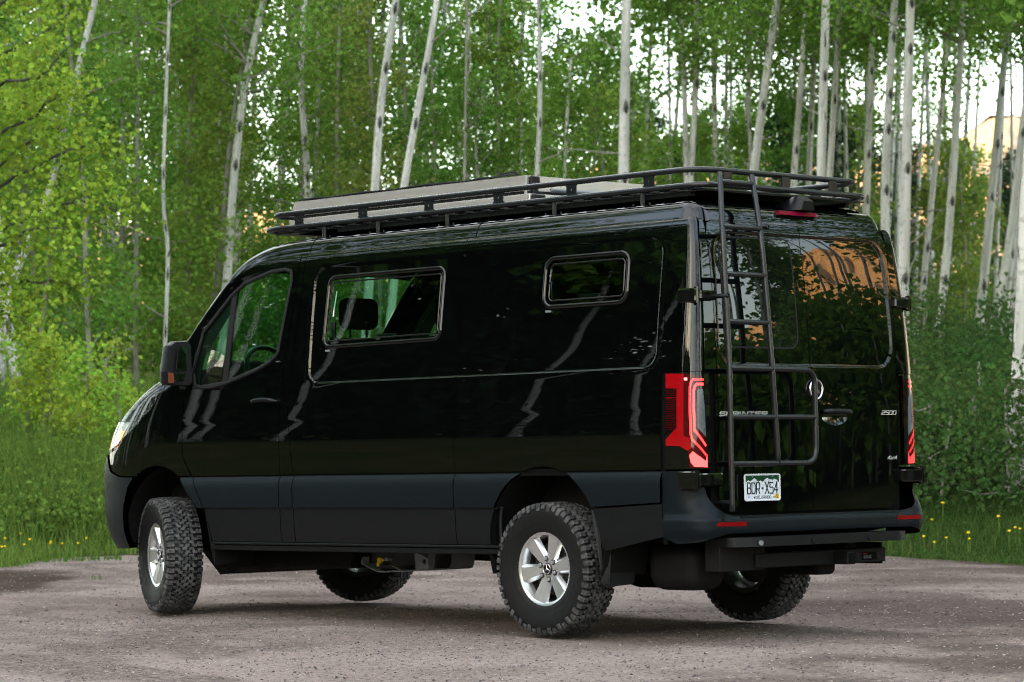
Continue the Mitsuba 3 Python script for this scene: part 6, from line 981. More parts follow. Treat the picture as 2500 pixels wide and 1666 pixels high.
for m in (False, True):
    t = vput('tail_lamp', panel(sbox(0.06, 0.948, 0.845, 1.484), corner_fn(-0.004), OUTC, h=0.02)[:2], 'gloss_trim', smooth=True, mirror=m, label='lit red tail lamp wrapped round the ' + ('right' if m else 'left') + ' rear corner')
    emit_ = lambda r, g, b: {'type': 'area', 'radiance': rgb(r, g, b)}  # noqa: E731
    def zone(name, g, b, dn, **kw):
        v, f, n = panel(g, corner_fn(dn), OUTC, h=0.02, flange=0.006)
        return vput(name, (v, f), b, normals=n, mirror=m, parent=t, **kw)
    zone('red_lens', poly([(0.075, 1.478), (0.416, 1.472), (0.409, 1.128), (0.489, 1.124), (0.529, 1.067), (0.475, 1.046), (0.341, 1.075), (0.085, 1.078), (0.082, 1.113), (0.288, 1.177), (0.288, 1.392), (0.080, 1.397)]), 'lamp_red', 0.0005, emitter=emit_(0.0028, 0.00002, 0.00004))
    zone('dark_lens', poly([(0.420, 1.474), (0.70, 1.458), (0.76, 1.05), (0.79, 0.955), (0.49, 0.955), (0.47, 1.04), (0.53, 1.065), (0.489, 1.122), (0.413, 1.126)]), 'lamp_deep_red', -0.001)
    for z in np.arange(1.165, 1.385, 0.0125):
        zone('rib', sbox(0.085 + max(0, 1.19 - z) * 0.0, z, 0.270 - max(0, 1.19 - z) * 2.0, z + 0.006), 'lamp_red' if abs(z - 1.343) < 0.007 else 'lamp_deep_red', -0.001)
    zone('clear_lens', poly([(0.705, 1.388), (0.632, 1.388), (0.607, 1.373), (0.605, 1.175), (0.75, 1.122), (0.735, 1.286)]), 'lamp_clear', 0.001)
    for k in range(5):
        zone('clear_rib', ribbon([(0.70, 1.378 - 0.012 * k), (0.645 + 0.013 * k, 1.378 - 0.012 * k), (0.62 + 0.018 * k, 1.36 - 0.012 * k), (0.62 + 0.018 * k, 1.20 - 0.004 * k), (0.745, 1.15 - 0.004 * k)], 0.003), 'lamp_clear', 0.003)
    emit = lambda r, g, b: {'type': 'area', 'radiance': rgb(r, g, b)}  # noqa: E731
    dim = 1.0 if not m else 0.35
    zone('led_strip', ribbon(LED_O, 0.0135), 'led_lens', 0.002, emitter=emit(0.085 * dim, 0.0024 * dim, 0.0027 * dim))
    zone('led_strip', ribbon(LED_I, 0.0145), 'led_lens', 0.002, emitter=emit(0.095 * dim, 0.0034 * dim, 0.0038 * dim))
    zone('marker', sbox(0.425, 1.436, 0.470, 1.451), 'led_lens', 0.002, emitter=emit(0.18, 0.020, 0.020))
    zone('brake_lens', poly([(0.488, 1.024), (0.535, 1.046), (0.60, 1.025), (0.74, 0.990), (0.765, 1.028), (0.776, 0.957), (0.555, 0.959), (0.505, 0.985)]), 'led_lens', 0.001, emitter=emit(0.12 * dim, 0.006 * dim, 0.0058 * dim), label='brightest bottom part of the lit tail lamp')

# hinges
for m in (False, True):
    for z0, z1 in ((1.868, 1.945), (0.838, 0.936)):
        bxw = float(back_x(0.9, z0))
        W0 = float(_w(z0))
        hm = [box(bxw - 0.022, bxw + 0.115, W0 - 0.035, W0 + 0.012, z0, z1, 0.008), box(bxw - 0.034, bxw + 0.03, 0.785, W0 - 0.02, z0 + 0.012, z1 - 0.012, 0.008),
              tube([(bxw - 0.012, W0 - 0.012, z0 - 0.006), (bxw - 0.012, W0 - 0.012, z1 + 0.006)], 0.017, 10)]
        vput('hinge', cat_mesh(hm), 'gloss_trim', smooth=35, mirror=m)

# rear door handle, badge, lettering, number plate
v = curve([(-1.232, -0.085, 1.262), (-1.262, -0.11, 1.264), (-1.262, -0.29, 1.262), (-1.232, -0.318, 1.258)], 0.02, 6)
vput('handle', tube(v, 0.015, 9), 'satin_black', smooth=True, parent=cargo_door_r)
dv, df, dn = panel(shapely.affinity.scale(shapely.Point(-0.195, 1.232).buffer(0.115, 32), 1.0, 0.42), back_fn(0.0006), (-1, 0, 0), h=0.02)
dn = dn + np.stack([0 * dv[:, 0], (dv[:, 1] + 0.195) * -3.0, (dv[:, 2] - 1.232) * -9.0], -1); dn /= np.linalg.norm(dn, axis=1, keepdims=True)
vput('handle_dish', (dv, df), 'black_paint', normals=dn, parent=cargo_door_r)

def star_badge(R, tube_r):
    """a three pointed star in a ring, in the xy plane"""
    a = np.linspace(0, 2 * np.pi, 48, endpoint=False)
    parts = [tube(np.stack([R * np.cos(a), R * np.sin(a), a * 0], -1), tube_r, 8, closed=True)]
    for k in range(3):
        t = np.pi / 2 + k * 2 * np.pi / 3
        d, s = np.array([math.cos(t), math.sin(t), 0]), np.array([-math.sin(t), math.cos(t), 0])
        w = R * 0.17
        parts.append(hull([d * R * 0.98, s * w + d * w * 0.58, -s * w + d * w * 0.58, [0, 0, tube_r * 1.3], [0, 0, -tube_r * 0.5], -d * w * 0.3]))
    return cat_mesh(parts)
REAR = lambda y, z, dx=0.0: frame((float(back_x(y, z)) - dx, y, z), (0, -1, 0), (0, 0, 1), (-1, 0, 0))  # noqa: E731
vput('badge', xform(star_badge(0.054, 0.006), REAR(-0.02, 1.389, 0.012)), 'chrome', smooth=40, parent=cargo_door_r, label='round three pointed star badge')
# lettering, in squared slanted strokes
GLYPH = {'S': [[(1, 1), (0.15, 1), (0, 0.85), (0, 0.6), (0.12, 0.5), (0.88, 0.5), (1, 0.4), (1, 0.12), (0.85, 0), (0, 0)]], 'P': [[(0, 0), (0, 1), (0.88, 1), (1, 0.88), (1, 0.52), (0.88, 0.4), (0, 0.4)]],
         'R': [[(0, 0), (0, 1), (0.88, 1), (1, 0.88), (1, 0.55), (0.88, 0.42), (0, 0.42)], [(0.55, 0.42), (1, 0)]], 'I': [[(0.1, 0), (0.1, 1)]], 'N': [[(0, 0), (0, 1), (0.12, 1), (0.88, 0), (1, 0), (1, 1)]],
         'T': [[(0, 1), (1, 1)], [(0.5, 1), (0.5, 0)]], 'E': [[(1, 1), (0, 1), (0, 0), (1, 0)], [(0, 0.5), (0.85, 0.5)]], '2': [[(0, 1), (0.9, 1), (1, 0.9), (1, 0.62), (0.9, 0.5), (0.1, 0.42), (0, 0.3), (0, 0), (1, 0)]],
         '5': [[(1, 1), (0, 1), (0, 0.55), (0.9, 0.55), (1, 0.45), (1, 0.1), (0.9, 0), (0, 0)]], '0': [[(0.1, 0), (0, 0.1), (0, 0.9), (0.1, 1), (0.9, 1), (1, 0.9), (1, 0.1), (0.9, 0), (0.1, 0)]],
         '4': [[(0.75, 0), (0.75, 1), (0, 0.3), (1, 0.3)]], 'x': [[(0, 0.7), (1, 0)], [(0, 0), (1, 0.7)]], 'B': [[(0, 0), (0, 1), (0.75, 1), (0.92, 0.88), (0.92, 0.62), (0.75, 0.52), (0, 0.52)], [(0.75, 0.52), (1, 0.4), (1, 0.12), (0.82, 0), (0, 0)]],
         'D': [[(0, 0), (0, 1), (0.7, 1), (1, 0.8), (1, 0.2), (0.7, 0), (0, 0)]], 'X': [[(0, 0), (1, 1)], [(0, 1), (1, 0)]], 'C': [[(1, 0.85), (0.8, 1), (0.2, 1), (0, 0.8), (0, 0.2), (0.2, 0), (0.8, 0), (1, 0.15)]],
         'O': [[(0.25, 0), (0, 0.25), (0, 0.75), (0.25, 1), (0.75, 1), (1, 0.75), (1, 0.25), (0.75, 0), (0.25, 0)]], 'L': [[(0, 1), (0, 0), (1, 0)]], 'A': [[(0, 0), (0, 0.75), (0.25, 1), (0.75, 1), (1, 0.75), (1, 0)], [(0, 0.42), (1, 0.42)]],
         '1': [[(0.15, 0.8), (0.5, 1), (0.5, 0)]], '.': [[(0.35, 0.42), (0.65, 0.42), (0.65, 0.52), (0.35, 0.52), (0.35, 0.42)]]}
def letters(text, height, width, gap, stroke, depth, slant=0.0):
    out, x = [], 0.0
    for ch in text:
        w = width * (0.25 if ch == 'I' else 1)
        for line in GLYPH.get(ch, []):
            p = np.array(line) * [w, height] + [x, 0]
            p[:, 0] += p[:, 1] * slant
            g = shapely.LineString(p).buffer(stroke / 2, cap_style='square', join_style='mitre', mitre_limit=2)
            m_ = trimesh.creation.extrude_polygon(g, depth, engine='earcut')
            out.append((np.array(m_.vertices), np.array(m_.faces)))
        x += w + gap
    return cat_mesh(out), x - gap
mat('badge_silver', {'type': 'principled', 'base_color': rgb(0.72, 0.73, 0.74), 'metallic': 0.8, 'roughness': 0.32})
def on_door(g, y, z):
    v_, f_ = g
    yy, zz = y - v_[:, 0], z + v_[:, 1]
    return np.stack([back_fn(0)(yy, zz)[0] - 0.0005 - v_[:, 2], yy, zz], -1), f_
g, wd = letters('SPRINTER', 0.021, 0.040, 0.013, 0.0055, 0.003, 0.35)
vput('lettering', on_door(g, 0.782, 1.240), 'badge_silver', parent=cargo_door, label='chrome lettering reading SPRINTER')
g, wd = letters('2500', 0.022, 0.028, 0.008, 0.005, 0.003, 0.3)
vput('lettering', on_door(g, -0.632, 1.246), 'badge_silver', parent=cargo_door_r, label='chrome lettering reading 2500')
g, wd = letters('4x4', 0.018, 0.022, 0.010, 0.004, 0.003, 0.45)
vput('lettering', on_door(g, -0.680, 0.984), 'badge_silver', parent=cargo_door_r, label='chrome lettering reading 4x4')

mat('plate_white', {'type': 'plastic', 'diffuse_reflectance': rgb(0.62, 0.65, 0.68)})
mat('plate_green', {'type': 'plastic', 'diffuse_reflectance': rgb(0.015, 0.055, 0.03)})
mat('plate_ink', {'type': 'diffuse', 'reflectance': rgb(0.01, 0.02, 0.022)})
mat('plate_shade', {'type': 'diffuse', 'reflectance': rgb(0.30, 0.32, 0.35)})
mat('sticker_yellow', {'type': 'diffuse', 'reflectance': rgb(0.75, 0.42, 0.02)})
mat('sticker_blue', {'type': 'diffuse', 'reflectance': rgb(0.03, 0.08, 0.45)})
PL = frame((-1.233, 0.4615, 0.839), (0, -1, 0), (0, 0, 1), (-1, 0, 0))
rr = lambda w, h, r, n=8: shapely.box(-w / 2 + r, -h / 2 + r, w / 2 - r, h / 2 - r).buffer(r, n)  # noqa: E731
plate = vput('number_plate', xform(prism(np.array(rr(0.305, 0.152, 0.016).exterior.coords)[:-1], 0, 0.003), PL), 'plate_white', label='white number plate with green sky over mountains reading BDR X54')
rim = rr(0.303, 0.150, 0.015).difference(rr(0.291, 0.138, 0.012))
vput('rim', xform(prism(np.array(rim.exterior.coords)[:-1], 0.003, 0.0055, [np.array(rim.interiors[0].coords)[:-1]]), PL), 'plate_white', parent=plate)
ridge = [(-0.141, 0.028), (-0.120, 0.041), (-0.106, 0.034), (-0.088, 0.040), (-0.072, 0.052), (-0.052, 0.044), (-0.036, 0.030), (-0.018, 0.038), (0.004, 0.030), (0.022, 0.043), (0.042, 0.054), (0.060, 0.043), (0.078, 0.044), (0.088, 0.038),
         (0.098, 0.047), (0.118, 0.042), (0.141, 0.026)]
vput('green_sky', xform(prism([(-0.141, 0.028)] + [(-0.141, 0.066), (0.141, 0.066)] + ridge[::-1][:-1], 0.003, 0.0036), PL), 'plate_green', parent=plate)
rp = np.random.default_rng(4)
flecks = []
for x, z in ridge[1:-1]:
    for k in range(5):
        a = rp.uniform(-0.010, 0.010); b = rp.uniform(-0.022, -0.006); w_ = rp.uniform(0.0012, 0.003)
        flecks.append(prism([(x + a, z + b), (x + a + w_, z + b - w_ * 1.5), (x + a + w_ * 1.3, z + b + w_)], 0.003, 0.0034))
vput('rock_flecks', xform(cat_mesh(flecks), PL), 'plate_shade', parent=plate, kind='stuff')
g, wd = letters('BDR.X54', 0.060, 0.0275, 0.0105, 0.0068, 0.0015)
vput('plate_number', xform(g, PL @ frame((-wd / 2, -0.034, 0.0032), (1, 0, 0), (0, 1, 0), (0, 0, 1))), 'plate_ink', parent=plate)
g, wd = letters('COLORADO', 0.0145, 0.0125, 0.0048, 0.0026, 0.0008)
vput('plate_state', xform(g, PL @ frame((-wd / 2 + 0.004, -0.0625, 0.0032), (1, 0, 0), (0, 1, 0), (0, 0, 1))), 'plate_ink', parent=plate)
g, wd = letters('12', 0.0125, 0.006, 0.003, 0.002, 0.0008)
vput('month_mark', xform(g, PL @ frame((-0.126, -0.058, 0.0032), (1, 0, 0), (0, 1, 0), (0, 0, 1))), 'sticker_blue', parent=plate)
vput('year_sticker', xform(prism([(0.104, -0.064), (0.138, -0.064), (0.138, -0.040), (0.104, -0.040)], 0.003, 0.0036), PL), 'sticker_yellow', parent=plate)
g, wd = letters('22', 0.014, 0.008, 0.004, 0.0026, 0.0006)
vput('year_mark', xform(g, PL @ frame((0.111, -0.058, 0.0037), (1, 0, 0), (0, 1, 0), (0, 0, 1))), 'plate_ink', parent=plate)
vput('plate_bolt', cat_mesh([xform(tube([(x, z, 0.003), (x, z, 0.0075)], 0.0042, 10), PL) for x, z in ((-0.085, 0.060), (0.085, 0.060))]), 'bare_steel', smooth=30, parent=plate)
vput('plate_bolt', cat_mesh([xform(tube([(x, z, 0.003), (x, z, 0.0065)], 0.0036, 10), PL) for x, z in ((-0.072, -0.056), (0.094, -0.056))]), 'plate_ink', smooth=30, parent=plate)

# mirrors
mat('lamp_dusk', {'type': 'plastic', 'diffuse_reflectance': rgb(0.16, 0.045, 0.02)})
mat('mirror_glass', {'type': 'conductor', 'material': 'Ag'})
for m in (False, True):
    outl = poly([(1.200, 1.545), (1.203, 1.63), (1.172, 1.795), (1.135, 1.822), (1.03, 1.828), (1.005, 1.80), (1.000, 1.56), (1.02, 1.540)], 0.012)
    o = np.array(shapely.segmentize(outl.exterior, 0.03).coords)[:-1]
    loops = []
    for x, k in ((3.235, 1.0), (3.25, 1.03), (3.29, 1.04), (3.33, 0.92), (3.355, 0.70), (3.362, 0.35)):
        c = o.mean(0)
        loops.append(np.stack([np.full(len(o), x), *((o - c) * k + c).T], -1))
    L = np.array(loops)
    L = np.concatenate([L, L[:, :1]], 1)
    t = vput('wing_mirror', grid_mesh(L), 'satin_black', smooth=True, mirror=m)
    def face(g, x, b, name, **kw):
        v_, f_ = prism(np.array(g.exterior.coords)[:-1], 0, 0.004)
        vm, fm = xform((v_, f_), frame((x, 0, 0), (0, 1, 0), (0, 0, 1), (1, 0, 0)))
        if b == 'mirror_glass':
            vm[:, 0] += -0.012 - 0.22 * (vm[:, 1] - 1.09) - 0.09 * (vm[:, 2] - 1.70)
        vput(name, (vm, fm), b, mirror=m, parent=t, **kw)
    face(outl, 3.238, 'rubber_trim', 'surround')
    tilt = lambda g: g  # noqa: E731
    face(poly([(1.148, 1.632), (1.135, 1.775), (1.105, 1.796), (1.035, 1.798), (1.025, 1.632)], 0.008), 3.2335, 'mirror_glass', 'mirror_pane')
    face(poly([(1.125, 1.562), (1.14, 1.618), (1.026, 1.618), (1.022, 1.562)], 0.006), 3.2335, 'mirror_glass', 'mirror_pane')
    face(poly([(1.197, 1.552), (1.199, 1.622), (1.158, 1.618), (1.150, 1.556)], 0.006), 3.2325, 'lamp_dusk', 'turn_signal')
    vput('arm', hull([(3.33, 0.96, 1.50), (3.42, 0.96, 1.50), (3.30, 1.03, 1.56), (3.34, 1.03, 1.56), (3.33, 0.96, 1.58), (3.42, 0.96, 1.58), (3.30, 1.03, 1.62), (3.34, 1.03, 1.62)]), 'satin_black', smooth=40, mirror=m, parent=t)

# rear bumper, step, hitch
def bumper_plan():
    c = curve([(-0.965, 1.006), (-1.282, 1.000), (-1.302, 0.0), (-1.282, -1.000), (-0.965, -1.006)], r=0.15, n=14)
    L = np.concatenate([[0], np.linalg.norm(np.diff(c, axis=0), axis=1).cumsum()])
    return c, L
_bc, _bL = bumper_plan()
_bp = shapely.LineString(_bc)
def bumper_fn(s, z):
    x, y = np.interp(s, _bL, _bc[:, 0]), np.interp(s, _bL, _bc[:, 1])
    e = 0.01
    dx, dy = np.interp(s + e, _bL, _bc[:, 0]) - np.interp(s - e, _bL, _bc[:, 0]), np.interp(s + e, _bL, _bc[:, 1]) - np.interp(s - e, _bL, _bc[:, 1])
    l = np.hypot(dx, dy) + 1e-12
    inset = -0.020 * np.clip((0.62 - z) / 0.06, 0, 1) ** 2 - 0.010 * np.clip((z - 0.660) / 0.022, 0, 1) ** 2 - 0.0 * z
    inset = inset - 0.045 * smooth01((z - 0.695) / 0.10) * smooth01((s - 0.10) / 0.2) * smooth01((_bL[-1] - 0.10 - s) / 0.2)
    return x + inset * dy / l * 1.0, y - inset * dx / l * 1.0, z
def smooth01(t):
    t = np.clip(t, 0, 1); return t * t * (3 - 2 * t)
Lb = _bL[-1]
half_b = [(0.004, 0.938), (0.26, 0.938), (0.335, 0.80), (0.385, 0.735), (0.44, 0.700), (0.52, 0.687), (Lb / 2, 0.687)]
low_b = [(Lb / 2, 0.592), (0.46, 0.588), (0.25, 0.545), (0.10, 0.535), (0.004, 0.57)]
outb = half_b + [(Lb - s, z) for s, z in half_b[::-1][1:]] + [(Lb - s, z) for s, z in low_b[::-1]] + low_b[1:]
bg = poly(outb)


def bumper_panel(g, fn, h=0.035, flange=0.03):
    v, f, n = panel(g, fn, (1, 0, 0), h=h, flange=flange)
    return v, f, n
gl = [g for g in (bg.intersection(sbox(0, 0, 0.42, 2)), bg.intersection(sbox(0.4215, 0, Lb - 0.4215, 2)), bg.intersection(sbox(Lb - 0.42, 0, Lb, 2)))]
for g, o in zip(gl, ((-0.7, 0.7, 0), (-1, 0, 0), (-0.7, -0.7, 0))):
    v, f, n = panel(g, bumper_fn, o, h=0.03, flange=0.05)
    vput('bumper', (v, f), 'cladding_plastic', normals=n)
for s0, s1, o in ((0.365, 0.60, (-0.7, 0.7, 0)), (Lb - 0.60, Lb - 0.365, (-0.7, -0.7, 0))):
    g = poly([(s0, 0.632), (s1, 0.628), (s1, 0.652), (s0 + 0.01, 0.654)])
    v, f, n = panel(g, lambda s, z: tuple(np.array(bumper_fn(s, z)) + np.array([-0.003, 0, 0])[:, None]), o, h=0.02, flange=0.006)
    vput('reflector', (v, f), 'lamp_red', normals=n)
vput('sensor', cat_mesh([xform(tube([(0, 0, -0.004), (0, 0, 0.004)], 0.011, 14), frame((-1.10, 1.001, 0.655), (1, 0, 0), (0, 0, 1), (0, 1, 0)))]), 'satin_black', smooth=30)
# the flat shelf behind the bumper's upper edge
vput('bumper_shelf', prism([(-1.19, -0.72), (-1.287, -0.70), (-1.296, 0), (-1.287, 0.70), (-1.19, 0.72)], 0.672, 0.683), 'cladding_plastic')
st = curve([(-1.20, 0.80), (-1.285, 0.80), (-1.388, 0.66), (-1.392, 0.0), (-1.388, -0.60), (-1.29, -0.74), (-1.20, -0.74)], 0.06, 6)
step = prism(st[:, :2], 0.514, 0.566)
lowst = prism(shapely.Polygon(st[:, :2]).buffer(-0.016).exterior.coords[:-1], 0.498, 0.572)
vput('step_bumper', cat_mesh([step]), 'satin_black', smooth=25)
for y in (0.66, 0.215, -0.285):
    vput('sensor', tube([(-1.386, y, 0.535), (-1.397, y, 0.535)], 0.014, 14), 'bare_steel' if y == 0.66 else 'satin_black', smooth=30)
hitch = [box(-1.235, -1.13, -0.62, 0.52, 0.388, 0.470, 0.006), box(-1.21, -1.10, 0.42, 0.80, 0.378, 0.56, 0.004), box(-1.21, -1.0, -0.62, -0.605, 0.375, 0.50), box(-1.34, -1.15, -0.215, -0.145, 0.388, 0.460, 0.004)]
vput('tow_bar', cat_mesh(hitch), 'underbody', smooth=25)
vput('receiver_mouth', cat_mesh([box(-1.345, -1.338, -0.206, -0.154, 0.397, 0.451)]), 'seam_dark')
lab = vput('label_sticker', box(-1.2385, -1.2365, -0.530, -0.400, 0.402, 0.448), 'seam_dark')
mat('label_grey', {'type': 'diffuse', 'reflectance': rgb(0.10, 0.11, 0.12)}); mat('label_red', {'type': 'diffuse', 'reflectance': rgb(0.22, 0.02, 0.02)})
vput('print_mark', cat_mesh([box(-1.2395, -1.238, y, y + 0.018, z, z + 0.006) for y in (-0.43, -0.455, -0.480) for z in (0.412, 0.422)]), 'label_grey', parent=lab)
vput('print_mark', box(-1.2395, -1.238, -0.440, -0.405, 0.436, 0.441), 'label_red', parent=lab)
# muffler, tank, tow hook, axle, underside
a = np.linspace(0, 1, 9)
def lump(x0, x1, y0, y1, z0, z1, r):
    m_ = manifold3d.Manifold.batch_hull([manifold3d.Manifold.sphere(r, 16).translate((x, y, z)) for x in (x0 + r, x1 - r) for y in (y0 + r, y1 - r) for z in (z0 + r, z1 - r)])
    return m_
vput('silencer', meshkit.arrays(lump(-1.0, -0.62, -0.46, -0.29, 0.315, 0.46, 0.035))[:2], 'underbody', smooth=40)
vput('fuel_tank', cat_mesh([meshkit.arrays(lump(-0.95, -0.56, 0.43, 0.72, 0.262, 0.53, 0.085))[:2]]), 'underbody', smooth=40)
vput('tow_hook', tube(curve([(-0.62, 0.44, 0.335), (-0.62, 0.36, 0.328), (-0.62, 0.33, 0.36), (-0.62, 0.33, 0.47)], 0.03, 5), 0.012, 8), 'underbody', smooth=True)
und = [box(-1.1, 3.3, 0.42, 0.52, 0.44, 0.56, 0.01), box(-1.1, 3.3, -0.52, -0.42, 0.44, 0.56, 0.01), tube([(0, -0.75, 0.386), (0, 0.75, 0.386)], 0.06, 12), meshkit.arrays(lump(-0.16, 0.18, -0.15, 0.17, 0.24, 0.53, 0.09))[:2],
       tube([(0.1, 0, 0.40), (2.1, 0.05, 0.43)], 0.045, 10), tube([(-0.75, 0.47, 0.47), (0, 0.50, 0.42), (0.75, 0.47, 0.50)], 0.03, 8), tube([(-0.75, -0.47, 0.47), (0, -0.50, 0.42), (0.75, -0.47, 0.50)], 0.03, 8)]
vput('chassis', cat_mesh(und), 'underbody', smooth=35)
vput('engine_tray', hull([(3.60, y, 0.275) for y in (-0.5, 0.5)] + [(3.40, y, 0.285) for y in (-0.55, 0.55)] + [(2.85, y, 0.335) for y in (-0.5, 0.55)] + [(2.25, y, 0.335) for y in (-0.45, 0.50)] + [(x, y, 0.52) for x in (2.2, 3.9) for y in (-0.5, 0.5)]), 'underbody', smooth=25)
mat('gearbox_metal', {'type': 'principled', 'base_color': rgb(0.055, 0.055, 0.05), 'roughness': 0.6, 'metallic': 0.2})
vput('gearbox', meshkit.arrays(lump(1.62, 2.5, 0.0, 0.34, 0.325, 0.55, 0.10))[:2], 'gearbox_metal', smooth=40)
# the bent skid plate with its holes, and the yellow drain cap
sk_top = [(2.148, 0.366), (1.98, 0.318), (1.535, 0.331), (1.505, 0.384)]
prof = [(2.134, 0.410), (2.148, 0.372), (2.135, 0.362), (2.0, 0.318), (1.95, 0.314), (1.56, 0.330), (1.528, 0.336), (1.515, 0.36), (1.50, 0.445)]
def skid(y0, y1):
    p = np.array(prof)
    q = np.vstack([p, p[::-1] + [0, 0.006]])
    m_ = trimesh.creation.extrude_polygon(shapely.Polygon(q), y1 - y0, engine='earcut')
    v_ = np.array(m_.vertices)
    return np.stack([v_[:, 0], y0 + v_[:, 2], v_[:, 1]], -1), np.array(m_.faces)[:, ::-1]
skv = [skid(0.10, 0.30), skid(0.44, 0.50)]
p_ = np.array(prof)
def slab(x0, x1, y0, y1):
    zz = lambda x: float(np.interp(-x, -p_[:, 0], p_[:, 1]))  # noqa: E731
    return hull([(x, y, zz(x) + d) for x in (x0, x1) for y in (y0, y1) for d in (0, 0.006)])
skv += [slab(1.98, 1.80, 0.30, 0.44), slab(1.62, 1.53, 0.30, 0.44), slab(2.13, 2.08, 0.30, 0.44)]
vput('skid_plate', cat_mesh(skv), 'bare_steel', smooth=25)
tab = prism([(1.50, 0.345), (1.62, 0.335), (1.63, 0.445), (1.56, 0.43), (1.50, 0.405)], 0, 0.008, [np.array([(1.538 + 0.017 * math.cos(t), 0.388 + 0.017 * math.sin(t)) for t in np.linspace(0, 2 * np.pi, 16, endpoint=False)])])
vput('skid_bracket', xform(tab, frame((0, 0.505, 0), (1, 0, 0), (0, 0, 1), (0, -1, 0))), 'bare_steel')
vput('drain_cap', cat_mesh([xform(tube([(0, 0, -0.008), (0, 0, 0.008)], 0.020, 14), frame((1.94, 0.52, 0.392), (1, 0, 0), (0, 0, 1), (0, 1, 0))), tube([(1.93, 0.525, 0.388), (1.88, 0.525, 0.398)], 0.005, 6), tube([(1.95, 0.525, 0.375), (1.958, 0.52, 0.36)], 0.012, 8)]), 'yellow_plastic', smooth=40, label='yellow cap hanging under the sill')
vput('drain_spout', xform(tube([(0, 0, -0.02), (0, 0, 0.02)], 0.013, 12), frame((1.868, 0.51, 0.400), (1, 0, 0), (0, 0, 1), (0, 1, 0))), 'bare_steel', smooth=40)
# mud flaps
mat('flap_rubber', {'type': 'principled', 'base_color': rgb(0.011, 0.012, 0.013), 'roughness': 0.5, 'specular': 0.3})
for m in (False, True):
    vput('mud_flap', cat_mesh([prism(np.array(poly([(0.70, 0.30), (0.965, 0.29), (0.985, 0.52), (0.985, 0.72), (0.70, 0.72)], 0.02).exterior.coords)[:-1], -0.006, 0.006)]), 'rubber_trim', mirror=m) if False else None
    fl = prism(np.array(poly([(0.715, 0.295), (0.960, 0.285), (0.985, 0.52), (0.990, 0.725), (0.715, 0.725)], 0.025).exterior.coords)[:-1], -0.006, 0.006)
    vput('mud_flap', xform(fl, frame((-0.47, 0, 0), (0, 1, 0), (0, 0, 1), (1, 0, 0))), 'flap_rubber', mirror=m)
    gd = hull([(-0.385, 0.93, 0.725), (-0.42, 0.997, 0.725), (-0.478, 0.93, 0.725), (-0.50, 0.93, 0.49), (-0.45, 0.985, 0.49), (-0.47, 0.95, 0.30), (-0.49, 0.93, 0.30), (-0.47, 0.97, 0.31)])
    vput('arch_guard', gd, 'satin_black', smooth=25, mirror=m)
    fl = prism(np.array(poly([(0.78, 0.37), (0.965, 0.36), (0.99, 0.72), (0.78, 0.72)], 0.02).exterior.coords)[:-1], -0.005, 0.005)
    vput('mud_flap', xform(fl, frame((3.065, 0, 0), (0, 1, 0), (0, 0, 1), (1, 0, 0))), 'rubber_trim', mirror=m)
    gd = hull([(3.20, 0.93, 0.73), (3.125, 0.998, 0.73), (3.11, 0.93, 0.73), (3.10, 0.94, 0.40), (3.066, 0.985, 0.51), (3.075, 0.97, 0.39), (3.06, 0.93, 0.39)])
    vput('arch_guard', gd, 'satin_black', smooth=25, mirror=m)
    lip = np.array([(0.36 + 0.010 * math.sin(t * 3), 0.955, 0.50 + 0.24 * t) for t in np.linspace(0, 1, 8)])
    vput('arch_guard', tube(lip, 0.014, 7), 'satin_black', smooth=True, mirror=m)

# cab: dash, steering wheel, seats, bulkhead
mat('seat_cloth', {'type': 'diffuse', 'reflectance': rgb(0.010, 0.010, 0.011)})
vput('dashboard', cat_mesh([hull([(3.28, y, z) for y in (-0.85, 0.85) for z in (0.9, 1.52)] + [(3.62, y, 1.57) for y in (-0.85, 0.85)] + [(3.66, y, 1.0) for y in (-0.85, 0.85)]),
                            hull([(3.30, 0.20, 1.50), (3.30, 0.66, 1.50), (3.34, 0.24, 1.70), (3.34, 0.62, 1.70), (3.50, 0.24, 1.72), (3.50, 0.62, 1.72), (3.6, 0.2, 1.55), (3.6, 0.66, 1.55)])]), 'cabin_dark', smooth=30)
a = np.linspace(0, 2 * np.pi, 40, endpoint=False)
M = frame((3.12, 0.43, 1.62), (0, 1, 0), np.array([0.42, 0, 0.907]), np.cross([0, 1, 0], [0.42, 0, 0.907]))
vput('steering_wheel', xform(cat_mesh([tube(np.stack([0.195 * np.cos(a), 0.195 * np.sin(a), a * 0], -1), 0.017, 8, closed=True), tube([(-0.19, 0, 0), (0.19, 0, 0)], 0.018, 6), tube([(0, 0, 0), (0, -0.19, 0)], 0.018, 6), tube([(0, 0, -0.03), (0, 0, 0.02)], 0.06, 12)]), M), 'satin_black', smooth=40)
for y in (0.43, -0.45):
    t = vput('seat', cat_mesh([meshkit.arrays(lump(2.40, 2.98, y - 0.25, y + 0.25, 1.02, 1.20, 0.07))[:2], hull([(2.42, y + s * 0.24, 1.1) for s in (-1, 1)] + [(2.58, y + s * 0.24, 1.1) for s in (-1, 1)] + [(2.19, y + s * 0.19, 1.80) for s in (-1, 1)] + [(2.29, y + s * 0.19, 1.82) for s in (-1, 1)] + [(2.24, y + s * 0.24, 1.6) for s in (-1, 1)] + [(2.38, y + s * 0.24, 1.6) for s in (-1, 1)])]), 'seat_cloth', smooth=40)
    vput('headrest', meshkit.arrays(lump(2.16, 2.275, y - 0.145, y + 0.145, 1.872, 2.075, 0.050))[:2], 'seat_cloth', smooth=40, parent=t)
    vput('headrest_post', cat_mesh([tube([(2.22, y + s * 0.07, 1.78), (2.22, y + s * 0.07, 1.90)], 0.007, 6) for s in (-1, 1)]), 'seat_cloth', parent=t)
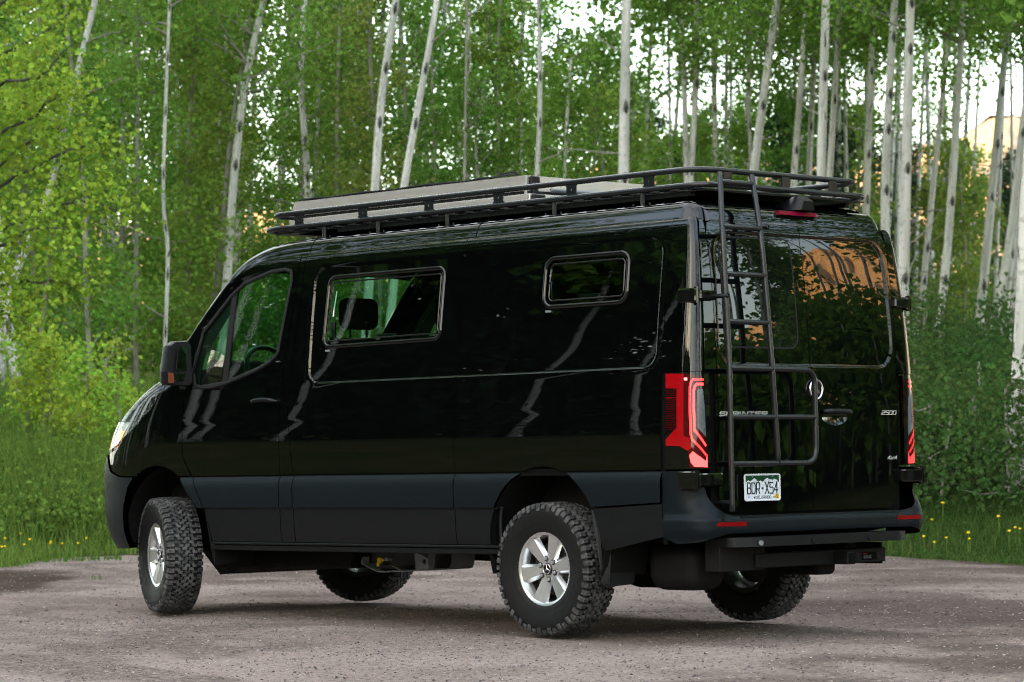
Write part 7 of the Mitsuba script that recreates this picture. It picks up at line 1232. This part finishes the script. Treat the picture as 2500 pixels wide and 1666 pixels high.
vput('bulkhead', cat_mesh([box(0.60, 0.63, -0.78, 0.78, 0.62, 2.3)]), 'cabin_dark')
vput('bunk', cat_mesh([box(-1.05, 0.55, -0.88, 0.88, 1.50, 1.62, 0.03)]), 'cabin_dark', smooth=30)

# ---- the van: wheels -------------------------------------------------------------------------------------------------
def tread_colour(p, n, uv):
    d = fbm(p.x * 25, p.y * 25, p.z * 25, 3)
    return mix((0.026, 0.027, 0.028), (0.080, 0.079, 0.078), smoothstep(0.35, 0.7, d))
mat('tyre_rubber', {'type': 'principled', 'base_color': rgb(0.0055, 0.006, 0.0065), 'roughness': 0.5, 'specular': 0.22})
mat('tread_rubber', {'type': 'principled', 'base_color': proc(tread_colour), 'roughness': 0.75, 'specular': 0.3})
mat('wheel_silver', {'type': 'principled', 'base_color': rgb(0.66, 0.68, 0.69), 'metallic': 0.85, 'roughness': 0.27})
mat('brake_dark', {'type': 'principled', 'base_color': rgb(0.03, 0.03, 0.03), 'roughness': 0.5, 'metallic': 0.5})
TYRE_R, PITCHES = 0.386, 54
def lathe(profile, n=96):
    """(y, r) pairs turned about the y axis"""
    p = np.array(profile)
    a = np.arange(n) * 2 * np.pi / n
    g = np.stack([p[None, :, 1] * np.sin(a)[:, None], np.broadcast_to(p[None, :, 0], (n, len(p))), p[None, :, 1] * np.cos(a)[:, None]], -1)
    i, j = np.meshgrid(np.arange(n), np.arange(len(p) - 1), indexing='ij')
    k, k2 = i * len(p) + j, (i + 1) % n * len(p) + j
    q = np.stack([k, k + 1, k2 + 1, k2], -1).reshape(-1, 4)
    return g.reshape(-1, 3), np.vstack([q[:, [0, 1, 2]], q[:, [0, 2, 3]]])

def tyre_meshes():
    side = [(0.086, 0.212), (0.100, 0.214), (0.104, 0.224), (0.108, 0.236), (0.1085, 0.240), (0.112, 0.262), (0.1145, 0.265), (0.119, 0.300), (0.121, 0.322), (0.1195, 0.338), (0.116, 0.352), (0.110, 0.364), (0.100, 0.370), (0.06, 0.3735), (0, 0.375)]
    prof = [(y, r) for y, r in side] + [(-y, r) for y, r in side[::-1][1:]]
    carcass = lathe(prof, 108)
    pitch = 2 * np.pi * TYRE_R / PITCHES
    shapes = []
    zz = lambda s0, t0, m: shapely.LineString([(s0 + m * a, t0 + b) for a, b in ((-0.0125, -0.0175), (-0.0125, -0.004), (0.0105, 0.004), (0.0105, 0.0175))]).buffer(0.0088, cap_style='square', join_style='mitre').simplify(0.0015)  # noqa: E731
    for c, (t0, m) in enumerate(((-0.050, 1), (0.0, -1), (0.050, 1))):
        shapes.append((zz(pitch * (0.5 * (c % 2)), t0 * 0.94, m), TYRE_R))
    for s in (1, -1):
        shapes.append((shapely.box(-0.0165, 0.079, 0.0125, 0.112).difference(shapely.box(-0.004, 0.090, 0.000, 0.12)) if s > 0 else shapely.box(-0.0165, -0.112, 0.0125, -0.079).difference(shapely.box(-0.004, -0.12, 0.000, -0.090)), TYRE_R - 0.0035))
    parts = []
    base = []
    for g, r in shapes:
        m_ = trimesh.creation.extrude_polygon(g, 1.0, engine='earcut')
        base.append((np.array(m_.vertices), np.array(m_.faces), r))
    # side lugs that run down over the shoulder, alternately long and short
    for k in range(PITCHES):
        for v, f, r in base:
            th = (v[:, 0] + k * pitch) / TYRE_R
            wob = 0.0
            rr_ = np.where(v[:, 2] > 0.5, r - 0.35 * np.clip(np.abs(v[:, 1]) - 0.07, 0, 1) ** 2 / 0.09, r - 0.018)
            y = v[:, 1] * np.where(v[:, 2] > 0.5, 1.0, 1.03)
            parts.append((np.stack([rr_ * np.sin(th), y, rr_ * np.cos(th)], -1), f))
        for s in (1, -1):
            th0, th1 = (k * pitch - 0.0165) / TYRE_R, (k * pitch + 0.0125) / TYRE_R
            low = 0.338 if k % 2 else 0.350
            pts = [(r_ * math.sin(t), s * y_, r_ * math.cos(t)) for t in (th0, th1) for y_, r_ in ((0.112, 0.380), (0.121, 0.366), (0.1245, low), (0.117, low), (0.108, 0.366))]
            parts.append(hull(pts))
    # raised rings and block lettering round the side wall
    g, wd = letters('ALL', 0.02, 0.016, 0.006, 0.004, 0.002) if False else (None, 0)
    return carcass, cat_mesh(parts)

def rim_mesh():
    barrel = lathe([(0.088, 0.196), (0.094, 0.206), (0.095, 0.216), (0.089, 0.2165), (0.082, 0.203), (0.060, 0.192), (0.03, 0.186)], 72)
    inner = lathe([(0.03, 0.186), (-0.02, 0.178), (-0.095, 0.180), (-0.10, 0.212)], 60)
    face = []
    for k in range(6):
        t = k * np.pi / 3 + np.pi / 6
        d, s = np.array([math.sin(t), 0, math.cos(t)]), np.array([math.cos(t), 0, -math.sin(t)])
        o = np.array([0, 1.0, 0])
        def pt(r, w, y):
            return d * r + s * w + o * y
        top = [pt(0.055, w, 0.066) for w in (-0.022, 0.022)] + [pt(0.200, w, 0.086) for w in (-0.040, 0.040)] + [pt(0.13, w, 0.074) for w in (-0.029, 0.029)]
        low = [pt(0.055, w, 0.040) for w in (-0.036, 0.036)] + [pt(0.198, w, 0.058) for w in (-0.060, 0.060)]
        face.append(hull(top + low))
    hub = lathe([(0.060, 0.030), (0.064, 0.034), (0.066, 0.050), (0.066, 0.074), (0.058, 0.084), (0.03, 0.088), (0.0, 0.088)], 48)
    return barrel, face, hub, inner

TYRE_C, TYRE_T = tyre_meshes()
RIM_B, RIM_F, RIM_H, RIM_I = rim_mesh()
def wheel(x, y, steer=0.0, spin=0.0):
    s = 1 if y > 0 else -1
    ca, sa = math.cos(steer), math.sin(steer)
    # local y points outward
    c, sn = math.cos(spin), math.sin(spin)
    roll = np.array([[c, 0, sn], [0, 1, 0], [-sn, 0, c]])
    R = np.array([[ca, sa * 1.0, 0], [-sa * 1.0, ca, 0], [0, 0, 1]])
    if s < 0:
        R = R @ np.diag([-1, -1, 1])
    M = np.eye(4); M[:3, :3] = R @ roll; M[:3, 3] = [x, y, TYRE_R - 0.004]
    M0 = M.copy()
    tf = lambda m_: xform(m_, M)  # noqa: E731
    t = put('wheel', tf(RIM_B), 'wheel_silver', smooth=35, parent=VAN)
    put('barrel', tf(RIM_I), 'brake_dark', smooth=35, parent=t)
    put('tyre', tf(TYRE_C), 'tyre_rubber', smooth=35, parent=t)
    put('tread', tf(TYRE_T), 'tread_rubber', smooth=False, parent=t, kind='stuff')
    for f_ in RIM_F:
        put('spoke', tf(f_), 'wheel_silver', smooth=20, parent=t)
    put('hub', tf(RIM_H), 'wheel_silver', smooth=30, parent=t)
    for k in range(6):
        a_ = k * np.pi / 3
        o = np.array([0.061 * math.sin(a_), 0, 0.061 * math.cos(a_)])
        put('wheel_nut', tf(cat_mesh([tube([o + [0, 0.060, 0], o + [0, 0.078, 0]], [0.0115, 0.0105], 6)])), 'wheel_silver', smooth=30, parent=t)
        put('nut_seat', tf(tube([o + [0, 0.060, 0], o + [0, 0.0685, 0]], 0.0170, 16)), 'brake_dark', smooth=30, parent=t)
    cap = lathe([(0.062, 0.036), (0.072, 0.0345), (0.074, 0.030), (0.074, 0.0)], 32)
    put('hub_cap', tf(cap), 'gloss_trim', smooth=30, parent=t)
    put('cap_badge', tf(xform(star_badge(0.029, 0.0026), frame((0, 0.0755, 0), (1, 0, 0), (0, 0, 1), (0, 1, 0)))), 'chrome', smooth=40, parent=t)
    put('brake_disc', tf(cat_mesh([lathe([(0.02, 0.0), (0.02, 0.150), (0.0, 0.150), (0.0, 0.0)], 48), lathe([(0.03, 0.0), (0.03, 0.085), (0.0, 0.09)], 32)])), 'brake_dark', smooth=30, parent=t)
wheel(0.0, 0.868, 0, 0.18)
wheel(0.0, -0.868, 0, 1.1)
wheel(3.672, 0.862, math.radians(21), 0.05)
wheel(3.672, -0.862, math.radians(-19.0), 0.7)

# ---- the van: roof rack, ladder; the box on the rack ------------------------------------------------------------------
RY = 0.735
def rail(z, x0, x1, r=0.017, corner=0.22, y=RY):
    return tube(curve([(x1, y, z), (x0, y, z), (x0, -y, z), (x1, -y, z)], corner, 9, closed=True), r, 10, closed=True)
rack = vput('roof_rack', rail(2.541, -1.085, 2.83, corner=0.15), 'rack_black', smooth=True, label='long black tube roof rack over the whole roof')
vput('upper_rail', rail(2.632, -1.02, 2.755, corner=0.15, y=RY - 0.005), 'rack_black', smooth=True, parent=rack)
for x in (2.44, 1.815, 1.197, 0.578, -0.040, -0.662):
    for s in (1, -1):
        p = prism(np.array(poly([(x - 0.055, 2.622), (x - 0.040, 2.606), (x - 0.040, 2.568), (x - 0.055, 2.552), (x + 0.055, 2.552), (x + 0.040, 2.568), (x + 0.040, 2.606), (x + 0.055, 2.622)]).exterior.coords)[:-1], -0.003, 0.003,
                  [np.array([(x + 0.005 * math.cos(t), 2.588 + 0.008 * math.sin(t)) for t in np.linspace(0, 2 * np.pi, 10, endpoint=False)])])
        vput('post', xform(p, frame((0, s * (RY - 0.002), 0), (1, 0, 0), (0, 0, 1), (0, -1, 0))), 'rack_black', parent=rack)
for y in (0.5, 0.0, -0.42):
    vput('post', xform(prism([(y - 0.035, 2.552), (y + 0.035, 2.552), (y + 0.035, 2.62), (y - 0.035, 2.62)], -0.003, 0.003), frame((-1.055, 0, 0), (0, 1, 0), (0, 0, 1), (1, 0, 0))), 'rack_black', parent=rack)
for x in np.arange(-0.96, 2.74, 0.155):
    vput('slat', box(x, x + 0.085, -RY + 0.02, RY - 0.02, 2.520, 2.536, 0.003), 'rack_black', smooth=25, parent=rack)
vput('tray', cat_mesh([box(-1.06, 2.72, -RY + 0.03, RY - 0.03, 2.507, 2.513), box(-0.95, 2.1, 0.66, 0.70, 2.485, 2.515), box(-0.95, 2.1, -0.70, -0.66, 2.485, 2.515)]), 'satin_black', parent=rack)
vput('wind_deflector', hull([(2.79, y, 2.53) for y in (-0.62, 0.62)] + [(2.30, y, 2.472) for y in (-0.62, 0.62)] + [(2.30, y, 2.478) for y in (-0.62, 0.62)] + [(2.79, y, 2.536) for y in (-0.62, 0.62)]), 'satin_black', parent=rack)
for x in (2.20, 1.68, 1.04, 0.11, -0.604):
    for s in (1, -1):
        vput('foot', cat_mesh([tube([(x, s * 0.725, 2.440), (x, s * 0.725, 2.53)], 0.014, 8), box(x - 0.09, x + 0.09, min(s * 0.745, s * 0.70), max(s * 0.745, s * 0.70), 2.440, 2.452, 0.003),
                               tube([(x - 0.065, s * 0.735, 2.45), (x - 0.065, s * 0.735, 2.466)], 0.006, 6), tube([(x + 0.065, s * 0.735, 2.45), (x + 0.065, s * 0.735, 2.466)], 0.006, 6)]), 'rack_black', smooth=30, parent=rack)

# rear ladder
LX = lambda z: np.interp(z, [0.6, 1.5, 2.0, 2.3, 2.62], [-1.315, -1.312, -1.285, -1.25, -1.135])  # noqa: E731
def lad(pts, r=0.0165, rr_=0.0):
    p = [(float(LX(z)), y, z) for y, z in pts]
    return tube(smooth_path(p, 4) if not rr_ else curve(p, rr_, 7), r, 10)
lz = np.linspace(0.712, 2.60, 12)
yl = lambda z: np.interp(z, [0.7, 1.3, 2.0, 2.3, 2.6], [0.806, 0.806, 0.797, 0.772, 0.664])  # noqa: E731
yr = lambda z: np.interp(z, [0.96, 1.5, 2.0, 2.3, 2.6], [0.412, 0.447, 0.462, 0.456, 0.396])  # noqa: E731
ladder = vput('ladder', cat_mesh([lad([(float(yl(z)), z) for z in lz])]), 'rack_black', smooth=True, label='black tube ladder on the left tail door')
vput('rail', lad([(float(yr(z)), z) for z in np.linspace(0.972, 2.60, 10)]), 'rack_black', smooth=True, parent=ladder)
for z in (2.548, 2.288, 2.022, 1.757):
    vput('rung', lad([(float(yl(z)), z), (float(yr(z)), z)], 0.0155), 'rack_black', smooth=True, parent=ladder)
vput('loop', tube(curve([(-1.312, 0.80, 1.498), (-1.312, 0.083, 1.498), (-1.312, 0.083, 0.972), (-1.312, 0.80, 0.972)], 0.09, 9), 0.0165, 10), 'rack_black', smooth=True, parent=ladder)
vput('rung', tube([(-1.312, 0.80, 1.230), (-1.312, 0.083, 1.230)], 0.0155, 10), 'rack_black', smooth=True, parent=ladder)
for y, z in ((0.80, 0.76), (0.805, 1.9), (0.40, 2.3)):
    vput('bracket', tube([(-1.31 + (0.05 if z > 2 else 0), y, z), (float(back_x(y, z)) + 0.01, y, z)], 0.013, 8), 'rack_black', smooth=True, parent=ladder)

# third brake light and camera
vput('brake_light', hull([(-1.135, y, z) for y, z in ((0.150, 2.392), (-0.190, 2.392))] + [(-1.128, y, z) for y, z in ((0.148, 2.415), (-0.170, 2.415))] + [(-1.05, y, z) for y, z in ((0.148, 2.39), (-0.180, 2.39), (0.14, 2.42), (-0.17, 2.42))]), 'third_light' if 'third_light' in scene else mat('third_light', {'type': 'plastic', 'diffuse_reflectance': rgb(0.15, 0.004, 0.022)}), smooth=20, label='pinkish red brake light strip above the tail doors')
vput('camera_pod', cat_mesh([hull([(-1.17, 0.0, 2.425), (-1.17, -0.115, 2.425), (-1.175, -0.015, 2.475), (-1.175, -0.10, 2.475), (-1.13, -0.02, 2.508), (-1.13, -0.095, 2.508), (-0.95, 0.03, 2.45), (-0.95, -0.14, 2.45), (-1.08, 0.045, 2.42), (-1.08, -0.155, 2.42), (-1.05, -0.03, 2.50), (-1.05, -0.085, 2.50)])]), 'satin_black', smooth=35)

# the aluminium box lying on the rack
BOX = thing('roof_box', 'long brushed aluminium box with black lid trim lying on the roof rack', 'box')
def bput(name, mesh, b, **kw):
    return vput(name, mesh, b, parent=BOX, **kw)
bput('base', box(0.58, 2.86, -0.70, 0.47, 2.545, 2.628, 0.004), 'aluminium', smooth=20)
bput('gasket', box(0.60, 2.84, -0.68, 0.452, 2.629, 2.648), 'rubber_trim')
lid = hull([(0.62, y, 2.649) for y in (-0.72, 0.465)] + [(2.86, y, 2.649) for y in (-0.72, 0.465)] + [(2.80, y, 2.742) for y in (-0.72, 0.465)] + [(0.62, y, 2.742) for y in (-0.72, 0.465)])
bput('lid', lid, 'aluminium')
rb = np.random.default_rng(3)
xs_ = np.linspace(2.79, 0.72, 26)
bput('solar_mat', cat_mesh([hull([(2.76, y, 2.7435) for y in (-0.70, 0.45)] + [(0.95, y, 2.7435) for y in (-0.70, 0.45)] + [(2.70, y, 2.757) for y in (-0.66, 0.41)] + [(1.05, y, 2.757) for y in (-0.66, 0.41)]),
                           tube(np.stack([xs_, 0.44 + 0 * xs_, 2.751 + 0.006 * np.abs(np.sin(xs_ * 5.1)) + 0.003 * rb.uniform(-1, 1, 26)], -1), 0.006, 6), tube(smooth_path([(0.98, 0.42, 2.752), (0.85, 0.41, 2.775), (0.74, 0.42, 2.772), (0.72, 0.43, 2.757)], 5), 0.006, 6)]), 'rubber_trim', smooth=30)
bput('latch', cat_mesh([box(0.594, 0.617, 0.36, 0.44, 2.685, 2.738, 0.006), box(0.560, 0.60, 0.345, 0.455, 2.575, 2.625, 0.008), box(0.585, 0.612, 0.385, 0.43, 2.62, 2.70, 0.004)]), 'satin_black', smooth=30)
bput('hinge_rod', tube([(0.56, 0.30, 2.655), (0.56, -0.50, 2.655)], 0.014, 8), 'bare_steel', smooth=True)
bput('corner_strip', box(0.612, 0.626, 0.458, 0.472, 2.55, 2.742), 'aluminium')

# ---- grass, flowers, stones ------------------------------------------------------------------------------------------
mat('grass_blade', {'type': 'principledthin', 'base_color': {'type': 'mesh_attribute', 'name': 'vertex_color'}, 'roughness': 0.5, 'diff_trans': 0.8, 'eta': 1.35}, two=False)
def blades(x, y, height, width, rng, colour, lean=0.45):
    n = len(x)
    z = ground_height(x, y) - 0.02
    h = height * rng.uniform(0.5, 1.2, n)
    az = rng.uniform(0, 2 * np.pi, n)
    d = np.stack([np.cos(az), np.sin(az)], -1) * (h * rng.uniform(0.1, lean * 1.6, n))[:, None]
    side = np.stack([-np.sin(az), np.cos(az)], -1) * width
    base = np.stack([x, y, z], -1)
    def at_(u, k):
        p = base + np.concatenate([d * u**2, (h * (u - 0.18 * u * u * lean))[:, None]], 1)
        s = np.concatenate([side, np.zeros((n, 1))], 1) * k
        return p - s, p + s
    a0, a1 = at_(0, 1.0); b0, b1 = at_(0.55, 0.8); c0, _ = at_(1.0, 0.0)
    v = np.stack([a0, a1, b0, b1, c0], 1).reshape(-1, 3)
    k = np.arange(n)[:, None] * 5
    f = np.vstack([k + [0, 1, 3], k + [0, 3, 2], k + [2, 3, 4]])
    tone = rng.uniform(0.65, 1.3, (n, 1))
    return v, f, np.repeat(np.clip(np.asarray(colour) * tone + rng.normal(0, 0.01, (n, 1)) * [1, 0.6, 0.1], 0.005, 0.6), 5, 0)

rng_g = np.random.default_rng(5)
def scatter(n, box_, dmin, dmax, rng, falloff=0.0):
    x, y = rng.uniform(box_[0], box_[1], n), rng.uniform(box_[2], box_[3], n)
    d = lot_dist(x, y)
    k = (d > dmin + 0.3 * (meshkit.noise(np.stack([x * 1.5, y * 1.5, x * 0], -1), 6) - 0.5)) & (d < dmax)
    return x[k], y[k]
def wedge(n, rng, u0, u1, d0, d1):
    """points of a strip of ground given by bearing (degrees) and distance from the standpoint"""
    a = np.radians(rng.uniform(u0, u1, n)); r = np.sqrt(rng.uniform(d0**2, d1**2, n))
    return EYE[0] + r * np.cos(a), EYE[1] + r * np.sin(a)
B0 = math.degrees(math.atan2(FORWARD[1], FORWARD[0]))
parts = []
x, y = wedge(56000, rng_g, B0 + 5.0, B0 + 11.0, 26, 45)
k = lot_dist(x, y) > 0.15 * rng_g.uniform(0, 1, len(x))
tall = np.clip(lot_dist(x, y) / 1.6, 0.25, 1)
parts.append(blades(x[k], y[k], 0.60 * tall[k] * rng_g.choice([0.6, 0.8, 1.0, 1.35], k.sum()), 0.0065, rng_g, (0.125, 0.205, 0.042)))
x, y = wedge(9000, rng_g, B0 - 11.0, B0 + 6, 28, 36)
k = lot_dist(x, y) > 0.0
parts.append(blades(x[k], y[k], 0.20, 0.006, rng_g, (0.060, 0.110, 0.028)))  # blade colour darkened to stand in for shade
x, y = wedge(30000, rng_g, B0 - 11.0, B0 - 5.5, 26, 33)
k = lot_dist(x, y) > 0.05 * rng_g.uniform(0, 1, len(x))
tall = np.clip(lot_dist(x, y) / 1.2, 0.3, 1)
parts.append(blades(x[k], y[k], 0.17 * tall[k], 0.005, rng_g, (0.060, 0.110, 0.028)))  # shade of the right verge put into the blade colour
x, y = wedge(3500, rng_g, B0 + 7.6, B0 + 10.6, 25, 30)
k = (lot_dist(x, y) <= 0.1) & (meshkit.noise(np.stack([x * 1.1, y * 1.1, x * 0], -1), 9) > 0.70)
parts.append(blades(x[k], y[k], 0.06, 0.004, rng_g, (0.07, 0.15, 0.022)))
vs, fs, cs, at_n = [], [], [], 0
for v, f, c in parts:
    vs.append(v); fs.append(f + at_n); cs.append(c); at_n += len(v)
put('tall_grass', (np.vstack(vs), np.vstack(fs)), 'grass_blade', color=np.vstack(cs), kind='stuff', label='long green grass on the banks round the gravel lot', cat='grass')

# low leafy plants in the grass
x, y = wedge(800, rng_g, B0 + 6.0, B0 + 11.5, 27, 40)
k = lot_dist(x, y) > 1.0
pts = np.stack([x[k], y[k], ground_height(x[k], y[k]) + 0.22], -1)
v, f, c = crown(pts, 0.032, 40, 0.20, (0.13, 0.21, 0.04), rng_g)
put('ground_cover', (v, f), 'leaf', color=c, kind='stuff', label='leafy yellow green weeds among the grass on the left bank', cat='plants')
x, y = wedge(700, rng_g, B0 - 11.0, B0 - 6.0, 30, 46)
k = lot_dist(x, y) > 1.5
pts = np.stack([x[k], y[k], ground_height(x[k], y[k]) + rng_g.uniform(0.15, 0.9, k.sum())], -1)
v, f, c = crown(pts, 0.034, 44, 0.26, (0.056, 0.110, 0.032), rng_g)  # darker leaf colour imitates the shade behind the verge
put('ground_cover', (v, f), 'leaf', color=c, kind='stuff', label='leafy undergrowth behind the verge on the right, shade put into its leaf colour', cat='plants')

# dandelions on the right verge and a few on the left
mat('petal', {'type': 'diffuse', 'reflectance': {'type': 'mesh_attribute', 'name': 'vertex_color'}})
def dandelion(h):
    a = np.linspace(0, 2 * np.pi, 10, endpoint=False)
    head = hull([(0.014 * math.cos(t), 0.014 * math.sin(t), h) for t in a] + [(0.011 * math.cos(t), 0.011 * math.sin(t), h + 0.012) for t in a] + [(0, 0, h - 0.010)])
    stem = tube([(0, 0, -0.02), (0.01, 0.0, h * 0.5), (0, 0, h)], 0.003, 4, caps=False)
    c = np.vstack([np.tile([0.75, 0.52, 0.02], (len(head[0]), 1)), np.tile([0.10, 0.16, 0.03], (len(stem[0]), 1))])
    m_ = cat_mesh([head, stem])
    return meshkit.write_ply(m_, False, None, c)
FL = [dandelion(h) for h in (0.11, 0.15, 0.20)]
x, y = wedge(620, rng_g, B0 - 10.4, B0 - 6.4, 27, 31.5)
d = lot_dist(x, y)
k = np.where((d > 0.25) & (d < 1.5))[0][:20]
for i in k:
    key = numbered('dandelion')
    scene[key] = {'type': 'ply', 'filename': FL[i % 3], 'face_normals': True, 'bsdf': {'type': 'ref', 'id': 'petal'}, 'to_world': T().translate([float(x[i]), float(y[i]), float(ground_height(x[i], y[i]))]).rotate([0, 0, 1], float(int(i) * 37 % 360)).scale(1.0 + 0.35 * int(i % 4) / 3)}
    labels[key] = {'label': 'yellow dandelion flower in the grass verge right of the van', 'category': 'flower', 'group': 'dandelions on the right verge'}
x, y = wedge(300, rng_g, B0 + 6.8, B0 + 10.6, 23, 31)
d = lot_dist(x, y)
k = np.where((d > 0.1) & (d < 1.3))[0][:16]
for i in k:
    key = numbered('dandelion')
    scene[key] = {'type': 'ply', 'filename': FL[i % 3], 'face_normals': True, 'bsdf': {'type': 'ref', 'id': 'petal'}, 'to_world': T().translate([float(x[i]), float(y[i]), float(ground_height(x[i], y[i]))]).scale(1.0)}
    labels[key] = {'label': 'yellow flower at the foot of the left grass bank', 'category': 'flower', 'group': 'flowers at the foot of the left bank'}

# small stones of the gravel
mat('stone', {'type': 'diffuse', 'reflectance': {'type': 'mesh_attribute', 'name': 'vertex_color'}})
_iv = np.array([(1, 0, 0), (-1, 0, 0), (0, 1, 0), (0, -1, 0), (0, 0, 1), (0, 0, -1), ], float)
_if = np.array([(0, 2, 4), (2, 1, 4), (1, 3, 4), (3, 0, 4), (2, 0, 5), (1, 2, 5), (3, 1, 5), (0, 3, 5)])
def stones(n, d0, d1, s0, s1, rng):
    x, y = wedge(n, rng, B0 - 10.6, B0 + 10.6, d0, d1)
    k = lot_dist(x, y) <= 0.05
    x, y = x[k], y[k]; n = len(x)
    s = s0 * (s1 / s0) ** (rng.uniform(0, 1, n) ** 2.2)
    near = np.exp(-(((x - 1.8) / 2.8) ** 2 + (y / 1.4) ** 2) ** 2)
    z = (lot_relief(x, y) - 0.028) * (1 - 0.8 * near)
    v = _iv[None] * rng.uniform(0.6, 1.25, (n, len(_iv), 1)) * (s[:, None, None] * np.array([1, 1, 0.62]))
    a = rng.uniform(0, 6.28, n)
    c_, s_ = np.cos(a)[:, None], np.sin(a)[:, None]
    v = np.stack([v[..., 0] * c_ - v[..., 1] * s_, v[..., 0] * s_ + v[..., 1] * c_, v[..., 2]], -1) + np.stack([x, y, z + 0.18 * s], -1)[:, None]
    f = (_if[None] + (np.arange(n) * len(_iv))[:, None, None]).reshape(-1, 3)
    pal = np.array([(0.09, 0.085, 0.085), (0.16, 0.135, 0.12), (0.30, 0.25, 0.22), (0.055, 0.055, 0.06), (0.42, 0.38, 0.35)])
    col = pal[rng.choice(5, n, p=[0.33, 0.33, 0.20, 0.12, 0.02])] * rng.uniform(0.8, 1.2, (n, 1))
    return v.reshape(-1, 3), f, np.repeat(col, len(_iv), 0)
parts = [stones(17000, 12.5, 20, 0.003, 0.010, rng_g), stones(11000, 19, 31, 0.004, 0.013, rng_g)]
vs, fs, cs, at_n = [], [], [], 0
for v, f, c in parts:
    vs.append(v); fs.append(f + at_n); cs.append(c); at_n += len(v)
put('gravel_stones', (np.vstack(vs), np.vstack(fs)), 'stone', color=np.vstack(cs), kind='stuff', label='loose dark and pale stones strewn over the gravel lot', cat='stones')
